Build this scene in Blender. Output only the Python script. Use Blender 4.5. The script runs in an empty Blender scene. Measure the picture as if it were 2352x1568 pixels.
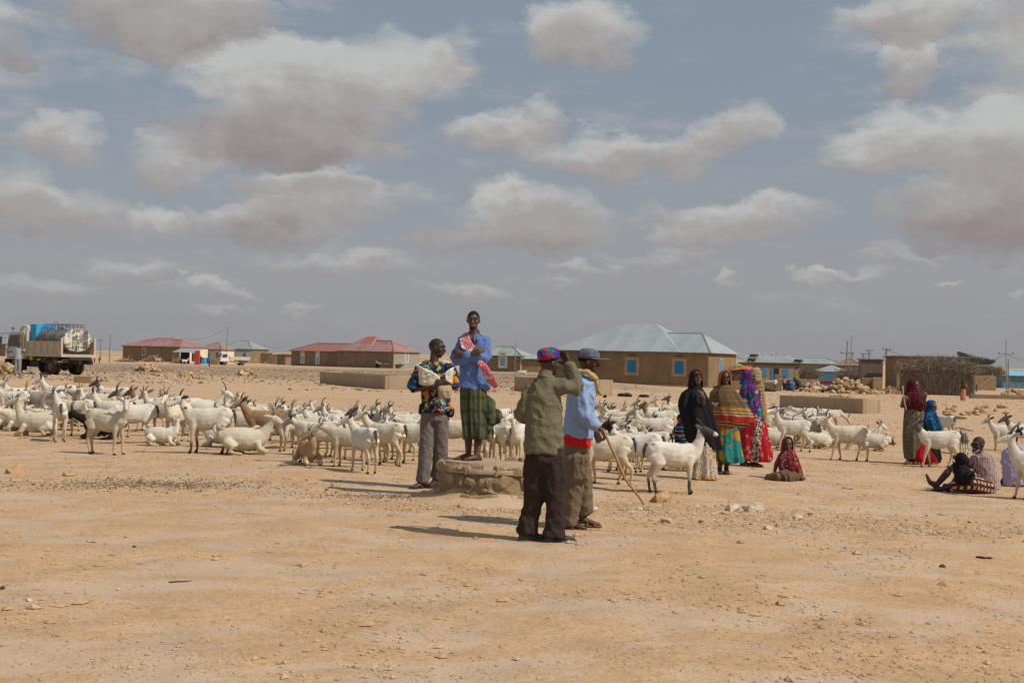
import bpy, bmesh, math, random
from math import sin, cos, pi, radians, atan2, asin, sqrt, exp
from mathutils import Vector, Matrix, noise
import numpy as np
R = random.Random(7)
SC = bpy.context.scene
COL = SC.collection
# ---------------------------------------------------------------- camera
F = 2940.0; CX, CY = 1176.0, 784.0; ROLL = radians(1.25); CAMZ = 1.62
cd = bpy.data.cameras.new("camera"); cam = bpy.data.objects.new("camera", cd); COL.objects.link(cam)
cd.sensor_width = 36.0; cd.lens = 36.0 * F / 2352.0; cd.clip_end = 20000; cd.clip_start = 0.05
pitch = math.atan(43.0 / F)
CM = Matrix.Rotation(radians(90) + pitch, 4, 'X') @ Matrix.Rotation(ROLL, 4, 'Z')
cam.matrix_world = Matrix.Translation((0, 0, CAMZ)) @ CM
SC.camera = cam
def ray(px, py):
    d = CM.to_3x3() @ Vector(((px - CX) / F, -(py - CY) / F, -1.0)); return d.normalized()
# ---------------------------------------------------------------- sun, sky, exposure
SUN_EL = radians(48); sdir = Vector((1.0, -0.50, 0)).normalized()
SD = Vector((sdir.x * cos(SUN_EL), sdir.y * cos(SUN_EL), sin(SUN_EL)))
sl = bpy.data.lights.new("sun", 'SUN'); sun = bpy.data.objects.new("sun", sl); COL.objects.link(sun)
sl.energy = 3.7; sl.angle = radians(0.6); sl.color = (1.0, 0.93, 0.82)
sun.rotation_mode = 'QUATERNION'; sun.rotation_quaternion = SD.to_track_quat('Z', 'Y'); sun.location = (30, -20, 60)
SC.view_settings.view_transform = 'Standard'; SC.view_settings.look = 'None'
SC.view_settings.exposure = 0.0; SC.view_settings.gamma = 1.0
SC.cycles.max_bounces = 4; SC.cycles.diffuse_bounces = 2; SC.cycles.transparent_max_bounces = 6

class NT:
    """tiny helper for writing node trees"""
    def __init__(s, tree): s.t = tree; s.n = tree.nodes; s.l = tree.links
    def new(s, typ, ins=None, **kw):
        nd = s.n.new(typ)
        for k, v in kw.items(): setattr(nd, k, v)
        for k, v in (ins or {}).items(): s.put(nd.inputs[k], v)
        return nd
    def put(s, sock, v):
        if isinstance(v, bpy.types.NodeSocket): s.l.new(v, sock)
        elif v is not None:
            if sock.type == 'RGBA' and hasattr(v, '__len__') and len(v) == 3: v = (*v, 1)
            sock.default_value = v
    def m(s, op, a, b=None, c=None, clamp=False):
        nd = s.n.new('ShaderNodeMath'); nd.operation = op; nd.use_clamp = clamp
        s.put(nd.inputs[0], a)
        if b is not None: s.put(nd.inputs[1], b)
        if c is not None: s.put(nd.inputs[2], c)
        return nd.outputs[0]
    def v(s, op, a, b=None, out=0):
        nd = s.n.new('ShaderNodeVectorMath'); nd.operation = op
        s.put(nd.inputs[0], a)
        if b is not None:
            s.put(nd.inputs[3 if op == 'SCALE' else 1], b)
        return nd.outputs[out]
    def mix(s, f, a, b, blend='MIX'):
        nd = s.n.new('ShaderNodeMix'); nd.data_type = 'RGBA'; nd.blend_type = blend
        s.put(nd.inputs[0], f); s.put(nd.inputs[6], a); s.put(nd.inputs[7], b); return nd.outputs[2]
    def ramp(s, f, lo, hi, smooth=True):
        nd = s.n.new('ShaderNodeMapRange'); nd.interpolation_type = 'SMOOTHSTEP' if smooth else 'LINEAR'
        s.put(nd.inputs[0], f); s.put(nd.inputs[1], lo); s.put(nd.inputs[2], hi); return nd.outputs[0]
    def noise(s, vec, scale, detail=3, rough=0.55, dist=0.0, col=False):
        nd = s.new('ShaderNodeTexNoise', {'Vector': vec, 'Scale': scale, 'Detail': detail, 'Roughness': rough, 'Distortion': dist})
        return nd.outputs['Color' if col else 'Fac']
    def sep(s, vec):
        nd = s.n.new('ShaderNodeSeparateXYZ'); s.put(nd.inputs[0], vec); return nd.outputs
    def comb(s, x, y, z):
        nd = s.n.new('ShaderNodeCombineXYZ')
        for i, q in enumerate((x, y, z)): s.put(nd.inputs[i], q)
        return nd.outputs[0]

world = bpy.data.worlds.new("World"); SC.world = world; world.use_nodes = True
def build_world():
    t = NT(world.node_tree); t.n.clear()
    tc = t.new('ShaderNodeTexCoord').outputs['Generated']
    x, y, z = t.sep(tc)[:3]
    sky = t.new('ShaderNodeTexSky'); sky.sky_type = 'NISHITA'; sky.sun_disc = False
    sky.sun_elevation = SUN_EL; sky.sun_rotation = atan2(sdir.x, sdir.y); sky.air_density = 1.2; sky.dust_density = 3.0; sky.altitude = 300
    az = t.m('ARCTAN2', x, y); el = t.m('ARCSINE', z)
    # hazy air mixed with the clear sky, greyer toward the horizon (real optical air colour of that day)
    up = t.ramp(el, 0.0, 0.30)
    air = t.mix(up, (3.22, 3.24, 3.52), (2.32, 2.84, 3.5))
    base = t.mix(0.85, sky.outputs[0], air)
    uv = t.comb(az, el, 0.0)
    n1 = t.noise(t.v('MULTIPLY', uv, (1, 1.7, 1)), 17, 4, 0.6, 0.0, col=True)
    d1 = t.v('MULTIPLY', t.v('SUBTRACT', n1, (0.5, 0.5, 0.5)), (0.085, 0.05, 0))
    nb = t.noise(uv, 6.5, 1, 0.5, 0.0, col=True)
    d2 = t.v('MULTIPLY', t.v('SUBTRACT', nb, (0.5, 0.5, 0.5)), (0.05, 0.025, 0))
    p = t.v('ADD', t.v('ADD', uv, d1), d2)
    blobs = [(400,40,230,105,1.1,-.2),(385,95,90,60,.5,.6),(20,80,70,80,.5,0),(660,190,240,80,1.0,.8),(720,240,260,70,.7,.1),(900,170,170,90,.95,.5),(1040,120,90,70,.45,.1),
        (670,140,120,55,.7,.7),(640,310,260,70,1.0,-.5),(690,350,240,45,.8,-.1),(120,325,100,52,.9,.2),(400,370,105,65,.8,.0),(110,480,190,60,.85,-.1),(30,430,80,60,.6,.1),
        (385,500,85,45,.9,.5),(600,510,190,42,.9,-.3),(770,450,210,60,.75,.1),(700,420,200,30,.6,-.2),(1130,320,130,50,.9,.2),(1130,280,60,45,.7,.6),(1250,280,80,55,.8,.2),
        (1330,80,115,85,1.15,.1),(1400,365,220,50,.95,.1),(1680,300,95,65,.9,.2),(1560,340,120,45,.6,.1),(1150,455,80,38,.8,.7),(1240,500,230,60,.9,-.1),(1160,545,200,40,.8,-.3),
        (1690,500,210,50,.95,.1),(1600,545,130,26,.7,-.1),(2090,310,130,75,1.0,.6),(2270,340,130,95,1.0,.1),(2010,350,130,50,.85,.2),(2210,490,200,85,1.1,-.45),(2330,420,90,120,.8,0),
        (2110,35,150,65,.9,.1),(2110,150,75,75,.7,.0),(465,655,48,20,.75,.3),(560,662,55,20,.75,.2),(520,700,80,14,.6,.1),(700,712,34,15,.7,.2),(1060,668,110,26,.75,.1),
        (1650,640,42,17,.7,.3),(1880,632,52,26,.9,.4),(1950,620,110,18,.6,0),(2180,640,26,13,.7,.2),(1320,606,80,20,.75,.1),(1420,598,24,13,.7,.2),(780,600,260,34,.6,0),
        (330,620,120,30,.45,0),(1500,580,160,22,.4,0),(2050,590,120,18,.5,0),(2300,655,26,10,.6,.2),(100,660,110,24,.4,.1),(1270,640,60,14,.5,.1)]
    W = None; A = None
    for (bx, by, rx, ry, a, br) in blobs:
        d = ray(bx, by); baz = atan2(d.x, d.y); bel = asin(d.z); sx, sy = F / (rx * 1.12), F / (ry * 1.10)
        nd = t.new('ShaderNodeVectorMath', operation='MULTIPLY_ADD'); t.put(nd.inputs[0], p); nd.inputs[1].default_value = (sx, sy, 0); nd.inputs[2].default_value = (-baz * sx, -bel * sy, br)
        q = nd.outputs[0]
        w = t.m('MULTIPLY_ADD', t.v('DOT_PRODUCT', q, q, out=1), -a, a * (1 + br * br), clamp=True)
        W = w if W is None else t.m('ADD', W, w)
        sq = t.v('SCALE', q, w); A = sq if A is None else t.v('ADD', A, sq)
    ax, ay, azz = t.sep(A)[:3]; T = t.m('ADD', ay, azz)
    # thin random cloud over the rest of the dome
    zz = t.m('ADD', t.m('ABSOLUTE', z), .12); dome = t.v('DIVIDE', tc, t.comb(zz, zz, 1.0))
    nn = t.noise(dome, 1.3, 3, .6)
    beyond = t.ramp(t.m('ADD', t.m('ABSOLUTE', az), t.m('MULTIPLY', el, 1.2)), 0.42, 0.62)
    extra = t.m('MULTIPLY', t.ramp(nn, .48, .75), beyond)
    wisps = t.m('MULTIPLY', t.ramp(t.noise(t.v('MULTIPLY', uv, (1, 3.4, 1)), 9, 4, .6, 0), .44, .76), .5)
    fine = t.noise(t.v('MULTIPLY', uv, (1, 1.5, 1)), 36, 5, .62, 0)
    dens = t.m('ADD', t.m('ADD', W, t.m('MULTIPLY', t.m('SUBTRACT', fine, .5), .24)), t.m('ADD', extra, wisps))
    mask = t.m('MULTIPLY', t.ramp(dens, -.02, 1.0), .92)
    tt = t.m('DIVIDE', T, t.m('MAXIMUM', W, .08))
    edge = t.m('MULTIPLY', t.m('SUBTRACT', .9, W), .35)
    lit = t.m('ADD', t.m('ADD', t.m('ADD', tt, .10), edge), t.m('MULTIPLY', t.m('SUBTRACT', fine, .5), 1.2))
    f1 = t.ramp(lit, -1.0, .1); f2 = t.ramp(lit, -.05, .95)
    c = t.mix(f1, (2.82, 2.38, 2.38), (3.82, 3.55, 3.42)); c = t.mix(f2, c, (5.2, 5.3, 5.15))
    # far clouds sink into the haze
    hz = t.ramp(el, -.01, .11); c = t.mix(hz, t.mix(.5, c, (3.0, 2.98, 3.1)), c)
    colr = t.mix(mask, base, c)
    # warm ground glow below the horizon
    below = t.ramp(z, -.02, -.001)
    colr = t.mix(below, (3.4, 2.6, 1.8), colr)
    bg = t.new('ShaderNodeBackground', {'Color': colr, 'Strength': 0.1})
    t.l.new(bg.outputs[0], t.new('ShaderNodeOutputWorld').inputs[0])
build_world()
world.cycles.sampling_method = 'NONE'
# ---------------------------------------------------------------- ground height
def S(a, b, x):
    u = (x - a) / (b - a); u = 0 if u < 0 else 1 if u > 1 else u
    return u * u * (3 - 2 * u)
def gz(x, y):
    far = S(18, 60, y)
    z = -0.5 * S(3, 16, x) * far - 0.12 * S(1, 7, x) * (1 - far) - 0.08 * S(-1, -8, x) * (1 - S(25, 50, y))
    z += 0.2 * S(-10, -22, x) * S(35, 60, y) * (1 - S(90, 150, y))
    z += 0.03 * noise.noise(Vector((x * .22, y * .22, 3.1))) + 0.014 * noise.noise(Vector((x * .9, y * .9, 1.7)))
    return z
def G(px, py):
    d = ray(px, py); o = Vector((0, 0, CAMZ)); t = CAMZ / max(1e-5, -d.z)
    for _ in range(30):
        p = o + d * t; t = (CAMZ - gz(p.x, p.y)) / max(1e-5, -d.z)
    p = o + d * t
    return Vector((p.x, p.y, gz(p.x, p.y)))
def scale_at(p): return F / (p.y)            # picture units per metre at a point
def at(px, py, dist):                         # point on the ray through px,py at forward distance dist
    d = ray(px, py); return Vector((0, 0, CAMZ)) + d * (dist / d.y)
# ---------------------------------------------------------------- objects
def tag(o, label=None, cat=None, group=None, kind=None):
    if label: o['label'] = label
    if cat: o['category'] = cat
    if group: o['group'] = group
    if kind: o['kind'] = kind
    return o
def thing(name, label, cat, loc=(0, 0, 0), rz=0, group=None, scale=1.0):
    o = bpy.data.objects.new(name, None); COL.objects.link(o); o.empty_display_size = .1
    o.location = loc; o.rotation_euler = (0, 0, rz); o.scale = (scale,) * 3
    return tag(o, label, cat, group)
def obj(name, me, mat=None, parent=None, loc=None, rot=None):
    if isinstance(me, MB): me = me.mesh(name)
    o = bpy.data.objects.new(name, me); COL.objects.link(o)
    if mat is not None:
        if len(me.materials) == 0: me.materials.append(mat)
        elif me.materials[0] is not mat:
            o.material_slots[0].link = 'OBJECT'; o.material_slots[0].material = mat
    if parent: o.parent = parent
    if loc is not None: o.location = loc
    if rot is not None: o.rotation_euler = rot
    return o
class MB:
    """collects verts and faces of ONE mesh"""
    def __init__(s): s.v = []; s.f = []; s.uv = {}
    def add(s, vs, fs):
        b = len(s.v); s.v += [tuple(q) for q in vs]; s.f += [tuple(i + b for i in f) for f in fs]; return b
    def box(s, c, d, rz=0, rx=0, ry=0, taper=1.0):
        hx, hy, hz = d[0] / 2, d[1] / 2, d[2] / 2
        M = Matrix.Rotation(rz, 3, 'Z') @ Matrix.Rotation(ry, 3, 'Y') @ Matrix.Rotation(rx, 3, 'X')
        vs = []
        for z in (-hz, hz):
            k = taper if z > 0 else 1
            for x, y in ((-hx, -hy), (hx, -hy), (hx, hy), (-hx, hy)): vs.append(Vector(c) + M @ Vector((x * k, y * k, z)))
        s.add(vs, [(3, 2, 1, 0), (4, 5, 6, 7), (0, 1, 5, 4), (1, 2, 6, 5), (2, 3, 7, 6), (3, 0, 4, 7)]); return s
    def tube(s, pts, rad, n=10, ref=None, cap=0.6):
        pts = [Vector(p) for p in pts]; m = len(pts)
        if not hasattr(rad, '__len__'): rad = [rad] * m
        rings = []; vs = []
        side = None
        for i in range(m):
            t = (pts[min(i + 1, m - 1)] - pts[max(i - 1, 0)])
            t = t.normalized() if t.length > 1e-9 else Vector((0, 0, 1))
            if ref is not None: sd = Vector(ref) - t * t.dot(Vector(ref))
            elif side is None:
                a = Vector((0, 1, 0)) if abs(t.y) < .8 else Vector((1, 0, 0)); sd = a - t * t.dot(a)
            else: sd = side - t * t.dot(side)
            if sd.length < 1e-5: sd = side if side is not None else Vector((1, 0, 0))
            side = sd.normalized(); up = t.cross(side)
            r = rad[i]; ra, rb = (r if hasattr(r, '__len__') else (r, r))
            rings.append(len(vs))
            for k in range(n):
                a = 2 * pi * k / n; vs.append(pts[i] + side * (cos(a) * ra) + up * (sin(a) * rb))
        fs = []
        for i in range(m - 1):
            for k in range(n):
                k2 = (k + 1) % n; fs.append((rings[i] + k, rings[i] + k2, rings[i + 1] + k2, rings[i + 1] + k))
        def mr(r): return (min(r) if hasattr(r, '__len__') else r)
        t0 = (pts[0] - pts[1]).normalized(); t1 = (pts[-1] - pts[-2]).normalized()
        a = len(vs); vs.append(pts[0] + t0 * mr(rad[0]) * cap); vs.append(pts[-1] + t1 * mr(rad[-1]) * cap)
        for k in range(n):
            k2 = (k + 1) % n; fs.append((rings[0] + k2, rings[0] + k, a)); fs.append((rings[-1] + k, rings[-1] + k2, a + 1))
        s.add(vs, fs); return s
    def ball(s, c, r, n=10, rot=None):
        c = Vector(c); rx, ry, rz = r if hasattr(r, '__len__') else (r, r, r)
        vs = []; fs = []; m = max(4, n // 2 + 1)
        for i in range(1, m):
            th = pi * i / m
            for k in range(n):
                a = 2 * pi * k / n; q = Vector((sin(th) * cos(a) * rx, sin(th) * sin(a) * ry, cos(th) * rz))
                vs.append(c + (rot @ q if rot else q))
        for i in range(m - 2):
            for k in range(n):
                k2 = (k + 1) % n; fs.append((i * n + k, i * n + n + k, i * n + n + k2, i * n + k2))
        a = len(vs); q = Vector((0, 0, rz)); q = rot @ q if rot else q; vs += [c + q, c - q]
        for k in range(n):
            k2 = (k + 1) % n; fs.append((a, k, k2)); b = (m - 2) * n; fs.append((a + 1, b + k2, b + k))
        s.add(vs, fs); return s
    def rock(s, c, r, rng, squash=.65):
        c = Vector(c); M = Matrix.Rotation(rng.uniform(0, 6.28), 3, 'Z') @ Matrix.Rotation(rng.uniform(-.4, .4), 3, 'X')
        vs = [];  t = (1 + 5 ** .5) / 2
        for a, b in ((1, t), (-1, t), (1, -t), (-1, -t)):
            for q in ((0, a, b), (a, b, 0), (b, 0, a)):
                q = Vector(q).normalized() * rng.uniform(.72, 1.2)
                q = Vector((q.x * 1.2, q.y * .9, q.z * squash)); vs.append(c + M @ q * r)
        s.hull(vs); return s
    def hull(s, pts):
        bm = bmesh.new(); vv = [bm.verts.new(p) for p in pts]
        bmesh.ops.convex_hull(bm, input=vv)
        bm.verts.index_update(); keep = [v for v in bm.verts if v.link_faces]; ix = {v: i for i, v in enumerate(keep)}
        s.add([v.co.copy() for v in keep], [[ix[v] for v in f.verts] for f in bm.faces]); bm.free()
    def mesh(s, name, smooth=False):
        me = bpy.data.meshes.new(name); me.from_pydata(s.v, [], s.f)
        if smooth: me.shade_smooth()
        me.update(); return me
def remesh(mb, name, voxel, smooth=2, disp=None, fac=.5):
    """union of all closed shapes of the builder as one continuous skin"""
    me = mb.mesh("tmp"); o = bpy.data.objects.new("tmp", me); COL.objects.link(o)
    md = o.modifiers.new("r", 'REMESH'); md.mode = 'VOXEL'; md.voxel_size = voxel; md.use_smooth_shade = True
    if smooth:
        ms = o.modifiers.new("s", 'SMOOTH'); ms.iterations = smooth; ms.factor = fac
    dg = bpy.context.evaluated_depsgraph_get(); ev = o.evaluated_get(dg)
    out = bpy.data.meshes.new_from_object(ev); out.name = name
    bpy.data.objects.remove(o); bpy.data.meshes.remove(me)
    bm = bmesh.new(); bm.from_mesh(out); seen = set(); drop = []      # crumbs smaller than a voxel or two are dropped
    for v in bm.verts:
        if v in seen: continue
        st = [v]; seen.add(v); part = []
        while st:
            q = st.pop(); part.append(q)
            for e in q.link_edges:
                w = e.other_vert(q)
                if w not in seen: seen.add(w); st.append(w)
        if len(part) < 70 < len(bm.verts): drop += part
    if drop: bmesh.ops.delete(bm, geom=drop, context='VERTS'); bm.to_mesh(out)
    bm.free()
    if disp:
        n = len(out.vertices); nr = [v.normal.copy() for v in out.vertices]
        for v, q in zip(out.vertices, nr): v.co = v.co + q * disp(v.co, q)
    out.shade_smooth(); out.update(); return out
# ---------------------------------------------------------------- materials
MATS = {}
def mat(name, fn, rough=.9, spec=.25, bump=None, metal=0.0):
    if name in MATS: return MATS[name]
    m = bpy.data.materials.new(name); m.use_nodes = True; t = NT(m.node_tree); t.n.clear()
    b = t.new('ShaderNodeBsdfPrincipled', {'Roughness': rough, 'Specular IOR Level': spec, 'Metallic': metal})
    t.l.new(b.outputs[0], t.new('ShaderNodeOutputMaterial').inputs[0])
    tc = t.new('ShaderNodeTexCoord').outputs
    r = fn(t, tc['Object'], tc)
    h = None
    if isinstance(r, tuple) and not isinstance(r[0], float): r, h = r
    t.put(b.inputs['Base Color'], r)
    if h is not None:
        st, ds = bump or (.4, .01)
        bn = t.new('ShaderNodeBump', {'Height': h, 'Strength': st, 'Distance': ds}); t.l.new(bn.outputs[0], b.inputs['Normal'])
    MATS[name] = m; return m
def plain(name, c, var=.12, sc=8, rough=.85, bump=(.3, .01), spec=.25, metal=0.0):
    def fn(t, o, tc):
        n = t.noise(o, sc, 4, .6); f = t.m('MULTIPLY_ADD', n, 2 * var, 1 - var)
        return t.v('SCALE', t.mix(0, c, c), f), t.noise(o, sc * 4, 4, .6)
    return mat(name, fn, rough, spec, bump, metal)
# ---------------------------------------------------------------- ground
def m_ground(t, o, tc):
    big = t.noise(o, .16, 5, .6, .5); mid = t.noise(o, 1.6, 7, .66, .3); fine = t.noise(o, 12, 7, .74); sp = t.noise(o, 42, 4, .7)
    q = t.v('ADD', o, t.v('MULTIPLY', t.noise(o, .8, 2, .5, 0, True), (.9, .9, 0)))
    crust = t.ramp(t.m('ADD', t.noise(t.v('MULTIPLY', q, (.6, 1.15, 1)), 1.15, 7, .68, .6), t.m('MULTIPLY', t.m('SUBTRACT', fine, .5), .12)), .49, .56)
    grain = t.mix(t.ramp(mid, .36, .66), (.575, .372, .212), (.47, .305, .175))
    grain = t.mix(t.m('MULTIPLY', t.ramp(fine, .50, .66), .55), grain, (.37, .235, .125))
    grain = t.mix(t.m('MULTIPLY', t.ramp(fine, .46, .32), .55), grain, (.64, .45, .27))
    cr = t.mix(t.ramp(mid, .35, .68), (.56, .41, .285), (.48, .35, .25))
    cr = t.mix(t.m('MULTIPLY', t.ramp(fine, .54, .72), .30), cr, (.44, .32, .22))
    c = t.mix(t.m('MULTIPLY', crust, .92), grain, cr)
    c = t.mix(t.m('MULTIPLY', t.ramp(big, .5, .72), .35), c, (.44, .325, .23))
    grit = t.noise(o, 75, 5, .85); g2 = t.noise(o, 27, 5, .8)
    c = t.v('SCALE', c, t.m('MULTIPLY', t.m('MULTIPLY_ADD', grit, 1.0, .50), t.m('MULTIPLY_ADD', g2, t.m('MULTIPLY_ADD', crust, -.55, 1.1), t.m('MULTIPLY_ADD', crust, .26, .42))))
    c = t.mix(t.m('MULTIPLY', t.ramp(sp, .60, .68), .45), c, (.27, .18, .11))
    c = t.mix(t.m('MULTIPLY', t.ramp(sp, .38, .30), .35), c, (.70, .57, .42))
    tram = t.m('MULTIPLY', t.ramp(t.sep(o)[1], 12.5, 16), t.m('SUBTRACT', 1.0, t.ramp(t.sep(o)[1], 30, 44)))
    vo = t.new('ShaderNodeTexVoronoi', {'Vector': t.v('ADD', o, t.v('MULTIPLY', t.noise(o, 3, 2, .5, 0, True), (.3, .3, 0))), 'Scale': 5.5}).outputs['Distance']; pit = t.m('MULTIPLY', t.ramp(vo, .36, .12), tram)
    c = t.mix(t.m('MULTIPLY', pit, .30), c, (.34, .22, .13))  # shading of the trampled pits put into the colour, besides the bump
    st = mid
    x, y, z = t.sep(o)[:3]
    nz = t.m('MULTIPLY', t.m('SUBTRACT', t.noise(o, .06, 4, .6), .5), 26)
    yy = t.m('ADD', y, nz)
    band = t.m('MULTIPLY', t.ramp(yy, 78, 92), t.m('SUBTRACT', 1.0, t.ramp(yy, 150, 200)))
    left = t.m('SUBTRACT', 1.0, t.ramp(x, 4, 16))
    c = t.mix(t.m('MULTIPLY', t.m('MULTIPLY', band, left), t.m('MULTIPLY_ADD', t.noise(o, 1.2, 5, .7), .7, .4)), c, (.27, .195, .13))
    tr = t.m('MULTIPLY', t.ramp(t.noise(t.v('MULTIPLY', o, (.10, 1.1, 1)), .9, 4, .6, .3), .55, .63), t.m('MULTIPLY', t.ramp(y, 30, 40), t.m('SUBTRACT', 1.0, t.ramp(y, 80, 95))))
    c = t.mix(t.m('MULTIPLY', tr, .5), c, (.37, .29, .22))
    litter = t.m('MULTIPLY', t.ramp(t.noise(o, .55, 5, .7, .4), .56, .66), t.m('MULTIPLY', t.ramp(y, 27, 30), t.m('SUBTRACT', 1.0, t.ramp(y, 34, 42))))
    c = t.mix(t.m('MULTIPLY', litter, .35), c, (.33, .23, .15))
    h = t.m('SUBTRACT', t.m('ADD', t.m('MULTIPLY', t.m('MULTIPLY', fine, .7), t.m('SUBTRACT', 1.25, crust)), t.m('ADD', t.m('MULTIPLY', mid, .8), t.m('MULTIPLY', g2, .5))), t.m('MULTIPLY', pit, .9))
    return c, h
def build_ground():
    ys = [-6, -3, -1, 0, 1, 2, 3]; y = 3.5
    while y < 60: ys.append(y); y += max(.12, y * .014)
    while y < 6000: ys.append(y); y *= 1.07
    us = []; n = 150
    for i in range(n + 1):
        u = -1 + 2 * i / n; us.append(math.copysign(abs(u) ** 1.5, u))
    vs = []
    for yv in ys:
        w = max(10, abs(yv) * .62 + 6) if yv < 200 else yv * 1.2
        if yv < 5: w = 12
        for u in us:
            x = u * w * 1.0
            vs.append((x, yv, gz(x, yv)))
    m = len(us); fs = [(j * m + i, j * m + i + 1, j * m + m + i + 1, j * m + m + i) for j in range(len(ys) - 1) for i in range(m - 1)]
    me = bpy.data.meshes.new("ground"); me.from_pydata(vs, [], fs); me.shade_smooth()
    o = obj("ground", me, mat("sand", m_ground, .95, .1, (.7, .02))); tag(o, kind='structure')
    # soil far around and behind the camera, 2 cm lower
    mb = MB(); mb.add([(-9000, -3000, -.9), (9000, -3000, -.9), (9000, 9000, -.9), (-9000, 9000, -.9)], [(0, 1, 2, 3)])
    o = obj("ground", mb, MATS["sand"]); tag(o, kind='structure')
build_ground()
def m_hill(t, o, tc):
    n = t.noise(o, .02, 5, .6); v = t.noise(o, .16, 6, .7)
    c = t.mix(n, (.52, .36, .215), (.44, .32, .21))
    return t.mix(t.m('MULTIPLY', t.ramp(v, .5, .62), .75), c, (.20, .155, .105)), v
def hills(name, dist, prof, depth, seed):
    """prof: list of (px, height above horizon in picture units)"""
    n = 260; vs = []; rows = 10
    for j in range(rows + 1):
        for i in range(n + 1):
            px = -900 + 4200 * i / n
            h = prof[-1][1] if px > prof[-1][0] else prof[0][1]
            for (a, ha), (b, hb) in zip(prof, prof[1:]):
                if a <= px <= b: h = ha + (hb - ha) * S(0, 1, (px - a) / (b - a))
            k = j / rows; y = dist + depth * k; x = (px - CX) / F * dist * (1 + .2 * k)
            nz = noise.fractal(Vector((x * .01, y * .012, seed)), 1.0, 2.0, 5)
            z = (h / F * dist + CAMZ + 1.2) * (S(0, .75, k) if k <= .75 else 1 - .3 * S(.75, 1, k)) * (1 + .07 * nz) - 1.2
            vs.append((x, y, z))
    m = n + 1; fs = [(j * m + i, j * m + i + 1, j * m + m + i + 1, j * m + m + i) for j in range(rows) for i in range(n)]
    me = bpy.data.meshes.new(name); me.from_pydata(vs, [], fs); me.shade_smooth()
    tag(obj(name, me, mat("hill_soil", m_hill, .95, .1, (.5, .8))), kind='structure')
hills("hill", 620, [(-900, 8), (0, 3), (240, 4), (600, 13), (940, 15), (1240, 10), (1400, 11), (1700, 25), (1760, 25), (1850, 19), (1960, 24), (2100, 18), (2300, 12), (3300, 8)], 500, 2.0)
hills("hill", 380, [(-900, 4), (0, 2), (600, 7), (800, 6), (950, 9), (1240, 2), (1600, 2), (1700, 16), (1800, 12), (2050, 10), (2300, 4), (3300, 3)], 200, 5.0)
# ---------------------------------------------------------------- wall and roof materials
def m_mud(c1, c2, sc=1.0):
    def fn(t, o, tc):
        a = t.noise(o, .9 * sc, 5, .6); b = t.noise(o, 7 * sc, 5, .7); d = t.noise(o, 26 * sc, 3, .6)
        c = t.mix(t.ramp(a, .3, .7), c1, c2)
        c = t.mix(t.m('MULTIPLY', t.ramp(b, .5, .7), .45), c, tuple(q * .62 for q in c1))
        c = t.mix(t.m('MULTIPLY', t.ramp(d, .6, .72), .3), c, tuple(min(1, q * 1.5) for q in c2))
        return c, t.m('ADD', b, t.m('MULTIPLY', d, .4))
    return fn
MUD = mat("mud_plaster", m_mud((.235, .16, .09), (.31, .215, .125)), .95, .1, (.7, .06))
MUDG = mat("grey_mud_plaster", m_mud((.24, .185, .13), (.30, .235, .165)), .95, .1, (.6, .05))
MUDD = mat("dark_mud_plaster", m_mud((.22, .155, .10), (.28, .205, .14)), .95, .1, (.6, .05))
CEM = mat("cement_render", m_mud((.36, .265, .175), (.42, .32, .225)), .9, .15, (.3, .02))
GREYC = mat("grey_cement", m_mud((.30, .27, .22), (.34, .31, .26)), .9, .15, (.3, .02))
CREAM = mat("cream_limewash", m_mud((.66, .58, .42), (.74, .67, .52)), .9, .15, (.2, .02))
WHITEW = mat("white_limewash", m_mud((.62, .58, .50), (.74, .71, .64)), .9, .15, (.2, .02))
def m_stone(sc, lo, hi, mortar, w=.06):
    def fn(t, o, tc):
        oo = t.v('ADD', o, t.v('MULTIPLY', t.v('SUBTRACT', t.noise(o, 3, 3, .5, 0, True), (.5, .5, .5)), (.14, .14, .14)))
        q = t.v('MULTIPLY', oo, (1, 1, 1.5))
        e = t.new('ShaderNodeTexVoronoi', {'Vector': q, 'Scale': sc}, feature='DISTANCE_TO_EDGE').outputs['Distance']
        v = t.new('ShaderNodeTexVoronoi', {'Vector': q, 'Scale': sc}).outputs['Color']
        r = t.sep(v)[0]; c = t.mix(r, lo, hi); c = t.mix(t.m('MULTIPLY', t.noise(o, 14, 4, .7), .5), c, tuple(k * .55 for k in lo))
        f = t.ramp(e, w * .3, w); return t.mix(f, mortar, c), t.m('ADD', f, t.m('MULTIPLY', t.noise(o, 12, 5, .6), .6))
    return fn
STONE = mat("rubble_masonry", m_stone(5.5, (.42, .30, .17), (.58, .43, .25), (.20, .135, .08)), .95, .1, (1, .08))
STONED = mat("rubble_masonry_brown", m_stone(4.5, (.27, .20, .13), (.42, .33, .22), (.22, .165, .11)), .95, .1, (.8, .06))
def m_brick(t, o, tc):
    x, y, z = t.sep(o)[:3]
    b = t.new('ShaderNodeTexBrick', {'Vector': t.comb(t.m('ADD', x, y), z, 0), 'Color1': (.30, .215, .165, 1), 'Color2': (.25, .18, .14, 1), 'Mortar': (.16, .12, .10, 1),
              'Scale': 1.0, 'Mortar Size': .025, 'Brick Width': .42, 'Row Height': .21})
    return b.outputs[0], b.outputs[1]
BRICK = mat("block_masonry", m_brick, .95, .1, (.4, -.02))
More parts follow.
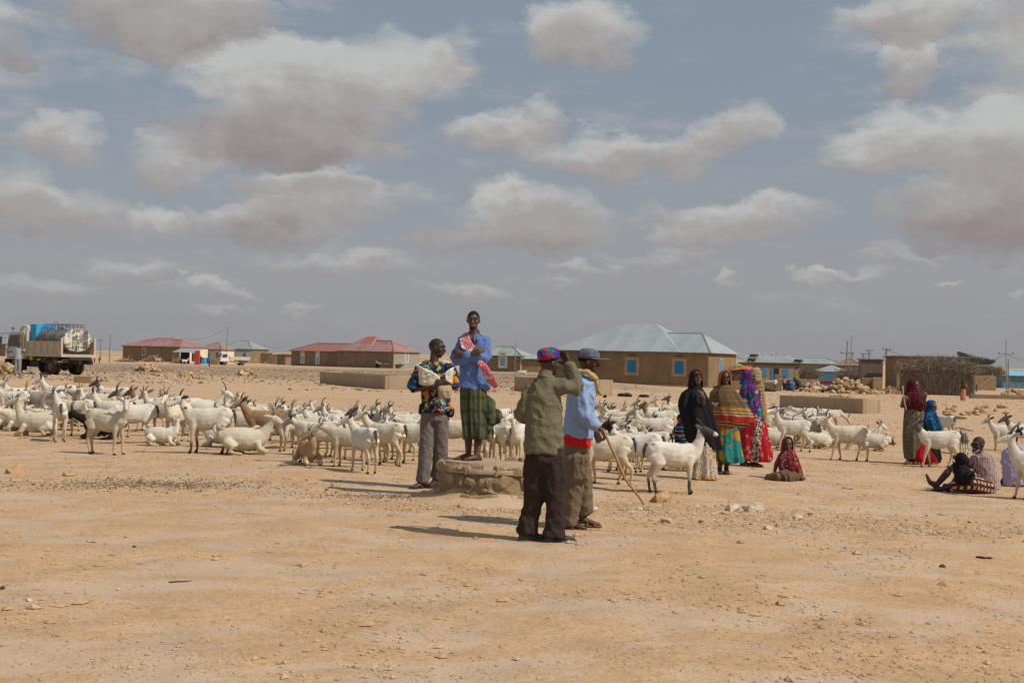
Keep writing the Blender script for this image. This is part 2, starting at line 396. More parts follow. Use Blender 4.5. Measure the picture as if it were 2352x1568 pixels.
def m_roof(c, rust, k=.5, gap=.2):
    def fn(t, o, tc):
        u, v = t.sep(tc['UV'])[:2]
        w = t.m('SINE', t.m('MULTIPLY', u, 2 * pi / gap))
        sheet = t.m('FRACT', t.m('MULTIPLY', t.m('FLOOR', t.m('DIVIDE', u, .9)), .617))
        n = t.noise(t.comb(t.m('MULTIPLY', t.m('FLOOR', t.m('DIVIDE', u, 1.6)), 3.7), t.m('FLOOR', t.m('DIVIDE', v, 2.4)), 0), 1.0, 2, .5)
        n2 = t.noise(o, 1.1, 5, .65)
        cc = t.mix(t.m('MULTIPLY', t.ramp(t.m('ADD', t.m('MULTIPLY', n, .6), t.m('MULTIPLY', n2, .4)), .47, .53), k), c, rust)
        cc = t.v('SCALE', cc, t.m('MULTIPLY_ADD', sheet, .14, .9))
        lap = t.ramp(t.m('FRACT', t.m('DIVIDE', v, 2.1)), 0, .04)
        cc = t.v('SCALE', cc, t.m('MULTIPLY_ADD', lap, .15, .85))
        return cc, w
    return fn
TIN = mat("zinc_roof_sheet", m_roof((.37, .405, .41), (.43, .47, .475), .5, .22), .45, .5, (.45, .04), .25)
TIN2 = mat("pale_zinc_roof_sheet", m_roof((.33, .37, .36), (.27, .31, .31), .7, .25), .55, .4, (.6, .04), .1)
GREENT = mat("green_roof_sheet", m_roof((.26, .30, .24), (.36, .40, .35), .7, .25), .6, .4, (.6, .04))
REDT = mat("red_roof_sheet", m_roof((.36, .13, .105), (.33, .26, .25), .6, .25), .6, .4, (.5, .04))
REDT2 = mat("dusty_red_roof_sheet", m_roof((.32, .125, .11), (.36, .15, .13), .5, .25), .6, .4, (.5, .04))
TEALT = mat("teal_roof_sheet", m_roof((.22, .42, .44), (.33, .40, .38), .7, .25), .6, .4, (.5, .04))
BLUEP = plain("blue_paint", (.03, .20, .40), .2, 9, .5)
BLUEB = plain("bright_blue_paint", (.05, .33, .62), .15, 6, .5)
BLUEL = plain("light_blue_paint", (.20, .42, .58), .25, 3, .6)
WHITEP = plain("white_paint", (.72, .70, .64), .1, 5, .6)
DARKM = plain("dark_opening", (.03, .025, .02), .2, 4)
WOODM = plain("weathered_wood", (.30, .22, .15), .3, 6)
GREYW = plain("grey_pole_wood", (.20, .175, .15), .25, 5)
RUSTM = plain("rusty_iron", (.22, .12, .07), .35, 6)
GREENP = plain("green_paint", (.10, .26, .16), .2, 6, .5)
REDP = plain("red_paint", (.45, .05, .04), .2, 6, .5)
EYEM = plain("dark_eye", (.02, .015, .01), .1, 5, .2, spec=.6)
WIREM = plain("wire", (.10, .10, .11), .1, 3)

def roof_mesh(faces):
    """faces: list of polygons (eave first edge); returns a mesh with slope uv"""
    vs = []; fs = []; uvs = []
    for poly in faces:
        P = [Vector(p) for p in poly]; e = (P[1] - P[0]).normalized(); n = (P[1] - P[0]).cross(P[2] - P[0]).normalized(); d = n.cross(e)
        b = len(vs); vs += P; fs.append(tuple(range(b, b + len(P)))); uvs += [((p - P[0]).dot(e), (p - P[0]).dot(d)) for p in P]
        # underside 4 cm below
        Q = [p - Vector((0, 0, .045)) for p in P]; b = len(vs); vs += Q; fs.append(tuple(reversed(range(b, b + len(Q))))); uvs += [(0, 0)] * len(Q)
        b2 = len(vs); vs += [P[0], P[1], Q[1], Q[0]]; fs.append((b2 + 3, b2 + 2, b2 + 1, b2)); uvs += [(0, 0)] * 4
    me = bpy.data.meshes.new("roof"); me.from_pydata([tuple(v) for v in vs], [], fs)
    ul = me.uv_layers.new(name="UVMap")
    for poly in me.polygons:
        for li, vi in zip(poly.loop_indices, poly.vertices): ul.data[li].uv = uvs[vi]
    return me
def hip(x0, x1, y0, y1, z, rise, oh=.3, dz=0, ins=None):
    x0 -= oh; x1 += oh; y0 -= oh; y1 += oh; d = (y1 - y0) / 2; w = x1 - x0
    z = z - rise * oh / (d - oh) * .6 + dz; top = z + rise
    if w > 2 * d or ins:
        il, ir = ins or (d, d)
        a, b = (x0 + il, (y0 + y1) / 2, top), (x1 - ir, (y0 + y1) / 2, top)
        c = [(x0, y0, z), (x1, y0, z), (x1, y1, z), (x0, y1, z)]
        return [[c[0], c[1], b, a], [c[1], c[2], b], [c[2], c[3], a, b], [c[3], c[0], a]]
    h = w / 2; a, b = ((x0 + x1) / 2, y0 + h, top), ((x0 + x1) / 2, y1 - h, top)
    c = [(x0, y0, z), (x1, y0, z), (x1, y1, z), (x0, y1, z)]
    return [[c[0], c[1], a], [c[1], c[2], b, a], [c[2], c[3], b], [c[3], c[0], a, b]]
def walls(W, D, h, th=.3):
    mb = MB()
    mb.box((-W / 2, th / 2, h / 2 - .3), (W, th, h + .6)); mb.box((-W / 2, D - th / 2, h / 2 - .3), (W, th, h + .6))
    mb.box((-th / 2, D / 2, h / 2 - .3), (th, D - 2 * th, h + .6)); mb.box((-W + th / 2, D / 2, h / 2 - .3), (th, D - 2 * th, h + .6))
    return mb
def window(root, face, u, z, w, h, shutter, surround=None, sw=.12, name="window", ext=0, frame_kind="frame"):
    """face 'F' front wall (x=u), 'R' right wall (y=u)"""
    def bx(mb, cu, cz, du, dz, out, dep):
        if face == 'F': mb.box((cu, -out + dep / 2, cz), (du, dep, dz))
        else: mb.box((out - dep / 2, cu, cz), (dep, du, dz))
    m = MB(); bx(m, u, z + h / 2, w, h, .012, .05)
    nb = max(1, int(round(w / .35)))
    o = obj(name, m, shutter, root)
    s = MB()
    for i in range(nb + 1): bx(s, u - w / 2 + w * i / nb, z + h / 2, .035, h, .03, .035)
    bx(s, u, z + h * .5, w, .035, .034, .03)
    obj("sash" if name == "window" else "panel_rail", s, shutter, o)
    if surround:
        f = MB()
        bx(f, u, z + h + sw / 2 + ext / 2, w + 2 * sw, sw + ext, .05, .09); bx(f, u, z - sw / 2, w + 2 * sw, sw, .07, .11)
        for sg in (-1, 1): bx(f, u + sg * (w / 2 + sw / 2), z + h / 2, sw, h, .05, .09)
        obj(frame_kind, f, surround, o)
        if ext > .3:
            for i in range(4):
                g = MB(); bx(g, u + (i - 1.5) * w * .25, z + h + sw * .6 + ext * .6, w * .14, .12, .058, .02); obj("vent", g, DARKM, o)
def house(label, px, py, ang, W, D, h, rise, wallm, roofm, wing=None, name="house", sidem=None, oh=.3, ins=None, cat="house", group=None, dz=0):
    p = G(px, py); r = thing(name, label, cat, p + Vector((0, 0, dz)), -radians(ang), group)
    obj("wall", walls(W, D, h), wallm, r)
    if roofm:
        obj("roof", roof_mesh(hip(-W, 0, 0, D, h, rise, oh, 0, ins)), roofm, r)
        if wing: obj("roof", roof_mesh(hip(-W, -W + wing[0], 0, wing[1], h, wing[2], oh, .03, wing[3] if len(wing) > 3 else None)), roofm, r)
        # ridge caps
        mb = MB(); H = hip(-W, 0, 0, D, h, rise, oh, 0, ins)
        if W > D:
            a, b = Vector(H[0][3]), Vector(H[0][2]); c0, c1 = Vector(H[0][0]), Vector(H[0][1])
            for q in ((a, b), (a, c0), (b, c1)): mb.tube([q[0] + Vector((0, 0, .02)), q[1] + Vector((0, 0, .02))], .07, 6)
            obj("ridge_cap", mb, roofm, r)
    if sidem:
        mb = MB(); mb.box((.02, D / 2, h / 2 - .1), (.04, D - .02, h - .02)); obj("painted_facade", mb, sidem, r)
    return r
GH = "tin roofed houses of the village"
# far left house behind the lorry
h = house("grey tin roofed house at the left edge behind the tanker lorry", 12, 818, 25, 14, 6, 2.9, 1.3, MUDD, TIN2, group=GH)
mb = MB(); mb.box((.03, 3, 1.4), (.05, 5.9, 2.8)); obj("painted_facade", mb, BLUEL, h)
window(h, 'F', -3.2, 1.0, .6, 1.2, DARKM, WHITEW)
# long red roofed house
h = house("long mud house with patchy red roof right of the tanker lorry", 412, 832, 36, 15.5, 6.2, 2.75, 1.2, MUDD, REDT, wing=(11.5, 8.4, 1.65, (5, 3.4)), group=GH, sidem=CREAM)
window(h, 'F', -9.6, 1.15, .7, 1.1, BLUEP, CREAM)
# cream shop
h = house("cream shop house with blue frieze and small red roof", 508, 833, 22, 4.6, 4.0, 2.55, 1.2, CREAM, REDT, group=GH)
window(h, 'F', -3.0, 0.0, .7, 1.9, BLUEB, None, name="door")
window(h, 'F', -.9, .8, .5, 1.1, WOODM, None)
mb = MB()
for i in range(14): mb.box((-4.45 + i * .33, -.012, 2.28 + .05 * (i % 2)), (.17, .02, .34 - .08 * (i % 2)))
obj("painted_frieze", mb, BLUEB, h)
# green roofed house
h = house("cream and brown house with pale green hip roof behind white lorry", 577, 834, 24, 7.6, 5.5, 2.75, 1.5, WHITEW, TIN2, group=GH, sidem=MUD)
window(h, 'R', 2.5, 1.1, .6, 1.2, GREENP, MUD); window(h, 'F', -1.6, .9, .6, 1.0, BLUEB, None)
mb = MB()
for i in range(15): mb.tube([(-7.4 + i * .5, -.02, 2.3), (-7.15 + i * .5, -.02, 2.12), (-6.9 + i * .5, -.02, 2.3)], .06, 5)
mb.box((-3.8, -.012, 2.42), (7.4, .02, .2))
obj("painted_frieze", mb, BLUEB, h)
# ruined walls
def wall_block(label, px, py, ang, W, D, h, m, name="wall", cat="wall", group=None, ragged=.0, dz=0):
    p = G(px, py); r = thing(name, label, cat, p, -radians(ang), group); mb = MB(); n = max(1, int(W / .5))
    for i in range(n):
        hh = h - ragged * R.random() * h
        mb.box((-W + (i + .5) * W / n, D / 2, hh / 2 - .2), (W / n + .0, D, hh + .4))
    obj("masonry", mb, m, r); return r
wall_block("ragged mud wall of the ruin beside the pale green roofed house", 624, 835, 18, 2.4, .4, 2.0, MUDD, ragged=.06)
wall_block("broken low mud wall right of the ruin wall", 634, 836, 10, 1.3, .4, 1.9, MUD, ragged=.3)
h = house("low flat annex at the left end of the middle mud house", 655, 838, 24, 1.7, 3, 1.75, .2, MUDD, REDT2, name="annex", cat="annex")
# middle house
h = house("long mud house with dusty red roof and painted white facade", 811, 843, 36, 13.5, 5.6, 2.45, 1.25, MUDD, REDT2, group=GH, sidem=WHITEW)
window(h, 'F', -10.9, .55, .55, 1.0, BLUEL, WHITEW, .16, ext=.75); window(h, 'F', -7.6, .45, .55, 1.0, BLUEL, WHITEW, .16, ext=.75)
def on_right(h, items, x=.045):
    for nm, y, z, w, hh, m in items:
        mb = MB(); mb.box((x + .01, y, z), (.03, w, hh)); obj(nm, mb, m, h)
on_right(h, [("door", 2.8, .95, .55, 1.9, BLUEL), ("window", 1.1, 1.25, .45, 1.1, BLUEP), ("window", 4.4, 1.25, .45, 1.1, BLUEP), ("painted_band", 2.8, 2.05, 5.2, .07, DARKM), ("painted_band", 2.8, .28, 5.3, .16, DARKM)])
for yy in (.25, 1.75, 3.7, 5.3):
    mb = MB()
    for k in range(8):
        mb.box((.062, yy + .06 * ((k % 2) * 2 - 1), .5 + k * .18), (.02, .13, .11), rx=.7)
    obj("painted_ornament", mb, plain("ornament_paint", (.30, .10, .06), .6, 30), h)
mb = MB(); mb.box((.3, 2.8, 2.62), (.5, 5.6, .3)); obj("parapet", mb, WHITEW, h)
# house behind
h = house("tall red roofed house rising behind the painted facade house", 903, 846, 36, 11.5, 6.0, 2.6, 1.65, MUDD, REDT, wing=(6.5, 7.4, 2.3, (3.2, 2.2)), group=GH, sidem=GREYC)
window(h, 'R', 3.0, 1.0, .55, 1.4, BLUEL, WHITEW)
h = house("small grey annex with blue door beside the tall red roofed house", 943, 845, 8, 1.0, 2.4, 1.85, .1, GREYC, None, name="annex", cat="annex")
window(h, 'F', -.5, 0, .5, 1.6, BLUEB, GREENP, .06, name="door")
h = house("squat round-cornered store with low grey tin roof by the mid houses", 919, 846, 8, 3.0, 2.6, .75, .55, MUD, TIN, name="store", cat="store")
# right of blue man
h = house("brown house with dull green roof and white end wall behind the men", 1195, 854, 24, 6.8, 4.4, 2.35, 1.3, MUDD, GREENT, group=GH, sidem=WHITEW)
window(h, 'F', -2.7, .8, .8, 1.15, BLUEL, WHITEW, .28, ext=.55); window(h, 'R', 2.2, .9, .5, 1.0, BLUEL, None)
h = house("teal roofed brown house partly hidden behind the capped man", 1290, 858, 8, 6.0, 5, 2.05, .7, MUD, TEALT, group=GH)
o = thing("notice_board", "grey notice board in a pink frame beside the white end wall", "board", G(1215, 854), -.1)
mb = MB(); mb.box((0, 0, .55), (.72, .04, .72)); obj("panel", mb, plain("grey_sheet", (.45, .47, .48), .15, 3), o)
mb = MB()
for dx in (-.4, .4): mb.box((dx, 0, .5), (.07, .07, 1.0))
mb.box((0, 0, .95), (.87, .069, .07)); mb.box((0, 0, .16), (.73, .069, .07)); obj("frame", mb, plain("pink_paint", (.45, .09, .13), .1, 5), o)
# big house
BH = house("large mud house with shiny zinc hip roof and blue shutters", 1626, 890, 25, 15.2, 9.5, 3.25, 1.85, MUD, TIN, ins=(4.7, 2.3), wing=(12.3, 11.4, 2.75, (5.3, 4.3)), oh=.28)
for u in (-2.75, -7.35): window(BH, 'F', u, 1.22, .85, 1.12, BLUEP, CEM, .3)
window(BH, 'R', 4.0, 1.45, .85, 1.1, BLUEB, CEM, .16)
for u in (-2.75, -7.35):
    mb = MB()
    for k in range(6): mb.tube([(u - .35 + k * .14, -.015, 2.78), (u - .28 + k * .14, -.015, 2.88)], .03, 4)
    obj("vent", mb, DARKM, BH)
mb = MB(); mb.box((-7.5, -.12, .0), (15.2, .24, .3)); mb.box((.12, 4.6, .0), (.24, 9.4, .3)); obj("plinth", mb, CEM, BH)
# troughs
def trough(label, px, py, ang, W, D, h):
    p = G(px, py); r = thing("water_trough", label, "trough", p, -radians(ang), "concrete water troughs"); th = .16; mb = MB()
    mb.box((-W / 2, th / 2, h / 2 - .15), (W, th, h + .3)); mb.box((-W / 2, D - th / 2, h / 2 - .15), (W, th, h + .3))
    mb.box((-th / 2, D / 2, h / 2 - .15), (th, D - 2 * th, h + .3)); mb.box((-W + th / 2, D / 2, h / 2 - .15), (th, D - 2 * th, h + .3))
    me = mb.mesh("basin"); o = obj("basin", me, CEM, r); b = o.modifiers.new("b", 'BEVEL'); b.width = .035; b.segments = 2
    mb = MB(); mb.box((-W / 2, D / 2, h * .35), (W - 2 * th - .01, D - 2 * th - .01, .1)); obj("basin_floor", mb, MUDD, r)
    return r
trough("long concrete trough left of the man holding a bundle", 884, 894.5, 67, 13.0, 1.5, .70)
trough("long concrete trough right of the women behind the goats", 1982, 950, 58, 5.5, 1.2, .68)
trough("short concrete trough with peeling render behind the capped man", 1371, 909, 55, 7.0, 1.0, .78)
# ---------------------------------------------------------------- goats
GOAT_M = {}
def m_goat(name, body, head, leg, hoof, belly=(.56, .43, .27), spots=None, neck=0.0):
    def fn(t, o, tc):
        at_ = t.new('ShaderNodeAttribute', attribute_name="mask").outputs['Color']
        hm, lm, bm_ = t.sep(at_)[:3]
        n = t.noise(o, 4, 5, .65); f = t.noise(t.v('MULTIPLY', o, (1, 1, .4)), 45, 5, .7)
        edge = t.m('MULTIPLY', t.m('SUBTRACT', n, .5), .5)
        c = t.mix(t.m('MULTIPLY', t.ramp(n, .35, .7), .5), body, tuple(q * k for q, k in zip(body, (.84, .78, .68))))
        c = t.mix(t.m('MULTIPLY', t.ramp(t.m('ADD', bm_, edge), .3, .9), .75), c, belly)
        c = t.mix(t.m('MULTIPLY', t.ramp(t.m('ADD', lm, edge), .25, .7), .9), c, leg)
        c = t.mix(t.ramp(t.m('ADD', hm, t.m('MULTIPLY', edge, .6)), .5 - neck, .62 - neck), c, head)
        if spots: c = t.mix(t.m('MULTIPLY', t.ramp(t.noise(o, 16, 2, .5), .60, .63), t.m('MAXIMUM', t.ramp(hm, .05, .3), t.ramp(lm, .4, .5))), c, spots)
        c = t.mix(t.ramp(lm, .93, .96), c, hoof)
        return t.v('SCALE', c, t.m('MULTIPLY_ADD', f, .45, .78)), t.m('ADD', f, t.m('MULTIPLY', n, .8))
    GOAT_M[name] = mat("fur_" + name, fn, .9, .12, (.6, .012))
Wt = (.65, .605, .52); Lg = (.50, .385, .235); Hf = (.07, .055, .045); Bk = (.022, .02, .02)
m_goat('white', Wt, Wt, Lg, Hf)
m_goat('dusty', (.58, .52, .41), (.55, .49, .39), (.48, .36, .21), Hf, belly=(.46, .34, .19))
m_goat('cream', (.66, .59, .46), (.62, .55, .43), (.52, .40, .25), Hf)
m_goat('greyhead', Wt, (.36, .33, .30), Lg, Hf)
m_goat('darkhead', Wt, (.13, .11, .10), Lg, Hf, neck=.2)
m_goat('blackhead', (.68, .65, .59), Bk, (.42, .35, .26), Bk, neck=.05, spots=Bk)
m_goat('brownhead', Wt, (.20, .13, .09), Lg, Hf, neck=.25)
m_goat('spotted', Wt, (.68, .65, .58), (.60, .52, .40), Bk, spots=(.03, .03, .03))
m_goat('socks', Wt, (.62, .60, .56), Bk, Bk, spots=(.03, .03, .03))
m_goat('mask', (.72, .68, .60), (.07, .06, .055), Bk, Bk, neck=-.05)
m_goat('brown', (.33, .20, .115), (.36, .25, .16), (.34, .19, .09), Hf, belly=(.50, .42, .30))
m_goat('tan', (.42, .28, .16), (.22, .14, .09), (.30, .18, .10), Hf, belly=(.62, .55, .44))
m_goat('grey', (.36, .31, .28), (.30, .26, .23), (.34, .28, .23), Hf, belly=(.50, .46, .42))
m_goat('black', Bk, Bk, Bk, Bk, belly=(.03, .027, .025))
HORN = plain("horn", (.16, .12, .085), .25, 30, .6)
HORND = plain("dark_horn", (.06, .05, .045), .2, 30, .6)
EARL = plain("pale_ear_fur", (.50, .46, .42), .2, 20); EARD = plain("dark_ear_fur", (.10, .085, .08), .2, 20)
TAILD = plain("dark_tail_fur", (.08, .07, .065), .3, 30); TAILW = plain("pale_tail_fur", (.58, .50, .40), .2, 30)
def goat_geo(pose, hy=0.0, look='up', seed=0, fat=1.0):
    """returns meshes of one goat facing +x, withers about 0.70 m"""
    V3 = Vector; mb = MB(); rg = random.Random(seed); segs = []
    lie = pose == 'L'; zo = -.30 if lie else 0.0
    T = [(-.40, .56, .05, .06), (-.37, .575, .080, .095), (-.27, .575, .102, .130), (-.17, .545, .108 * fat, .145), (-.04, .515, .128 * fat, .168), (.08, .505, .128 * fat, .170), (.19, .515, .105 * fat, .160), (.29, .54, .084, .135), (.36, .57, .062, .10)]
    T = [(x * .86, z, a, b) for x, z, a, b in T]
    if lie: T = [(x, (z - .50) * .7 + .22 - (.02 if x < -.2 else 0), a * 1.12, b * .98) for x, z, a, b in T]
    mb.tube([(x, 0, z) for x, z, a, b in T], [(a, b) for x, z, a, b in T], 14, ref=(0, 1, 0))
    nz = .58 + zo + (.0 if not lie else .02)
    XS = .86
    if look == 'up': HB = V3((.47, 0, nz + .225)); hd = V3((1, 0, -.42))
    elif look == 'high': HB = V3((.42, 0, nz + .275)); hd = V3((1, 0, -.2))
    elif look == 'fwd': HB = V3((.58, 0, nz + .12)); hd = V3((1, 0, -.65))
    elif look == 'down': HB = V3((.62, 0, max(.16, nz - .18))); hd = V3((.8, 0, -1.0))
    else: HB = V3((.60, 0, max(.14, nz - .42))); hd = V3((.35, 0, -1))
    HB.x -= .055; HB.y += sin(hy) * .10; HB.x -= (1 - cos(hy)) * .05
    hd = (Matrix.Rotation(hy, 3, 'Z') @ hd).normalized()
    up = (V3((0, 0, 1)) - hd * hd.z).normalized(); lat = up.cross(hd)
    N0 = V3((.235, 0, nz - .05)); N1 = V3((.305, 0, nz + .02)); mid = N1.lerp(HB, .55) + V3((.015, 0, -.012))
    mb.tube([N0, N1, mid, HB + hd * .01], [(.085, .125), (.064, .095), (.043, .062), (.042, .050)], 12, ref=lat)
    mb.tube([HB - hd * .04, HB + hd * .02, HB + hd * .085 - up * .004, HB + hd * .15 - up * .014, HB + hd * .20 - up * .022, HB + hd * .225 - up * .026],
            [(.038, .044), (.050, .061), (.044, .055), (.030, .039), (.027, .031), (.020, .023)], 12, ref=lat)
    mb.ball(HB + hd * .015 + up * .03, (.036, .036, .030), 10)
    if rg.random() < .5 or look == 'down': mb.tube([HB + hd * .13 - up * .04, HB + hd * .13 - up * .09], [.012, .004], 6)
    # ---- legs
    LEG = []
    if not lie:
        ph = {'S': (.02, -.03, -.03, .03), 'W': (.10, -.08, -.09, .10), 'V': (-.07, .09, .10, -.06), 'A': (.02, -.03, .03, -.02)}[pose]
        for k, (sy, fr) in enumerate(((1, 1), (-1, 1), (1, -1), (-1, -1))):
            d = ph[k] + rg.uniform(-.015, .015); y = sy * .075
            if fr > 0:
                P = [(.25, y * .75, .50), (.24 + d * .15, y, .40), (.255 + d * .55, y, .24), (.25 + d * .95, y, .075), (.27 + d, y, .03), (.28 + d, y, .0)]
                rr = [(.052, .080), (.036, .050), (.025, .029), (.0185, .020), (.023, .026), (.024, .032)]
            else:
                P = [(-.28, y * .7, .52), (-.23 + d * .1, y * 1.1, .40), (-.31 + d * .4, y, .285), (-.345 + d * .75, y, .235), (-.315 + d * .97, y, .075), (-.30 + d, y, .03), (-.29 + d, y, .0)]
                rr = [(.062, .125), (.048, .082), (.028, .040), (.025, .029), (.0185, .020), (.023, .027), (.024, .032)]
            P = [(x * .86, y_, z) for x, y_, z in P]; mb.tube(P, rr, 9, ref=(0, 1, 0)); LEG.append(P)
        if seed % 3 == 0: mb.ball((-.17, 0, .37), (.06, .06, .055), 8)
    else:
        for sy in (1, -1):
            P = [(.24, sy * .09, .18), (.30, sy * .12, .08), (.42, sy * .11, .035), (.36, sy * .10, .02), (.26, sy * .11, .022)]
            P = [(x * .86, y_, z) for x, y_, z in P]; mb.tube(P, [.055, .042, .026, .020, .022], 8)
            P2 = [(-.26, sy * .13, .19), (-.12, sy * .17, .11), (-.20, sy * .19, .05), (-.08, sy * .19, .03), (.02, sy * .18, .02)]
            P2 = [(x * .86, y_, z) for x, y_, z in P2]; mb.tube(P2, [.085, .065, .035, .022, .020], 8); LEG += [P[1:], P2[1:]]
    def dsp(co, n): return .004 * noise.noise(co * 14 + V3((seed, 0, 0)))
    mb.ball((-.26, .055, .66 + zo * .82), (.05, .03, .03), 8); mb.ball((-.26, -.055, .66 + zo * .82), (.05, .03, .03), 8); mb.ball((.20, 0, .64 + zo * .85), (.06, .035, .04), 8)
    me = remesh(mb, "body", .0115, 7, dsp, .5)
    # masks: head, lower leg, belly
    at_ = me.attributes.new("mask", 'FLOAT_COLOR', 'POINT'); HC = HB + hd * .08; buf = []
    for v in me.vertices:
        c = v.co; d = (c - HC).length; dn = (c - mid).length
        h = max(0, 1 - d / .26); h = max(h, .42 * max(0, 1 - dn / .2))
        if lie:
            l = max(0, .55 - c.z * 6) if abs(c.y) > .09 else 0; b = S(.16, .04, c.z) if c.x < .42 else 0
        else:
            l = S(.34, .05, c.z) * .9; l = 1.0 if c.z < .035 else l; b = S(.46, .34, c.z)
        buf += [h, l, b, 1]
    at_.data.foreach_set("color", buf)
    # horns, ears, tail, eyes
    horns = []
    hl = (.07, .10, .15, .09)[seed % 4]
    for sy in (1, -1):
        h = MB(); b0 = HB + hd * .0 + up * .045 + lat * sy * .018
        h.tube([b0, b0 + up * hl * .45 - hd * hl * .25 + lat * sy * .012, b0 + up * hl * .75 - hd * hl * .65 + lat * sy * .03, b0 + up * hl * .85 - hd * hl * 1.0 + lat * sy * .055], [.012, .010, .007, .003], 7)
        horns.append(h.mesh("horn", True))
    ears = []
    for sy in (1, -1):
        e = MB(); b0 = HB - hd * .005 + up * .012 + lat * sy * .038; q = rg.uniform(-.1, .45)
        out = (lat * sy * .85 + up * q - hd * .62).normalized()
        e.tube([b0, b0 + out * .04, b0 + out * .085, b0 + out * .13, b0 + out * .155], [(.015, .010), (.026, .010), (.029, .009), (.018, .006), (.004, .002)], 8, ref=up)
        ears.append(e.mesh("ear", True))
    tl = MB(); b0 = V3((-.35, 0, .62)) if not lie else V3((-.36, 0, .27))
    if seed % 2: tl.tube([b0 + V3((.04, 0, 0)), b0 + V3((-.02, 0, .03)), b0 + V3((-.045, 0, -.05)), b0 + V3((-.05, 0, -.16))], [.022, .026, .024, .008], 7)
    else: tl.tube([b0 + V3((.04, 0, 0)), b0 + V3((-.02, 0, .05)), b0 + V3((-.04, 0, .10)), b0 + V3((-.02, 0, .15))], [.022, .024, .022, .006], 7)
    ey = []
    for sy in (1, -1):
        e = MB(); e.ball(HB + hd * .055 + up * .018 + lat * sy * .036, .010, 6); ey.append(e.mesh("eye", True))
    return dict(body=me, horns=horns, ears=ears, tail=tl.mesh("tail", True), eyes=ey)
GEO = {}
def geo(key):
    if key not in GEO:
        pose, look, hy, seed = key
        GEO[key] = goat_geo(pose, radians(hy), look, seed, fat=1.0 + .06 * (seed % 3 - 1))
    return GEO[key]
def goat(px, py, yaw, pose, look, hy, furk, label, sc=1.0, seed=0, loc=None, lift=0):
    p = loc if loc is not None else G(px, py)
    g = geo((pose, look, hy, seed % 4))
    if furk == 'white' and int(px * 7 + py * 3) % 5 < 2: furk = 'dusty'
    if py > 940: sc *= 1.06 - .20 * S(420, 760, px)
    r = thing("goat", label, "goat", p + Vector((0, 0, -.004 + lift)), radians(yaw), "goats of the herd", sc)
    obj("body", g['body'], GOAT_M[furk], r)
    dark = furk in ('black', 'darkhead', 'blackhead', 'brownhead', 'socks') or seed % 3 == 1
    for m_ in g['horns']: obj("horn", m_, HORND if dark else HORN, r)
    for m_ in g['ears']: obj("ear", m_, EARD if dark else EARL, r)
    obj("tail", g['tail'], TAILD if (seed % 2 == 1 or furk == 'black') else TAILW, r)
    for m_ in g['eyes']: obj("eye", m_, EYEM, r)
    return r
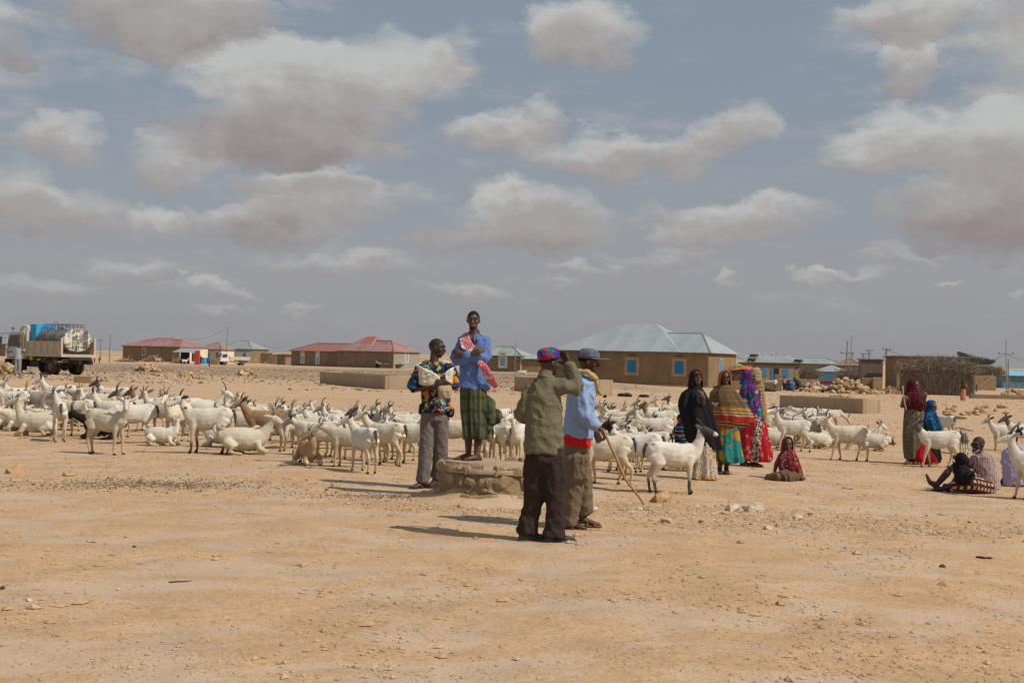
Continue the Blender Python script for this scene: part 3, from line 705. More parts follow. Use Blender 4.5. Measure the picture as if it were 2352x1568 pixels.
# px, py of the hooves in the photograph, heading (0 right, 90 away, 180 left, -90 to us), pose, head, head turn, fur, scale, seed, label
HERD = [
 (243,1043,-18,'S','up',-55,'white',1.02,0,"white goat standing at the front left of the herd, face turned to us"),
 (307,1018,198,'A','down',20,'white',1.0,1,"white goat with lowered head just right of the front left goat"),
 (372,1002,165,'S','up',-25,'white',1.0,1,"white goat with dark tail above the small resting kid"),
 (407,1015,-108,'A','up',10,'cream',1.0,2,"goat facing us with raised head left of the black hoofed goat"),
 (478,1041,176,'A','up',25,'socks',1.08,3,"big white goat with black ears and black hooves, spotted neck"),
 (462,1000,8,'S','up',0,'white',1.05,2,"white long horned goat half hidden behind the black hoofed goat"),
 (370,1023,-8,'L','up',150,'white',.82,0,"young white goat lying curled with its head turned back left"),
 (612,1036,178,'A','up',10,'brown',1.12,1,"tall brown goat with pale belly standing side on"),
 (556,1043,8,'L','up',-10,'white',1.18,2,"large white goat lying in front of the tall brown goat"),
 (543,1006,-25,'L','up',20,'white',.85,1,"white kid with black shoulder mark resting left of the brown goat"),
 (708,1066,-65,'L','up',-75,'tan',1.08,3,"tan and white goat lying alone in front of the herd"),
 (737,1062,172,'W','fwd',5,'greyhead',1.08,1,"grey faced white goat walking with head low above the tan goat"),
 (836,1084,122,'S','up',55,'white',1.08,1,"white goat seen from behind nearest to the standing men, head turned left"),
 (885,1068,150,'W','up',30,'cream',1.10,3,"cream goat with full udder left of the man holding a bundle"),
 (945,1064,155,'S','fwd',20,'white',1.05,2,"white goat partly hidden behind the grey trousers"),
 (752,1010,178,'S','up',-20,'white',1.0,0,"white goat looking left at the rear above the grey faced goat"),
 (742,1030,176,'A','up',0,'white',1.0,3,"white goat in the second row above the grey faced goat"),
 (690,1016,184,'S','up',0,'spotted',1.0,1,"horned white goat just behind the rump of the brown goat"),
 (664,1030,-112,'S','up',-40,'greyhead',1.0,2,"grey masked goat facing us beside the rump of the brown goat"),
 (783,1022,180,'S','up',0,'greyhead',1.0,2,"grey faced horned goat in the middle of the left herd"),
 (806,1014,178,'A','fwd',0,'greyhead',1.0,3,"goat with grey nose and long horns behind the rear view goat"),
 (792,1050,176,'V','down',0,'cream',1.0,2,"cream goat with its head down left of the rear view goat"),
 (858,1033,174,'S','up',10,'darkhead',1.0,0,"dark faced white goat above the rear view goat"),
 (935,1022,176,'A','up',0,'greyhead',1.0,1,"white goat with a grey nose at the back left of the bundle man"),
 (912,1037,170,'S','fwd',0,'darkhead',1.0,3,"goat with grey black neck just behind the cream uddered goat"),
 (588,1000,180,'S','up',0,'white',1.0,0,"white goat whose head shows above the neck of the brown goat"),
 (622,1000,182,'A','fwd',0,'white',1.0,1,"white goat whose back shows above the back of the brown goat"),
 (1045,1052,176,'W','fwd',0,'white',1.08,0,"white goat seen between the grey trousers and the green skirt"),
 (1112,1062,112,'S','fwd',0,'cream',1.02,1,"cream goat seen from behind under the blown skirt"),
 (1150,1064,118,'W','fwd',20,'cream',1.02,3,"yellowish goat with dark tail right of the blown skirt"),
 (1152,985,205,'S','up',0,'white',.82,2,"small white goat standing alone behind the blown skirt"),
 (1190,1066,-100,'S','high',-30,'spotted',1.05,0,"goat with speckled legs stretching its neck left of the green jacket"),
 (1173,1002,190,'L','up',0,'brownhead',.9,3,"brown and white kid lying left of the green jacket"),
 (1392,1112,172,'W','fwd',-25,'cream',1.12,1,"cream goat standing behind the slanting stick"),
 (1463,1104,162,'S','up',10,'blackhead',1.12,3,"white goat with jet black head and black lower legs"),
 (1545,1133,4,'S','high',-12,'mask',1.12,1,"bright white goat with black socks standing in full side view"),
 (1504,1036,172,'S','up',0,'greyhead',1.08,2,"slender grey nosed goat looking left above the black headed goat"),
 (1405,1028,166,'A','up',0,'white',1.02,1,"white goat looking left just right of the pale blue sleeve"),
 (1440,1032,164,'S','fwd',0,'white',1.05,3,"white goat showing its rump in the middle of the right herd"),
 (1518,1010,173,'A','up',0,'brownhead',1.08,0,"white goat with chocolate brown head and neck"),
 (1545,1020,182,'L','up',0,'white',1.15,1,"large white goat lying beside the striped toddler"),
 (1497,990,180,'S','up',0,'greyhead',1.0,1,"grey faced goat behind the brown necked goat"),
 (1432,985,178,'L','high',30,'darkhead',1.0,2,"dark eared goat resting at the back of the right herd"),
 (1398,978,-100,'L','high',0,'blackhead',.95,3,"black eared goat facing us at the far back of the right herd"),
 (1465,982,180,'L','up',0,'spotted',1.0,2,"white goat with black ears resting at the back"),
 (1410,996,172,'S','up',0,'spotted',.95,0,"black eyed white goat behind the one by the blue sleeve"),
 (1535,980,175,'S','up',0,'white',1.0,3,"white goat at the back left of the black veil"),
 (1560,975,178,'S','high',0,'darkhead',1.0,1,"dark browed goat at the rear edge beside the black veil"),
 (1568,1005,176,'S','fwd',0,'cream',1.0,2,"cream goat nosing in behind the black veil"),
 (1516,972,170,'L','up',0,'greyhead',1.0,0,"grey muzzled goat lying at the rear edge of the right herd"),
 (1822,1036,172,'W','high',0,'white',1.10,0,"white goat with neck stretched up left of the seated girl"),
 (1868,1026,98,'S','fwd',0,'grey',1.0,1,"grey brown goat seen from behind in the right herd"),
 (1948,1057,168,'W','up',10,'cream',1.12,2,"cream goat walking left at the front of the right herd"),
 (2010,1035,172,'L','down',0,'white',1.05,3,"white goat curled up at the right end of the herd"),
 (1908,1027,168,'L','up',20,'spotted',1.05,1,"white goat lying behind the legs of the walking cream goat"),
 (1860,1020,176,'L','up',0,'white',1.05,2,"white goat lying under the white goat with stretched neck"),
 (1768,1016,10,'L','down',0,'white',1.0,0,"white goat lying beside the red patterned skirt"),
 (1795,1020,184,'L','fwd',0,'white',1.0,3,"white goat lying right of the red patterned skirt"),
 (1765,990,-150,'S','up',30,'spotted',1.0,2,"white goat with a black eye patch against the purple veil"),
 (1800,978,182,'L','high',0,'darkhead',1.05,1,"dark striped face goat in front of the long trough"),
 (1826,980,178,'L','high',0,'spotted',1.05,0,"white goat with grey ears before the middle of the trough"),
 (1850,984,182,'S','fwd',0,'spotted',1.0,3,"speckled goat with upright ear before the long trough"),
 (1836,1000,176,'S','fwd',0,'brownhead',1.0,1,"goat with dark brown face lowered among white ones"),
 (1892,1000,100,'S','down',0,'white',1.05,1,"white goat rump with dark tail stripe behind the grey goat"),
 (1905,990,8,'A','down',0,'white',1.05,2,"white goat grazing at the back right of the trough"),
 (1925,1012,184,'L','up',0,'spotted',.95,0,"white kid face just above the walking cream goat"),
 (1985,1020,-20,'L','up',30,'spotted',1.0,1,"resting goat with black ear tips looking right"),
 (1945,1014,172,'L','fwd',0,'white',.95,2,"white kid lying low behind the walking cream goat"),
 (2158,1073,172,'W','up',5,'darkhead',1.12,1,"white goat with dark face stripe walking past the two women"),
 (2172,1008,110,'S','fwd',0,'white',1.05,3,"white goat showing its flank behind the girl in blue"),
 (2214,1042,80,'S','fwd',0,'grey',.78,0,"small grey goat seen from behind near the seated old man"),
 (2385,1148,170,'V','high',0,'white',1.15,2,"tall white goat in front of the seated old man at the right edge"),
 (2306,1034,184,'S','up',0,'greyhead',1.0,1,"grey eared goat looking left above the seated old man"),
 (2352,1040,180,'S','up',0,'darkhead',1.1,0,"dark striped goat at the right edge above the lavender shirt"),
 (2395,1062,175,'S','fwd',0,'blackhead',1.0,2,"black faced goat entering at the right edge"),
 (137,958,176,'A','up',0,'white',1.12,1,"long white goat with lop ears at the back of the left herd"),
 (50,955,-158,'S','up',20,'greyhead',1.0,2,"grey headed goat with black beard near the left edge"),
 (84,968,165,'S','down',0,'grey',1.0,3,"grey goat with lowered head and dark tail in the left herd"),
 (136,1013,112,'S','up',60,'greyhead',1.02,1,"white goat seen from behind with horned grey head looking left"),
 (90,1002,176,'L','high',0,'white',1.15,0,"large white goat lying in front at the left edge of the herd"),
 (30,987,184,'L','up',0,'white',1.05,1,"white goat lying behind the large resting goat"),
 (8,980,178,'L','up',30,'greyhead',1.0,2,"resting goat cut by the left edge of the frame"),
 (14,963,150,'S','fwd',0,'white',1.05,3,"white goat with a brown patch at the far left edge"),
 (190,988,108,'S','up',40,'greyhead',1.0,3,"grey faced goat seen from behind left of the horned one"),
 (222,980,-8,'A','down',0,'cream',1.05,0,"horned cream goat lowering its head to the right"),
 (262,957,177,'S','up',0,'darkhead',1.05,3,"white bodied goat with black head and neck at the back left"),
 (203,966,176,'S','fwd',0,'grey',1.0,1,"dusky grey goat in front of the black necked one"),
 (240,1008,180,'L','fwd',0,'black',1.10,2,"black goat lying behind the front left goat"),
 (170,978,10,'L','down',0,'white',1.05,0,"white goat lying with folded legs behind the rear view goat"),
 (313,992,176,'S','up',0,'brownhead',.98,2,"brown faced horned goat behind the one with lowered head"),
 (160,940,182,'L','up',0,'greyhead',.9,3,"small grey faced goat peeping over the back row"),
 (74,980,190,'L','up',-60,'darkhead',1.0,1,"dark nosed goat resting with its face turned to us at left"),
 (232,1000,160,'S','down',20,'spotted',.95,2,"speckled goat nuzzling the black lying goat"),
 (55,990,176,'L','fwd',0,'cream',1.0,3,"cream goat lying low between two white ones at left"),
 (115,985,172,'L','fwd',0,'white',1.0,2,"white goat lying just left of the rear view goat"),
 (345,990,172,'S','up',0,'brownhead',1.0,0,"goat with brown ears standing behind the dark tailed goat"),
 (425,990,172,'S','fwd',0,'cream',1.0,1,"cream goat in the shade behind the one facing us"),
 (512,1026,182,'L','fwd',0,'white',.95,3,"white goat lying under the black hoofed goat"),
 (575,1012,172,'S','fwd',0,'cream',1.0,2,"cream goat behind the front legs of the brown goat"),
 (640,1012,176,'S','fwd',0,'spotted',1.0,3,"speckled goat behind the hind legs of the brown goat"),
 (715,1020,178,'L','fwd',0,'white',1.0,1,"white goat lying behind the grey faced walking goat"),
 (826,1008,176,'L','up',0,'white',1.0,0,"white goat resting at the back centre of the left herd"),
 (872,1012,178,'S','fwd',0,'white',1.0,2,"pale goat at the back right of the left herd"),
 (905,1015,175,'S','up',0,'white',1.0,1,"white goat with curled tail left of the bundle man"),
 (985,1018,178,'L','up',0,'darkhead',.9,3,"dark nosed kid lying behind the grey trousers"),
 (1062,1000,170,'L','up',0,'spotted',.9,1,"spotted kid resting between the two standing men"),
 (1130,1040,168,'S','fwd',0,'white',1.0,0,"white goat behind the two yellowish ones"),
 (1375,1048,170,'S','fwd',0,'cream',1.0,0,"cream goat half hidden by the khaki trousers"),
 (1420,1060,176,'S','down',0,'white',1.0,1,"white goat with lowered head behind the slanting stick"),
 (1487,1058,170,'L','fwd',0,'white',1.05,2,"white goat lying behind the black headed goat"),
 (1528,1052,-160,'L','up',0,'cream',1.0,1,"cream goat lying above the back of the black socked goat"),
 (1880,1012,176,'S','up',0,'white',1.0,0,"white goat facing left behind the grey brown goat"),
 (1745,1005,175,'S','fwd',0,'white',1.0,2,"white goat seen in the gap beside the tie dyed veil"),
 (560,1030,174,'S','fwd',0,'cream',1.0,3,"cream goat squeezed between the black hoofed goat and the brown goat"),
 (660,1000,172,'L','up',0,'greyhead',1.0,1,"grey faced goat lying at the back above the brown goat's tail"),
 (718,1045,165,'S','up',0,'white',1.05,2,"white goat standing just behind the grey faced walking goat"),
 (770,1052,120,'A','fwd',0,'cream',1.0,0,"cream goat showing its rump right of the grey faced walking goat"),
 (802,1072,168,'S','fwd',10,'white',1.0,3,"white goat hidden behind the shoulder of the rear view goat"),
 (862,1058,140,'S','down',0,'white',1.0,2,"white goat with head down beside the cream uddered goat"),
 (920,1056,160,'S','up',0,'greyhead',1.0,1,"grey faced goat between the uddered goat and the bundle man"),
 (962,1040,176,'S','fwd',0,'spotted',1.0,0,"speckled goat passing behind the grey trousers"),
 (1365,1080,160,'S','up',0,'white',1.0,3,"white goat close behind the khaki trousers"),
 (1436,1082,150,'A','fwd',0,'cream',1.0,2,"cream goat showing its rump beside the slanting stick"),
 (1492,1078,168,'S','up',0,'spotted',1.0,1,"speckled goat between the black headed and the black socked goats"),
 (1462,1020,174,'L','up',0,'white',1.0,3,"white goat lying in the middle rows of the right herd"),
 (1480,1000,176,'S','fwd',0,'white',1.0,2,"white goat with its neck stretched forward in the right herd"),
 (1424,1006,170,'S','up',0,'white',1.0,1,"white goat second from the pale blue sleeve in the back rows"),
 (1785,1030,176,'L','up',0,'white',1.05,1,"white goat lying lowest beside the red patterned skirt"),
 (1842,1016,160,'S','fwd',0,'white',1.0,3,"white goat just left of the grey brown goat's flank"),
 (1882,1030,178,'L','fwd',0,'cream',1.0,2,"cream goat lying behind the legs of the grey brown goat"),
 (262,1003,176,'S','up',0,'white',1.0,1,"white goat standing just right of the front left goat's head"),
 (178,1002,160,'S','fwd',0,'cream',1.0,3,"cream goat left of the front left goat"),
 (112,968,172,'S','fwd',0,'white',1.0,2,"white goat below the long white one at the back left"),
 (30,968,172,'S','up',0,'greyhead',1.0,0,"grey faced goat at the back near the left edge"),
]
for (px, py, yaw, pose, look, hy, fur, sc, seed, lab) in HERD: goat(px, py, yaw, pose, look, hy, fur, lab, sc, seed)
# far goats
for (px, py, yaw, pose, look, fur, lab, sc) in [
    (1122,-1,0,'','','','',0), (363,835,170,'S','up','white',"distant white goat right of the tanker lorry",1.1), (424,838,10,'S','up','white',"distant white goat facing right near the brushwood",1.1),
    (1199,869.5,185,'S','graze','white',"distant white goat grazing beside the notice board",1.1), (1756,895,175,'S','up','white',"white goat beside the stone heap behind the women",1.1),
    (1878,900,180,'L','high','white',"white goat lying below the stone yard wall",1.1), (1945,897,172,'S','up','white',"white goat standing on the orange stone heap",1.1),
    (1772,895,8,'S','down','tan',"tan donkey coloured goat by the mud pillar",1.25)]:
    if sc: goat(px, py, yaw, pose, look, 0, fur, lab, sc, 0)
# ---------------------------------------------------------------- people toolkit
class Fr:
    """local frame of one figure: P(px,py,depth) turns a place in the photograph into local metres"""
    def __init__(s, px, py, lift=0.0, base=None):
        s.px, s.py = px, py; s.o = base if base is not None else G(px, py); s.o = s.o + Vector((0, 0, lift)); s.s = F / s.o.y
    def P(s, px, py, dep=0.0):
        dx, dz = px - s.px, s.py - py; k = (1 + dep / s.o.y) / s.s
        c, sn = cos(ROLL), sin(ROLL)
        return Vector(((dx * c - dz * sn) * k + dep * s.o.x / s.o.y, dep, (dz * c + dx * sn) * k - 0.0))
def v3(*a): return Vector(a)
def frame(f, u=None):
    f = Vector(f).normalized(); u = Vector(u or (0, 0, 1)); u = (u - f * f.dot(u)).normalized(); return f, u, u.cross(f)   # l = viewer's... left-hand side of the figure
def head(mb, c, f, u=None, k=1.0, beard=0.0, smile=0):
    f, u, l = frame(f, u); c = Vector(c)
    M = Matrix((l, f, u)).transposed()
    mb.ball(c + u * .022 * k - f * .012 * k, (.073 * k, .095 * k, .092 * k), 18, M)
    mb.tube([c + f * .02 * k + u * .02 * k, c + f * .038 * k - u * .03 * k, c + f * .050 * k - u * .075 * k, c + f * .055 * k - u * .100 * k], [(.060 * k, .058 * k), (.056 * k, .048 * k), (.043 * k, .034 * k), (.022 * k, .018 * k)], 14, ref=l)
    mb.tube([c + f * .080 * k + u * .020 * k, c + f * .096 * k - u * .008 * k, c + f * .108 * k - u * .022 * k, c + f * .088 * k - u * .034 * k], [(.010 * k, .010 * k), (.012 * k, .012 * k), (.018 * k, .012 * k), (.014 * k, .007 * k)], 8, ref=l)
    mb.tube([c + f * .074 * k + u * .035 * k + l * .05 * k, c + f * .088 * k + u * .037 * k, c + f * .074 * k + u * .035 * k - l * .05 * k], [.009 * k, .012 * k, .009 * k], 8)
    mb.tube([c + f * .070 * k - u * .058 * k + l * .026 * k, c + f * .088 * k - u * .056 * k, c + f * .070 * k - u * .058 * k - l * .026 * k], [.009 * k, .013 * k, .009 * k], 8)
    for sg in (1, -1):
        mb.ball(c + l * sg * .045 * k + f * .055 * k - u * .015 * k, (.022 * k, .02 * k, .022 * k), 8, M)
        e = c + l * sg * .075 * k - f * .008 * k - u * .003 * k
        mb.ball(e, (.010 * k, .017 * k, .028 * k), 8, M)
def neck(mb, c, f, base, k=1.0):
    f, u, l = frame(f); mb.tube([Vector(c) - f * .02 * k - u * .03 * k, Vector(c) - f * .022 * k - u * .08 * k, base, Vector(base) - v3(0, 0, .06 * k)], [(.052 * k, .054 * k), (.050 * k, .052 * k), (.058 * k, .056 * k), (.068 * k, .058 * k)], 12, ref=l)
def hand(mb, w, d, n, k=1.0, curl=.35, side=1):
    """w wrist, d direction of the fingers, n normal of the back of the hand"""
    d = Vector(d).normalized(); n = Vector(n); n = (n - d * n.dot(d)).normalized(); l = d.cross(n) * side; w = Vector(w)
    mb.tube([w - d * .02 * k, w + d * .02 * k, w + d * .06 * k, w + d * .09 * k], [(.027 * k, .019 * k), (.031 * k, .017 * k), (.040 * k, .016 * k), (.038 * k, .013 * k)], 12, ref=l)
    for i, (o, L, r) in enumerate(((-.030, .070, .0085), (-.010, .082, .009), (.011, .077, .009), (.030, .060, .008))):
        p = w + d * .085 * k + l * o * k; q = d.copy(); pts = [p]
        for j, fr in enumerate((.45, .32, .23)):
            q = (q - n * curl * (1 + .12 * i)).normalized(); pts.append(pts[-1] + (q + l * o * 2.5) * L * fr * k)
        mb.tube(pts, [r * k * 1.05, r * k, r * k * .9, r * k * .75], 8)
    p = w + d * .03 * k - l * .030 * k; q1 = (d * .7 - l * .8 - n * .25).normalized(); q2 = (d * 1.0 - l * .25 - n * .4 * (1 + curl)).normalized()
    mb.tube([p, p + q1 * .035 * k, p + q1 * .035 * k + q2 * .03 * k, p + q1 * .035 * k + q2 * .052 * k], [.0135 * k, .0115 * k, .0105 * k, .008 * k], 8)
def limb(mb, pts, rad, k=1.0, n=10): mb.tube(pts, [(r if not hasattr(r, '__len__') else r) for r in [([q * k for q in r] if hasattr(r, '__len__') else r * k) for r in rad]], n)
def foot(mb, a, d, k=1.0):
    """a ankle, d horizontal direction of the toes"""
    d = Vector(d).normalized(); a = Vector(a); g = Vector((a.x, a.y, 0)); z = max(.0, a.z - .09 * k)
    h = Vector((0, 0, z)); l = v3(0, 0, 1).cross(d)
    mb.tube([a + v3(0, 0, .02), a - v3(0, 0, .03) * k + d * .01, g + h + d * .05 * k + v3(0, 0, .045 * k), g + h + d * .13 * k + v3(0, 0, .028 * k), g + h + d * .18 * k + v3(0, 0, .018 * k)], [(.036 * k, .038 * k), (.036 * k, .042 * k), (.040 * k, .035 * k), (.046 * k, .022 * k), (.032 * k, .015 * k)], 10, ref=l)
    mb.ball(g + h - d * .035 * k + v3(0, 0, .035 * k), (.032 * k, .032 * k, .034 * k), 8)
def folds(amp, fx=9, fz=3.0, seed=0, amp2=.003, hem=None):
    def fn(c, n):
        w = noise.noise(Vector((c.x * fx + seed, c.y * fx, c.z * fz)))
        w2 = noise.noise(Vector((c.x * fx * 1.3 + c.z * 7, c.y * fx * 1.3, c.z * 5 - c.x * 4 + seed)))
        w3 = noise.noise(Vector((c.x * 7 + seed, c.y * 7, c.z * 15 + c.x * 5)))
        r = max(-.3, 1 - abs(w) * 2.8); r2 = max(-.2, 1 - abs(w2) * 3.2); r3 = max(-.2, 1 - abs(w3) * 3.4)
        return amp * (r * .5 + r2 * .4 + r3 * .16) - amp * .3 + amp2 * noise.noise(c * 40)
    return fn
def loft(rings, n=72, seed=0, m=None, close_top=True, twist=0.0, sub=10, waves=(5, 9, 14)):
    """rings: (centre, rx, ry, fold amplitude) from top to bottom; interpolated smoothly"""
    rg = random.Random(seed); ph = [rg.uniform(0, 6.28) for _ in range(6)]
    R_ = []
    for a, b in zip(rings, rings[1:]):
        for j in range(sub):
            t = j / sub; R_.append((Vector(a[0]).lerp(Vector(b[0]), t), a[1] + (b[1] - a[1]) * t, a[2] + (b[2] - a[2]) * t, a[3] + (b[3] - a[3]) * t))
    R_.append((Vector(rings[-1][0]), *rings[-1][1:]))
    for _ in range(3):   # round the profile
        Q = [R_[0]] + [((a[0] + b[0] * 2 + c[0]) / 4, (a[1] + 2 * b[1] + c[1]) / 4, (a[2] + 2 * b[2] + c[2]) / 4, (a[3] + 2 * b[3] + c[3]) / 4) for a, b, c in zip(R_, R_[1:], R_[2:])] + [R_[-1]]
        R_ = Q
    vs = []; fs = []
    for i, (c, rx, ry, am) in enumerate(R_):
        am *= 1.35
        for k in range(n):
            a = 2 * pi * k / n; z = c.z
            w = sin(waves[0] * a + ph[0] + z * 1.3) + .7 * sin(waves[1] * a + ph[1] - z * 2.1) + .45 * sin(waves[2] * a + ph[2] + z * 1.1)
            w += 1.4 * noise.noise(Vector((cos(a) * 2.2, sin(a) * 2.2, z * 2.5 + seed)))
            q = 1 + am * w
            vs.append(c + Vector((cos(a) * rx * q, sin(a) * ry * q, .35 * am * rx * w)))
    m_ = len(R_)
    for i in range(m_ - 1):
        for k in range(n):
            k2 = (k + 1) % n; fs.append((i * n + k2, i * n + k, i * n + n + k, i * n + n + k2))
    if close_top:
        vs.append(R_[0][0] + Vector((0, 0, min(R_[0][1], R_[0][2]) * .12))); t = len(vs) - 1
        for k in range(n): fs.append((t, k, (k + 1) % n))
    me = bpy.data.meshes.new("cloth"); me.from_pydata([tuple(v) for v in vs], [], fs); me.shade_smooth(); return me
def cloth(name, me, m, parent, thick=.008):
    o = obj(name, me, m, parent); s = o.modifiers.new("thickness", 'SOLIDIFY'); s.thickness = thick; s.offset = -1; return o
def strip(pts, widths, side, thick=.012, n=1, wave=0.0, seed=0, seg=8):
    """a hanging length of cloth following pts, with folds across its width"""
    mb = MB(); P = []; W = []; Sd = []
    for i in range(len(pts) - 1):
        for j in range(seg):
            t = j / seg; P.append(Vector(pts[i]).lerp(Vector(pts[i + 1]), t)); W.append(widths[i] + (widths[i + 1] - widths[i]) * t)
            s0 = Vector(side[i] if isinstance(side, list) else side); s1 = Vector(side[i + 1] if isinstance(side, list) else side); Sd.append(s0.lerp(s1, t).normalized())
    P.append(Vector(pts[-1])); W.append(widths[-1]); Sd.append(Vector(side[-1] if isinstance(side, list) else side).normalized())
    for _ in range(4): P = [P[0]] + [(a + b * 2 + c) / 4 for a, b, c in zip(P, P[1:], P[2:])] + [P[-1]]
    m_ = 13; vs = []
    for i, p in enumerate(P):
        t = (P[min(i + 1, len(P) - 1)] - P[max(i - 1, 0)]).normalized(); nn = t.cross(Sd[i]).normalized()
        for k in range(m_):
            u = k / (m_ - 1) - .5
            vs.append(p + Sd[i] * u * W[i] + nn * (wave * (sin(u * 14 + seed + i * .05) + .5 * sin(u * 31 + seed * 2 + i * .08))))
    fs = [(i * m_ + k, i * m_ + k + 1, i * m_ + m_ + k + 1, i * m_ + m_ + k) for i in range(len(P) - 1) for k in range(m_ - 1)]
    me = bpy.data.meshes.new("strip"); me.from_pydata([tuple(v) for v in vs], [], fs); me.shade_smooth(); return me
def hair_cap(c, f, k=1.0, grow=.004, low=0.0, front=.045):
    """thin hair shell over the back and top of the skull"""
    f, u, l = frame(f); c = Vector(c) + u * .022 * k - f * .012 * k; vs = []; fs = []; n = 28; m_ = 12
    for i in range(m_ + 1):
        for q in range(n):
            a = 2 * pi * q / n; fw = cos(a)
            lim = 1.72 + low - .82 * (max(0, fw) ** .8)        # how far down from the crown: high at the forehead, low at the nape
            th = lim * i / m_; th = max(th, .001)
            d = f * (sin(th) * cos(a) * (.095 * k + grow)) + l * (sin(th) * sin(a) * (.073 * k + grow)) + u * (cos(th) * (.092 * k + grow))
            vs.append(c + d * (1 + .0 * i))
    fs = [(i * n + q, i * n + (q + 1) % n, i * n + n + (q + 1) % n, i * n + n + q) for i in range(m_) for q in range(n)]
    me = bpy.data.meshes.new("hair"); me.from_pydata([tuple(v) for v in vs], [], fs); me.shade_smooth(); return me
def face_bits(root, c, f, k=1.0, teeth=False):
    f, u, l = frame(f); c = Vector(c)
    for sg in (1, -1):
        e = MB(); e.ball(c + f * .076 * k + u * .012 * k + l * sg * .030 * k, (.012 * k, .010 * k, .006 * k), 8, Matrix((l, f, u)).transposed()); o = obj("eye", e.mesh("eye", True), EYEW, root)
        e = MB(); e.ball(c + f * .086 * k + u * .012 * k + l * sg * .030 * k, (.007 * k, .004 * k, .006 * k), 8, Matrix((l, f, u)).transposed()); obj("iris", e.mesh("iris", True), EYEM, o)
        e = MB(); e.tube([c + f * .085 * k + u * .036 * k + l * sg * .014 * k, c + f * .088 * k + u * .042 * k + l * sg * .032 * k, c + f * .074 * k + u * .036 * k + l * sg * .052 * k], [.004 * k, .005 * k, .003 * k], 6); obj("eyebrow", e.mesh("eyebrow", True), HAIR, root)
    e = MB(); e.tube([c + f * .078 * k - u * .052 * k + l * .024 * k, c + f * .094 * k - u * .056 * k, c + f * .078 * k - u * .052 * k - l * .024 * k], [(.003, .004) if not teeth else (.0035, .004)] * 3, 8, ref=(0, 0, 1)); obj("mouth", e.mesh("mouth", True), TEETH if teeth else LIPS, root)
def m_skin(name, c):
    def fn(t, o, tc):
        n = t.noise(o, 9, 4, .6); c2 = t.mix(t.m('MULTIPLY', t.ramp(n, .3, .7), .5), c, tuple(q * .72 for q in c)); return c2, t.noise(o, 120, 3, .6)
    return mat(name, fn, .48, .4, (.12, .003))
SKIN = m_skin("dark_brown_skin", (.105, .050, .030)); SKIN2 = m_skin("deep_brown_skin", (.070, .034, .021)); SKIN3 = m_skin("warm_brown_skin", (.135, .062, .035))
EYEW = plain("eye_white", (.22, .18, .15), .05, 5, .3); HAIR = plain("short_black_hair", (.014, .011, .010), .3, 90, .9, (.8, .004)); LIPS = plain("lips", (.10, .035, .03), .1, 5, .5); TEETH = plain("teeth", (.36, .32, .27), .05, 5, .3)
def fabric(name, fn, rough=.92):
    def g(t, o, tc):
        weave = t.noise(o, 260, 2, .5); soil = t.noise(o, 7, 5, .6)
        w = t.m('ABSOLUTE', t.m('SUBTRACT', t.noise(t.v('MULTIPLY', o, (1, 1, .45)), 9, 3, .5, .8), .5)); w2 = t.m('ABSOLUTE', t.m('SUBTRACT', t.noise(t.v('MULTIPLY', o, (.6, .8, 1.3)), 17, 3, .5, .6), .5))
        h = t.m('ADD', t.m('MULTIPLY', weave, .04), t.m('ADD', t.m('MULTIPLY', t.ramp(w, .16, 0), .75), t.m('MULTIPLY', t.ramp(w2, .13, 0), .35)))
        c = fn(t, o, tc); return t.v('SCALE', c, t.m('MULTIPLY_ADD', soil, .3, .84)), h
    return mat(name, g, rough, .12, (.42, .014))
def solid(name, c): return fabric(name, lambda t, o, tc: t.mix(0, c, c))
def stripes(name, cols, axis=2, period=.3, wob=.0, seed=0, vec=None):
    """cols: list of (position 0..1, colour) constant bands repeating"""
    def fn(t, o, tc):
        x = t.sep(o)[axis]
        if wob: x = t.m('ADD', x, t.m('MULTIPLY', t.noise(o, 3, 2, .5), wob))
        f = t.m('FRACT', t.m('DIVIDE', x, period)); c = cols[0][1]
        for pos, cc in cols[1:]: c = t.mix(t.m('GREATER_THAN', f, pos), c, cc)
        return c
    return fabric(name, fn)
def blot(name, base, layers):
    """layers: (scale, threshold, colour, kind) organic patches"""
    def fn(t, o, tc):
        c = base
        for i, (sc, th, cc) in enumerate(layers):
            q = t.v('ADD', o, (i * 3.7, i * 1.9, i * 5.3)); c = t.mix(t.ramp(t.noise(q, sc, 3, .55, .6), th, th + .035), c, cc)
        return c
    return fabric(name, fn)
def flowers(name, base, ground2, flower, heart, sc=9):
    def fn(t, o, tc):
        q = t.v('ADD', o, t.v('MULTIPLY', t.v('SUBTRACT', t.noise(o, 30, 2, .5, 0, True), (.5, .5, .5)), (.04, .04, .04)))
        d = t.new('ShaderNodeTexVoronoi', {'Vector': q, 'Scale': sc}).outputs['Distance']
        c = t.mix(t.ramp(t.noise(o, 55, 3, .6, .5), .47, .53), base, ground2)
        c = t.mix(t.ramp(d, .40, .36), c, flower); return t.mix(t.ramp(d, .12, .09), c, heart)
    return fabric(name, fn)
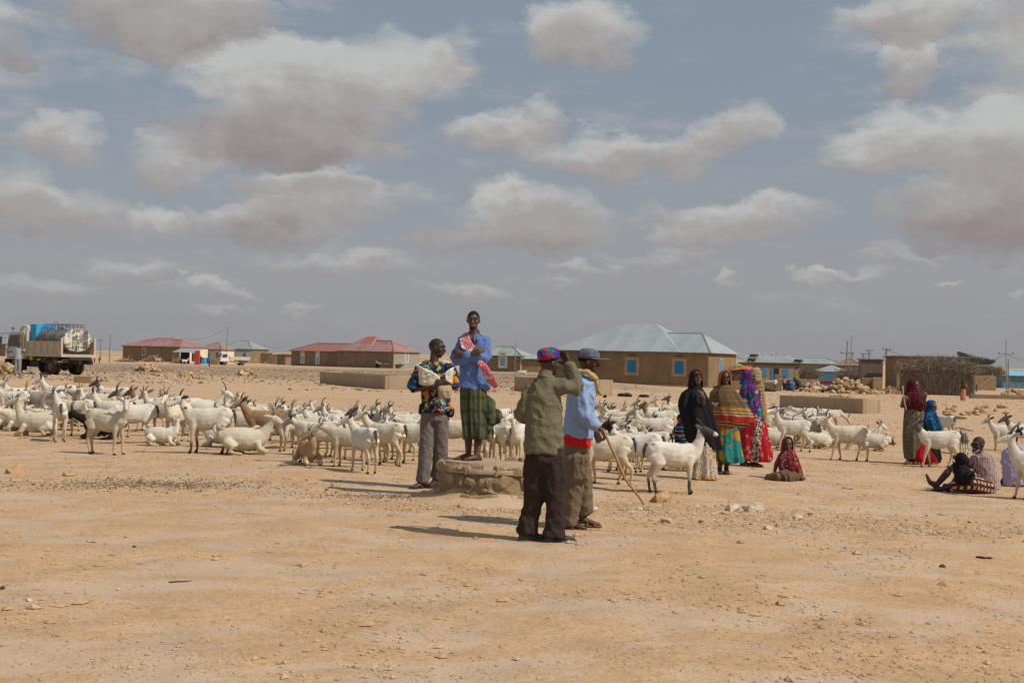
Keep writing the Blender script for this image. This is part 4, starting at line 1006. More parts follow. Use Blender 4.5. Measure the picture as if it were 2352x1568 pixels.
def sandal(root, a, d, k=1.0, m=None, name="sandal"):
    d = Vector(d).normalized(); l = v3(0, 0, 1).cross(d); a = Vector(a); z = max(0, a.z - .09 * k); g = v3(a.x, a.y, z); mb = MB()
    mb.tube([g - d * .065 * k + v3(0, 0, .004), g + v3(0, 0, .004), g + d * .10 * k + v3(0, 0, .004), g + d * .195 * k + v3(0, 0, .004)], [(.030 * k, .010), (.035 * k, .010), (.047 * k, .010), (.034 * k, .010)], 10, ref=l)
    for q in (.05, .12): mb.tube([g + d * q * k - l * .045 * k + v3(0, 0, .01), g + d * q * k + v3(0, 0, .068 * k if q < .1 else .050 * k), g + d * q * k + l * .045 * k + v3(0, 0, .01)], [(.014, .005)] * 3, 6, ref=d)
    return obj(name, mb.mesh(name, True), m or SANDAL, root)
SANDAL = plain("dark_sandal_leather", (.06, .04, .03), .3, 20, .7)
# ---------------------------------------------------------------- the stone platform
PB = at(1150, 1064, 15.2); PTOP = PB.z
def build_platform():
    g = G(1150, 1150); c = Vector((PB.x, 15.05, 0)); c.z = gz(c.x, c.y); Hh = PTOP - c.z
    r = thing("stone_platform", "low round platform of mortared rubble carrying the man in blue", "platform", c)
    rg = random.Random(3); mb = MB(); n = 40
    def rad(a): return .74 + .05 * noise.noise(Vector((cos(a) * 1.5, sin(a) * 1.5, 7)))
    vs = []; fs = []
    prof = [(0.0, -.15), (.07, -.1), (.05, .0), (.02, .10), (.0, Hh - .08), (-.04, Hh - .035)]
    for (dr, z) in prof:
        for k in range(n): a = 2 * pi * k / n; q = rad(a) + dr - .022 + .02 * noise.noise(Vector((cos(a) * 6, sin(a) * 6, z * 9))); vs.append((cos(a) * q * 1.0, sin(a) * q, z))
    for i in range(len(prof) - 1):
        for k in range(n): k2 = (k + 1) % n; fs.append((i * n + k, i * n + k2, i * n + n + k2, i * n + n + k))
    vs.append((0, 0, Hh - .03)); b = (len(prof) - 1) * n
    for k in range(n): fs.append((b + k, b + (k + 1) % n, len(vs) - 1))
    mb.add(vs, fs); obj("mortar_core", mb.mesh("core", True), PLAT, r)
    st = MB(); z = .02; row = 0
    while z < Hh - .05:
        a = rg.random(); hgt = rg.uniform(.07, .14)
        a1 = a + 2 * pi
        while a < a1 - .08:
            w = rg.uniform(.08, .24); q = rad(a) - .052 + rg.uniform(0, .03) + (.05 if z < .06 else 0)
            pts = []
            for _ in range(16):
                u, v, d = rg.uniform(-1, 1), rg.uniform(-1, 1), rg.uniform(-1, 1); L = sqrt(u * u + v * v + d * d) or 1; m_ = max(.75, 1.0)
                aa = a + u / L * w * .62 / q; rr = q + d / L * .055
                pts.append((cos(aa) * rr, sin(aa) * rr, z + hgt * .5 + v / L * hgt * .62 + rg.uniform(-.008, .008)))
            st.hull(pts); a += w / q * rg.uniform(.95, 1.15)
        z += hgt * .95
    o = obj("face_stones", st, PLATS, r)
    top = MB(); pts = []; vs = []; fs = []; m_ = 8
    for j in range(m_ + 1):
        for k in range(n):
            a = 2 * pi * k / n; q = (rad(a) + .035 * noise.noise(Vector((cos(a) * 4, sin(a) * 4, 1)))) * j / m_
            vs.append((cos(a) * q, sin(a) * q, Hh - .006 + .008 * noise.noise(Vector((cos(a) * q * 5, sin(a) * q * 5, 2)))))
    for j in range(m_):
        for k in range(n): k2 = (k + 1) % n; fs.append((j * n + k, j * n + n + k, j * n + n + k2, j * n + k2))
    b = m_ * n; e = len(vs)
    for k in range(n): vs.append((vs[b + k][0] * .99, vs[b + k][1] * .99, Hh - .06))
    for k in range(n): k2 = (k + 1) % n; fs.append((b + k, e + k, e + k2, b + k2))
    top.add(vs, fs); obj("cement_top", top.mesh("top", True), PLATT, r)
    sk = MB(); vs = []; fs = []
    for j in range(6):
        for k in range(n):
            a = 2 * pi * k / n; q = rad(a) - .06 + j * .085 + .05 * noise.noise(Vector((cos(a) * 3, sin(a) * 3, j * .3))); x, y = cos(a) * q, sin(a) * q; hz_ = (.17, .10, .055, .03, .01, -.02)[j] * (1 + .5 * noise.noise(Vector((cos(a) * 2, sin(a) * 2, 5)))); vs.append((x, y, gz(c.x + x, c.y + y) - c.z + hz_ + .01 * noise.noise(Vector((x * 9, y * 9, 1)))))
    fs = [(j * n + (k + 1) % n, j * n + k, j * n + n + k, j * n + n + (k + 1) % n) for j in range(5) for k in range(n)]
    sk.add(vs, fs); obj("earth_skirt", sk.mesh("skirt", True), MATS["sand"], r)
    sl = MB(); pts = []
    for k in range(18): a = 2 * pi * k / 18; pts += [(-.30 + .36 * cos(a) * rg.uniform(.9, 1.05), .05 + .40 * sin(a), Hh + .04), (-.30 + .37 * cos(a), .05 + .41 * sin(a), Hh - .02)]
    # low raised slab the man stands on
    sl.hull(pts); obj("cover_slab", sl, PLATT, r)
PLAT = mat("platform_mortar", m_mud((.30, .21, .13), (.42, .30, .19), 5), .95, .1, (1, .03))
PLATT = mat("platform_cement", m_mud((.38, .27, .18), (.46, .335, .23), 2), .95, .1, (.5, .02))
def m_ps(t, o, tc):
    n = t.noise(o, 7, 4, .6); f = t.noise(o, 40, 4, .7); c = t.mix(t.ramp(n, .35, .65), (.44, .31, .185), (.34, .25, .16))
    c = t.mix(t.ramp(t.noise(o, 4.5, 2, .5), .5, .62), c, (.46, .32, .18)); return t.mix(t.m('MULTIPLY', t.ramp(f, .52, .7), .5), c, (.17, .12, .08)), f
PLATS = mat("platform_stone", m_ps, .95, .1, (1, .03))
build_platform()
# ---------------------------------------------------------------- shared figure builders
def body(root, mb, skin=None, vox=.008): return obj("body", remesh(mb, "body", vox, 2, None, .4), skin or SKIN, root)
def dress(root, name, mb, m, amp=.012, fx=9, fz=3, seed=0, vox=.012, sm=2):
    return obj(name, remesh(mb, name, vox, sm, folds(amp, fx, fz, seed)), m, root)
def mid(a, b, t=.5): return Vector(a).lerp(Vector(b), t)
# ================================================================ man in green jacket, seen from behind
def man_green():
    Fm = Fr(1240, 1243); P = Fm.P; r = thing("person", "man seen from behind in olive shirt and bright patterned cap, shading his eyes", "person", Fm.o)
    hc = P(1262, 836, .02); fd = v3(.86, .5, -.08); nb = P(1251, 866, .0)
    shR, shL = P(1283, 888, -.02), P(1221, 895, .02); elR, wrR = P(1327, 893, .02), P(1307, 843, .10)
    elL, wrL = P(1198, 948, .0), P(1212, 975, .22)
    b = MB(); head(b, hc, fd, v3(.05, 0, 1)); neck(b, hc, fd, nb)
    limb(b, [shR, elR, wrR], [.05, .042, .028]); hand(b, wrR, P(1292, 815, .13) - wrR, v3(.3, .9, .5), 1.0, .25, -1)
    limb(b, [shL, elL, wrL], [.05, .04, .028]); hand(b, wrL, v3(.5, .6, -.3), v3(-.3, -.2, .8), 1.0, .4)
    b.tube([nb - v3(0, 0, .02), P(1250, 960, 0), P(1249, 1040, 0)], [(.10, .07), (.12, .09), (.13, .1)], 14, ref=(1, 0, 0))
    aL, aR = P(1212, 1226, .05), P(1272, 1229, -.02); fdL = v3(.92, .35, 0)
    limb(b, [P(1232, 1040), P(1227, 1130, .04), aL], [.09, .06, .042]); limb(b, [P(1268, 1040), P(1270, 1130, .03), aR], [.09, .06, .042])
    foot(b, aL, fdL); foot(b, aR, fdL)
    body(r, b, SKIN2, .0075)
    t = MB()
    t.tube([P(1252, 866, -.0), P(1251, 884, .0), P(1249, 915, 0), P(1250, 965, .0), P(1250, 1010, 0), P(1249, 1041, 0)], [(.062, .062), (.115, .090), (.160, .118), (.165, .128), (.180, .135), (.19, .14)], 22, ref=(1, .25, 0), cap=.15)
    t.tube([shR - v3(.09, 0, -.0), shR, mid(shR, elR), elR], [.06, .072, .074, .068], 14); t.tube([elR, mid(elR, wrR), wrR - v3(0, 0, .01)], [.068, .064, .052], 14)
    t.tube([wrR + (elR - wrR) * .12, wrR], [.058, .056], 14)
    t.tube([shL + v3(.08, 0, 0), shL, mid(shL, elL), elL], [.06, .072, .07, .066], 14); t.tube([elL, mid(elL, wrL, .5)], [.07, .062], 14)
    dress(r, "shirt", t, solid("olive_cotton", (.150, .138, .090)), .024, 6.5, 3.2, 3, .011)
    c = MB(); c.tube([P(1251, 872, .0), P(1253, 863, .01), P(1255, 854, .02)], [(.085, .075), (.072, .066), (.066, .060)], 20, cap=.05); obj("collar", remesh(c, "collar", .008, 2), MATS["olive_cotton"], r)
    q = MB()
    q.tube([P(1250, 1030), P(1250, 1060)], [(.172, .125), (.175, .13)], 20, ref=(1, 0, 0))
    q.tube([P(1233, 1045, .02), P(1229, 1100, .04), P(1227, 1150, .05), P(1218, 1190, .06), P(1211, 1226, .05)], [(.10, .11), (.093, .105), (.072, .09), (.070, .09), (.080, .10)], 16)
    q.tube([P(1268, 1045, -.01), P(1273, 1100, .0), P(1276, 1150, .0), P(1276, 1190, -.01), P(1273, 1233, -.02)], [(.105, .11), (.100, .11), (.082, .095), (.074, .09), (.084, .105)], 16)
    dress(r, "trousers", q, solid("dark_brown_cloth", (.042, .029, .025)), .022, 8, 1.8, 5, .012)
    f, u, l = frame(fd, v3(.05, 0, 1)); hr = obj("hair", hair_cap(hc, fd, 1.0, .004, .1), HAIR, r)
    # embroidered cap: upright sided kufi
    def kuf(t, o, tc):
        d = t.new('ShaderNodeTexVoronoi', {'Vector': t.v('MULTIPLY', o, (1, 1, 1.2)), 'Scale': 30}, feature='F1'); e = d.outputs['Distance']; s = t.sep(d.outputs['Color'])[0]
        c = t.mix(t.m('GREATER_THAN', s, .34), (.50, .015, .05), (.03, .04, .30)); c = t.mix(t.m('GREATER_THAN', s, .70), c, (.02, .15, .09)); return t.mix(t.ramp(e, .016, .02), (.65, .02, .06), c)
    vs = []; fs = []; n = 32; prof = [(.006, 1.0), (.03, 1.03), (.06, 1.02), (.082, .95), (.098, .78), (.107, .45), (.110, .0)]
    base = hc + u * .035 - f * .012; up2 = (u - f * .22).normalized(); f2 = (f + u * .22).normalized()
    for h_, k_ in prof:
        for a in range(n): th = 2 * pi * a / n; vs.append(base + up2 * h_ + f2 * cos(th) * .104 * k_ + l * sin(th) * .086 * k_)
    fs = [(i * n + a, i * n + (a + 1) % n, i * n + n + (a + 1) % n, i * n + n + a) for i in range(len(prof) - 1) for a in range(n)]
    me = bpy.data.meshes.new("cap"); me.from_pydata([tuple(v) for v in vs], [], fs); me.shade_smooth(); cloth("cap", me, fabric("embroidered_cap", kuf), r, .004)
    for a in (aL, aR):
        s = MB(); g = v3(a.x, a.y, 0); s.tube([g - fdL * .075 + v3(0, 0, .03), g + v3(0, 0, .034), g + fdL * .10 + v3(0, 0, .032), g + fdL * .20 + v3(0, 0, .024)], [(.038, .030), (.043, .034), (.050, .030), (.036, .020)], 12, ref=(-.35, .92, 0))
        so = obj("shoe", remesh(s, "shoe", .008, 1), plain("green_grey_canvas", (.055, .065, .055), .25, 20, .8), r)
        s = MB(); s.tube([g - fdL * .085 + v3(0, 0, .008), g + fdL * .1 + v3(0, 0, .008), g + fdL * .215 + v3(0, 0, .010)], [(.040, .012), (.054, .012), (.036, .012)], 12, ref=(-.35, .92, 0)); obj("sole", s.mesh("sole", True), plain("worn_rubber", (.12, .115, .095), .2, 20, .8), so)
# ================================================================ man in pale blue shirt walking right
def man_capped():
    Fm = Fr(1318, 1212); P = Fm.P; r = thing("person", "man in pale blue shirt and grey cap walking right in khaki cargo trousers", "person", Fm.o)
    hc = P(1353, 833, .0); fd = v3(.98, -.12, -.1); nb = P(1342, 861, .0)
    sh, el, wr = P(1338, 880, -.15), P(1337, 946, -.19), P(1378, 974, -.24); sh2, el2, wr2 = P(1340, 880, .16), P(1345, 945, .2), P(1365, 990, .2)
    b = MB(); head(b, hc, fd); neck(b, hc, fd, nb)
    limb(b, [sh, el, wr], [.048, .04, .028]); hd_ = P(1391, 992, -.24) - wr; hand(b, wr, hd_, v3(.6, -.5, .4), 1.0, .75)
    limb(b, [P(1338, 884, .05), sh2, el2, wr2], [.05, .048, .04, .028]); hand(b, wr2, v3(.4, 0, -.9), v3(0, 1, 0), 1, .3)
    b.tube([nb - v3(0, 0, .02), P(1332, 930), P(1322, 1040)], [(.07, .10), (.11, .13), (.11, .14)], 14, ref=(1, 0, 0))
    aN, aF = P(1303, 1203, -.10), P(1337, 1190, .10)
    limb(b, [P(1318, 1040, -.08), P(1317, 1115, -.09), aN], [.09, .06, .042]); limb(b, [P(1326, 1040, .08), P(1337, 1115, .09), aF], [.09, .06, .042])
    foot(b, aN, v3(1, -.1, 0)); foot(b, aF, v3(1, .05, 0))
    body(r, b, SKIN2, .0075)
    t = MB(); m = solid("pale_blue_cotton", (.26, .36, .56))
    t.tube([P(1344, 862), P(1340, 876), P(1336, 910), P(1332, 950), P(1328, 985), P(1326, 1003)], [(.065, .07), (.11, .17), (.135, .19), (.135, .18), (.142, .19), (.148, .20)], 22, ref=(1, 0, 0), cap=.15)
    t.tube([sh + v3(0, .06, .01), sh, mid(sh, el), el], [.07, .082, .08, .075], 14); t.tube([el, mid(el, wr), wr - v3(.01, 0, 0)], [.074, .066, .046], 14)
    t.tube([sh2, el2, wr2], [.08, .075, .05], 12)
    dress(r, "shirt", t, m, .024, 6.5, 3.0, 11, .011)
    c = MB(); c.tube([P(1343, 865), P(1346, 856)], [(.072, .066), (.064, .058)], 20, cap=.05); obj("collar", remesh(c, "collar", .008, 2), m, r)
    u_ = MB(); u_.tube([P(1326, 996), P(1325, 1012), P(1323, 1024)], [(.135, .185), (.14, .19), (.142, .19)], 22, ref=(1, 0, 0), cap=.1); dress(r, "undershirt", u_, solid("bright_red_cotton", (.52, .02, .02)), .010, 8, 2, 2, .011)
    q = MB(); km = solid("khaki_cotton", (.165, .125, .085))
    q.tube([P(1323, 1016), P(1322, 1050)], [(.13, .17), (.135, .175)], 20, ref=(1, 0, 0))
    q.tube([P(1317, 1045, -.08), P(1319, 1110, -.10), P(1312, 1160, -.10), P(1304, 1200, -.10)], [(.115, .105), (.10, .10), (.088, .09), (.078, .085)], 16)
    q.tube([P(1328, 1045, .08), P(1338, 1110, .10), P(1340, 1155, .11), P(1343, 1181, .12)], [(.11, .10), (.10, .10), (.088, .09), (.085, .09)], 16)
    q.box(P(1333, 1069, -.19), (.15, .07, .24), rz=.15)
    dress(r, "cargo_trousers", q, km, .018, 8, 2.2, 8, .012)
    obj("hair", hair_cap(hc, fd, 1.0, .004, .1), HAIR, r)
    f, u, l = frame(fd); n = 30; vs = []; base = hc + u * .038 - f * .012; prof = [(0, 1.0), (.03, 1.02), (.06, .95), (.085, .74), (.098, .42), (.102, 0)]
    cm = fabric("washed_denim", lambda t, o, tc: t.mix(t.ramp(t.noise(o, 22, 4, .6), .4, .62), (.085, .10, .145), (.15, .165, .21)))
    for h_, k_ in prof:
        for a in range(n): th = 2 * pi * a / n; vs.append(base + u * h_ + f * cos(th) * .108 * k_ + l * sin(th) * .086 * k_)
    fs = [(i * n + a, i * n + (a + 1) % n, i * n + n + (a + 1) % n, i * n + n + a) for i in range(len(prof) - 1) for a in range(n)]
    me = bpy.data.meshes.new("cap"); me.from_pydata([tuple(v) for v in vs], [], fs); me.shade_smooth(); cp = cloth("cap", me, cm, r, .004)
    v = []; F_ = []
    for i in range(7):
        for j in range(9):
            th = -1.15 + 2.3 * j / 8; q_ = i / 6; rr = .104 + .10 * q_ * cos(th) ** .5 if cos(th) > 0 else .104
            v.append(base + u * (.006 + .012 * q_ - .012 * q_ * (th ** 2)) + f * cos(th) * rr * 1.0 + l * sin(th) * (.086 + .0 * q_))
    F_ = [(i * 9 + j, i * 9 + j + 1, i * 9 + 9 + j + 1, i * 9 + 9 + j) for i in range(6) for j in range(8)]
    me = bpy.data.meshes.new("brim"); me.from_pydata([tuple(x) for x in v], [], F_); me.shade_smooth(); cloth("brim", me, plain("pale_worn_brim", (.24, .25, .30), .35, 14, .8), cp, .005)
    ym = fabric("mustard_scarf_cloth", lambda t, o, tc: t.mix(t.ramp(t.noise(o, 20, 4, .6), .4, .6), (.40, .28, .10), (.50, .38, .18)))
    s = MB(); s.tube([P(1320, 857, .05), P(1330, 851, -.09), P(1350, 850, -.13), P(1363, 861, -.11), P(1369, 872, -.04), P(1360, 862, .07), P(1338, 853, .09), P(1320, 857, .05)], [(.035, .026)] * 8, 12)
    s.tube([P(1366, 866, -.07), P(1371, 895, -.02), P(1380, 905, .02), P(1383, 909, .02)], [.03, .026, .022, .010], 10)
    dress(r, "scarf", s, ym, .007, 22, 18, 4, .009, 1)
    for a in (aN, aF): sandal(r, a, v3(1, -.05, 0), 1.0, plain("tan_rubber_sandal", (.20, .085, .05), .2, 20, .7))
    # the walking stick, a thing of its own
    a = P(1386, 980, -.26); e = P(1479, 1149, -.30); g = Fm.o; ew = g + e; o = thing("walking_stick", "long tan walking stick slanting down from the hand of the man in pale blue", "stick", ew)
    A = g + a - ew; s = MB(); s.tube([A, A * .66 + v3(-.015, 0, -.01), A * .38 + v3(-.035, 0, -.02), A * .12 + v3(.0, 0, -.01), v3(0, 0, 0)], [.014, .0135, .013, .012, .009], 8); obj("shaft", s.mesh("shaft", True), plain("tan_stick_wood", (.38, .21, .08), .25, 12, .6), o)
# ================================================================ man holding a bundle
def man_bundle():
    Fm = Fr(975, 1120); P = Fm.P; r = thing("person", "shaven headed man looking right in colourful printed shirt, cream shawl and grey trousers", "person", Fm.o); k = 1.06
    hc = P(1004, 800, .0); fd = v3(.97, -.2, -.12); nb = P(997, 831, .0)
    shA, elA, wrA = P(966, 846, .0), P(949, 896, -.03), P(998, 884, -.20); shB, elB, wrB = P(1032, 846, .0), P(1046, 892, -.03), P(1020, 872, -.21)
    b = MB(); head(b, hc, fd, None, k); neck(b, hc, fd, nb, k)
    limb(b, [shA, elA, wrA], [.052, .043, .030]); hand(b, wrA, P(1012, 874, -.22) - wrA, v3(-.2, -1, .3), k, .5)
    limb(b, [shB, elB, wrB], [.052, .043, .030]); hand(b, wrB, v3(-.8, -.1, -.5), v3(0, -1, .4), k, .5, -1)
    b.tube([nb - v3(0, 0, .02), P(998, 890), P(999, 950)], [(.10, .07), (.14, .1), (.14, .1)], 14, ref=(1, 0, 0))
    aA, aB = P(972, 1103, -.05), P(1000, 1100, .12)
    limb(b, [P(984, 950), P(978, 1025, -.03), aA], [.09, .06, .042]); limb(b, [P(1012, 950), P(1012, 1025, .03), aB], [.09, .06, .042])
    dA = v3(-.75, -.65, 0); foot(b, aA, dA, k); foot(b, aB, v3(-.3, -.95, 0), k); body(r, b, SKIN2, .0085)
    t = MB(); pm = blot("bold_printed_cotton", (.02, .025, .055), [(9, .54, (.02, .10, .24)), (11, .60, (.40, .42, .10)), (7, .57, (.60, .20, .015)), (14, .64, (.02, .22, .26)), (8, .66, (.50, .34, .05))])
    t.tube([P(998, 832), P(998, 842), P(999, 870), P(1001, 910), P(1003, 946)], [(.08, .07), (.165, .10), (.175, .125), (.18, .135), (.20, .145)], 22, ref=(1, 0, 0), cap=.15)
    t.tube([shA + v3(.06, 0, 0), shA, elA + v3(0, 0, .02)], [.07, .082, .088], 14); t.tube([shB - v3(.06, 0, 0), shB, elB + v3(0, 0, .02)], [.07, .082, .088], 14)
    t.tube([P(1028, 930, -.02), P(1036, 953, -.02)], [(.06, .06), (.055, .05)], 12); t.tube([P(972, 930), P(968, 950)], [(.05, .05), (.04, .04)], 12)
    dress(r, "printed_shirt", t, pm, .020, 8, 3, 21, .012)
    u_ = MB(); u_.tube([P(999, 934), P(999, 953)], [(.16, .125), (.165, .13)], 20, ref=(1, 0, 0), cap=.1); dress(r, "undershirt", u_, stripes("thin_striped_jersey", [(0, (.10, .10, .14)), (.5, (.19, .18, .22))], 2, .016), .004, 9, 3, 1, .012)
    q = MB(); gm = solid("grey_mauve_cloth", (.175, .145, .135))
    q.tube([P(998, 945), P(998, 965)], [(.155, .12), (.16, .125)], 20, ref=(1, 0, 0))
    q.tube([P(984, 955, .0), P(979, 1020, -.03), P(975, 1070, -.05), P(971, 1105, -.05)], [(.10, .10), (.088, .09), (.082, .088), (.082, .09)], 16)
    q.tube([P(1013, 955, .0), P(1013, 1020, .02), P(1008, 1070, .08), P(1003, 1098, .12)], [(.098, .10), (.09, .09), (.085, .09), (.08, .09)], 16)
    dress(r, "trousers", q, gm, .014, 8, 2.0, 9, .012)
    obj("hair", hair_cap(hc, fd, k, .002, -.05), plain("shaved_stubble", (.032, .020, .015), .2, 60, .6), r)
    cm = blot("cream_shawl_cloth", (.66, .60, .45), [(7, .68, (.20, .03, .03)), (5, .72, (.55, .33, .07))])
    s = MB()
    for z0, w0 in ((0, .040), (8, .042), (16, .040), (24, .038), (31, .030)):
        s.tube([P(1000, 834 + z0 * .25, .10), P(974, 835 + z0 * .8, .06), P(957, 844 + z0, -.02), P(972, 848 + z0, -.14), P(992, 858 + z0 * .75, -.165), P(1008, 868 + z0 * .45, -.17)], [(w0, .022)] * 6, 10, ref=(0, 0, 1))
        s.tube([P(1000, 834 + z0 * .25, .10), P(1028, 837 + z0 * .8, .06), P(1041, 848 + z0, -.02), P(1034, 852 + z0, -.13), P(1024, 860 + z0 * .7, -.16)], [(w0, .022)] * 5, 10, ref=(0, 0, 1))
    dress(r, "shawl", s, cm, .010, 8, 22, 4, .011, 1)
    face_bits(r, hc, fd, k)
    sandal(r, aA, dA, k); sandal(r, aB, v3(-.3, -.95, 0), k)
    w = Fm.o + P(1021, 897, -.26); o = thing("bundle", "small cream cloth bundle held against the printed shirt", "bundle", w); mb = MB()
    mb.ball((0, 0, 0), (.085, .06, .088), 14); mb.ball((.03, .0, .035), (.06, .05, .06), 12); mb.ball((-.035, 0, .035), (.055, .05, .055), 12)
    obj("cloth", remesh(mb, "cloth", .008, 1, folds(.010, 16, 16, 3)), solid("beige_cloth", (.46, .35, .22)), o)
# ================================================================ man in blue on the platform
def man_blue():
    base = at(1086, 1060, 15.12); base.z = PTOP + .035; Fm = Fr(1086, 1062, base=base); P = Fm.P; r = thing("person", "smiling man in blue shirt with folded arms and green wrap skirt standing on the platform", "person", Fm.o); k = .99
    hc = P(1087, 741, -.03); fd = v3(-.06, -1, -.06); nb = P(1089, 771, .0)
    shA, elA, wrA = P(1063, 787, .0), P(1046, 831, -.02), P(1076, 826, -.18); shB, elB, wrB = P(1113, 786, .0), P(1118, 829, -.05), P(1066, 815, -.22)
    b = MB(); head(b, hc, fd, v3(.02, 0, 1), k); neck(b, hc, fd, nb, k)
    limb(b, [shA, elA, wrA], [.05, .042, .028]); hand(b, P(1086, 813, -.225), v3(.85, -.1, .35), v3(0, -1, .1), k, .35)
    limb(b, [shB, elB, wrB], [.05, .042, .028]); hand(b, P(1063, 815, -.20), v3(-.9, .15, .25), v3(0, -1, .1), k, .4)
    b.tube([nb - v3(0, 0, .02), P(1088, 840), P(1087, 900)], [(.10, .07), (.13, .09), (.13, .1)], 14, ref=(1, 0, 0))
    aA, aB = P(1076, 1047, .04), P(1096, 1050, -.06); dA = v3(-.85, -.5, 0)
    limb(b, [P(1078, 900), P(1075, 985, .02), P(1076, 1015, .05), aA], [.085, .055, .05, .034]); limb(b, [P(1098, 900), P(1100, 985), P(1098, 1015, .0), aB], [.085, .055, .052, .035])
    foot(b, aA, dA, k); foot(b, aB, dA, k); body(r, b, SKIN, .0075)
    t = MB(); m = solid("cornflower_blue_cotton", (.115, .19, .43))
    t.tube([P(1089, 772), P(1089, 782), P(1088, 810), P(1086, 850), P(1085, 885), P(1081, 899)], [(.058, .06), (.120, .085), (.150, .112), (.155, .125), (.165, .13), (.172, .135)], 22, ref=(1, 0, 0), cap=.12)
    t.tube([shA + v3(.06, 0, 0), shA, mid(shA, elA), elA], [.055, .066, .068, .068], 14); t.tube([elA, mid(elA, wrA), wrA], [.070, .062, .052], 14)
    t.tube([shB - v3(.06, 0, 0), shB, mid(shB, elB), elB], [.055, .066, .068, .068], 14); t.tube([elB, mid(elB, wrB), wrB + v3(.01, 0, 0)], [.070, .062, .046], 14)
    t.tube([P(1106, 870), P(1112, 900, -.02)], [(.075, .10), (.055, .08)], 12)
    dress(r, "shirt", t, m, .017, 8, 3.4, 31, .0105)
    c = MB()
    c.tube([P(1082, 781, -.095), P(1077, 771, -.02), P(1082, 765, .04), P(1090, 763, .06), P(1099, 766, .03), P(1102, 773, -.03), P(1096, 786, -.115)], [(.024, .009)] * 7, 10, ref=(0, 0, 1)); obj("collar", remesh(c, "collar", .007, 1), m, r)
    s = MB(); s.tube([P(1086, 772, -.075), P(1089, 786, -.108), P(1091, 793, -.122)], [(.028, .014), (.018, .009), (.006, .004)], 10, ref=(1, 0, 0)); obj("open_neck", s.mesh("open_neck", True), SKIN, r)
    def plaid(t, o, tc):
        x, y, z = t.sep(o)[:3]; n = t.m('MULTIPLY', t.noise(o, 3, 2, .5), .06)
        a = t.m('FRACT', t.m('DIVIDE', t.m('ADD', x, n), .11)); bb = t.m('FRACT', t.m('DIVIDE', t.m('ADD', z, n), .16))
        c = t.mix(t.m('GREATER_THAN', a, .62), (.085, .085, .048), (.032, .052, .030)); c = t.mix(t.m('MULTIPLY', t.m('GREATER_THAN', bb, .7), .6), c, (.02, .04, .02))
        c = t.mix(t.m('MULTIPLY', t.m('GREATER_THAN', t.m('FRACT', t.m('DIVIDE', t.m('ADD', x, n), .055)), .9), .5), c, (.22, .20, .10)); return c
    gm = fabric("green_plaid_cotton", plaid)
    c0 = lambda px, py, d=0: P(px, py, d)
    cloth("wrap_skirt", loft([(c0(1086, 866), .140, .115, .01), (c0(1087, 900), .158, .13, .02), (c0(1088, 950), .16, .14, .04), (c0(1092, 990), .155, .15, .06), (c0(1095, 1012), .15, .15, .08)], 80, 4), gm, r)
    fl = MB(); fl.ball(P(1118, 945, .02), (.10, .10, .16), 14); fl.ball(P(1136, 962, .03), (.085, .09, .095), 14); fl.ball(P(1110, 985, .0), (.10, .09, .10), 14); fl.tube([P(1100, 905), P(1120, 945, .0), P(1128, 975, .02)], [.05, .09, .09], 12)
    dress(r, "blown_skirt_fold", fl, gm, .030, 7, 7, 14, .013, 3)
    def keff(t, o, tc):
        q = t.v('MULTIPLY', o, (1, 1, 1)); d = t.new('ShaderNodeTexChecker', {'Vector': t.v('ADD', q, (.013, .017, .019)), 'Scale': 62}).outputs['Fac']
        f = t.ramp(t.noise(o, 6.5, 2, .5), .44, .50); c = t.mix(f, (.66, .56, .60), (.50, .06, .09)); return t.mix(t.m('MULTIPLY', d, .5), c, (.68, .50, .54))
    km = fabric("pink_white_scarf_cloth", keff)
    q = MB()
    for i, (ox, oy) in enumerate(((-7, 3), (-2, 1), (3, -1))):
        q.tube([P(1084 + ox * .5, 768, .07), P(1074 + ox, 772 + oy, .02), P(1069 + ox, 780 + oy, -.085), P(1073 + ox * 1.2, 792 + oy * 2, -.150), P(1083 + ox * .9, 802 + oy * 1.5, -.185), P(1093 + ox * .4, 806, -.19)], [(.03, .014), (.036, .014), (.036, .014), (.038, .016), (.030, .016), (.018, .014)], 10, ref=(1, 0, .25))
    dress(r, "scarf", q, km, .007, 18, 14, 4, .008, 1)
    q = MB()
    for i, ox in enumerate((-5, 0, 5)):
        q.tube([P(1098 + ox * .6, 830, -.13), P(1110 + ox * .8, 843, -.19), P(1121 + ox, 862, -.17), P(1131 + ox * .9, 880, -.10), P(1141 + ox * .5, 893 - ox * .3, -.06)], [(.02, .016), (.03, .014), (.034, .014), (.032, .013), (.026, .011)], 10, ref=(1, 0, .4))
    dress(r, "scarf_end", q, km, .008, 18, 12, 7, .008, 1)
    obj("hair", hair_cap(hc, fd, k, .004, .0), HAIR, r); face_bits(r, hc, fd, k, True)
    bd = MB(); f, u, l = frame(fd); bd.tube([hc + f * .072 - u * .082 + l * .03, hc + f * .086 - u * .095, hc + f * .072 - u * .082 - l * .03], [.011, .016, .011], 8); obj("beard", bd.mesh("beard", True), HAIR, r)
    sandal(r, aA, dA, k); sandal(r, aB, dA, k)
man_green(); man_capped(); man_bundle(); man_blue()
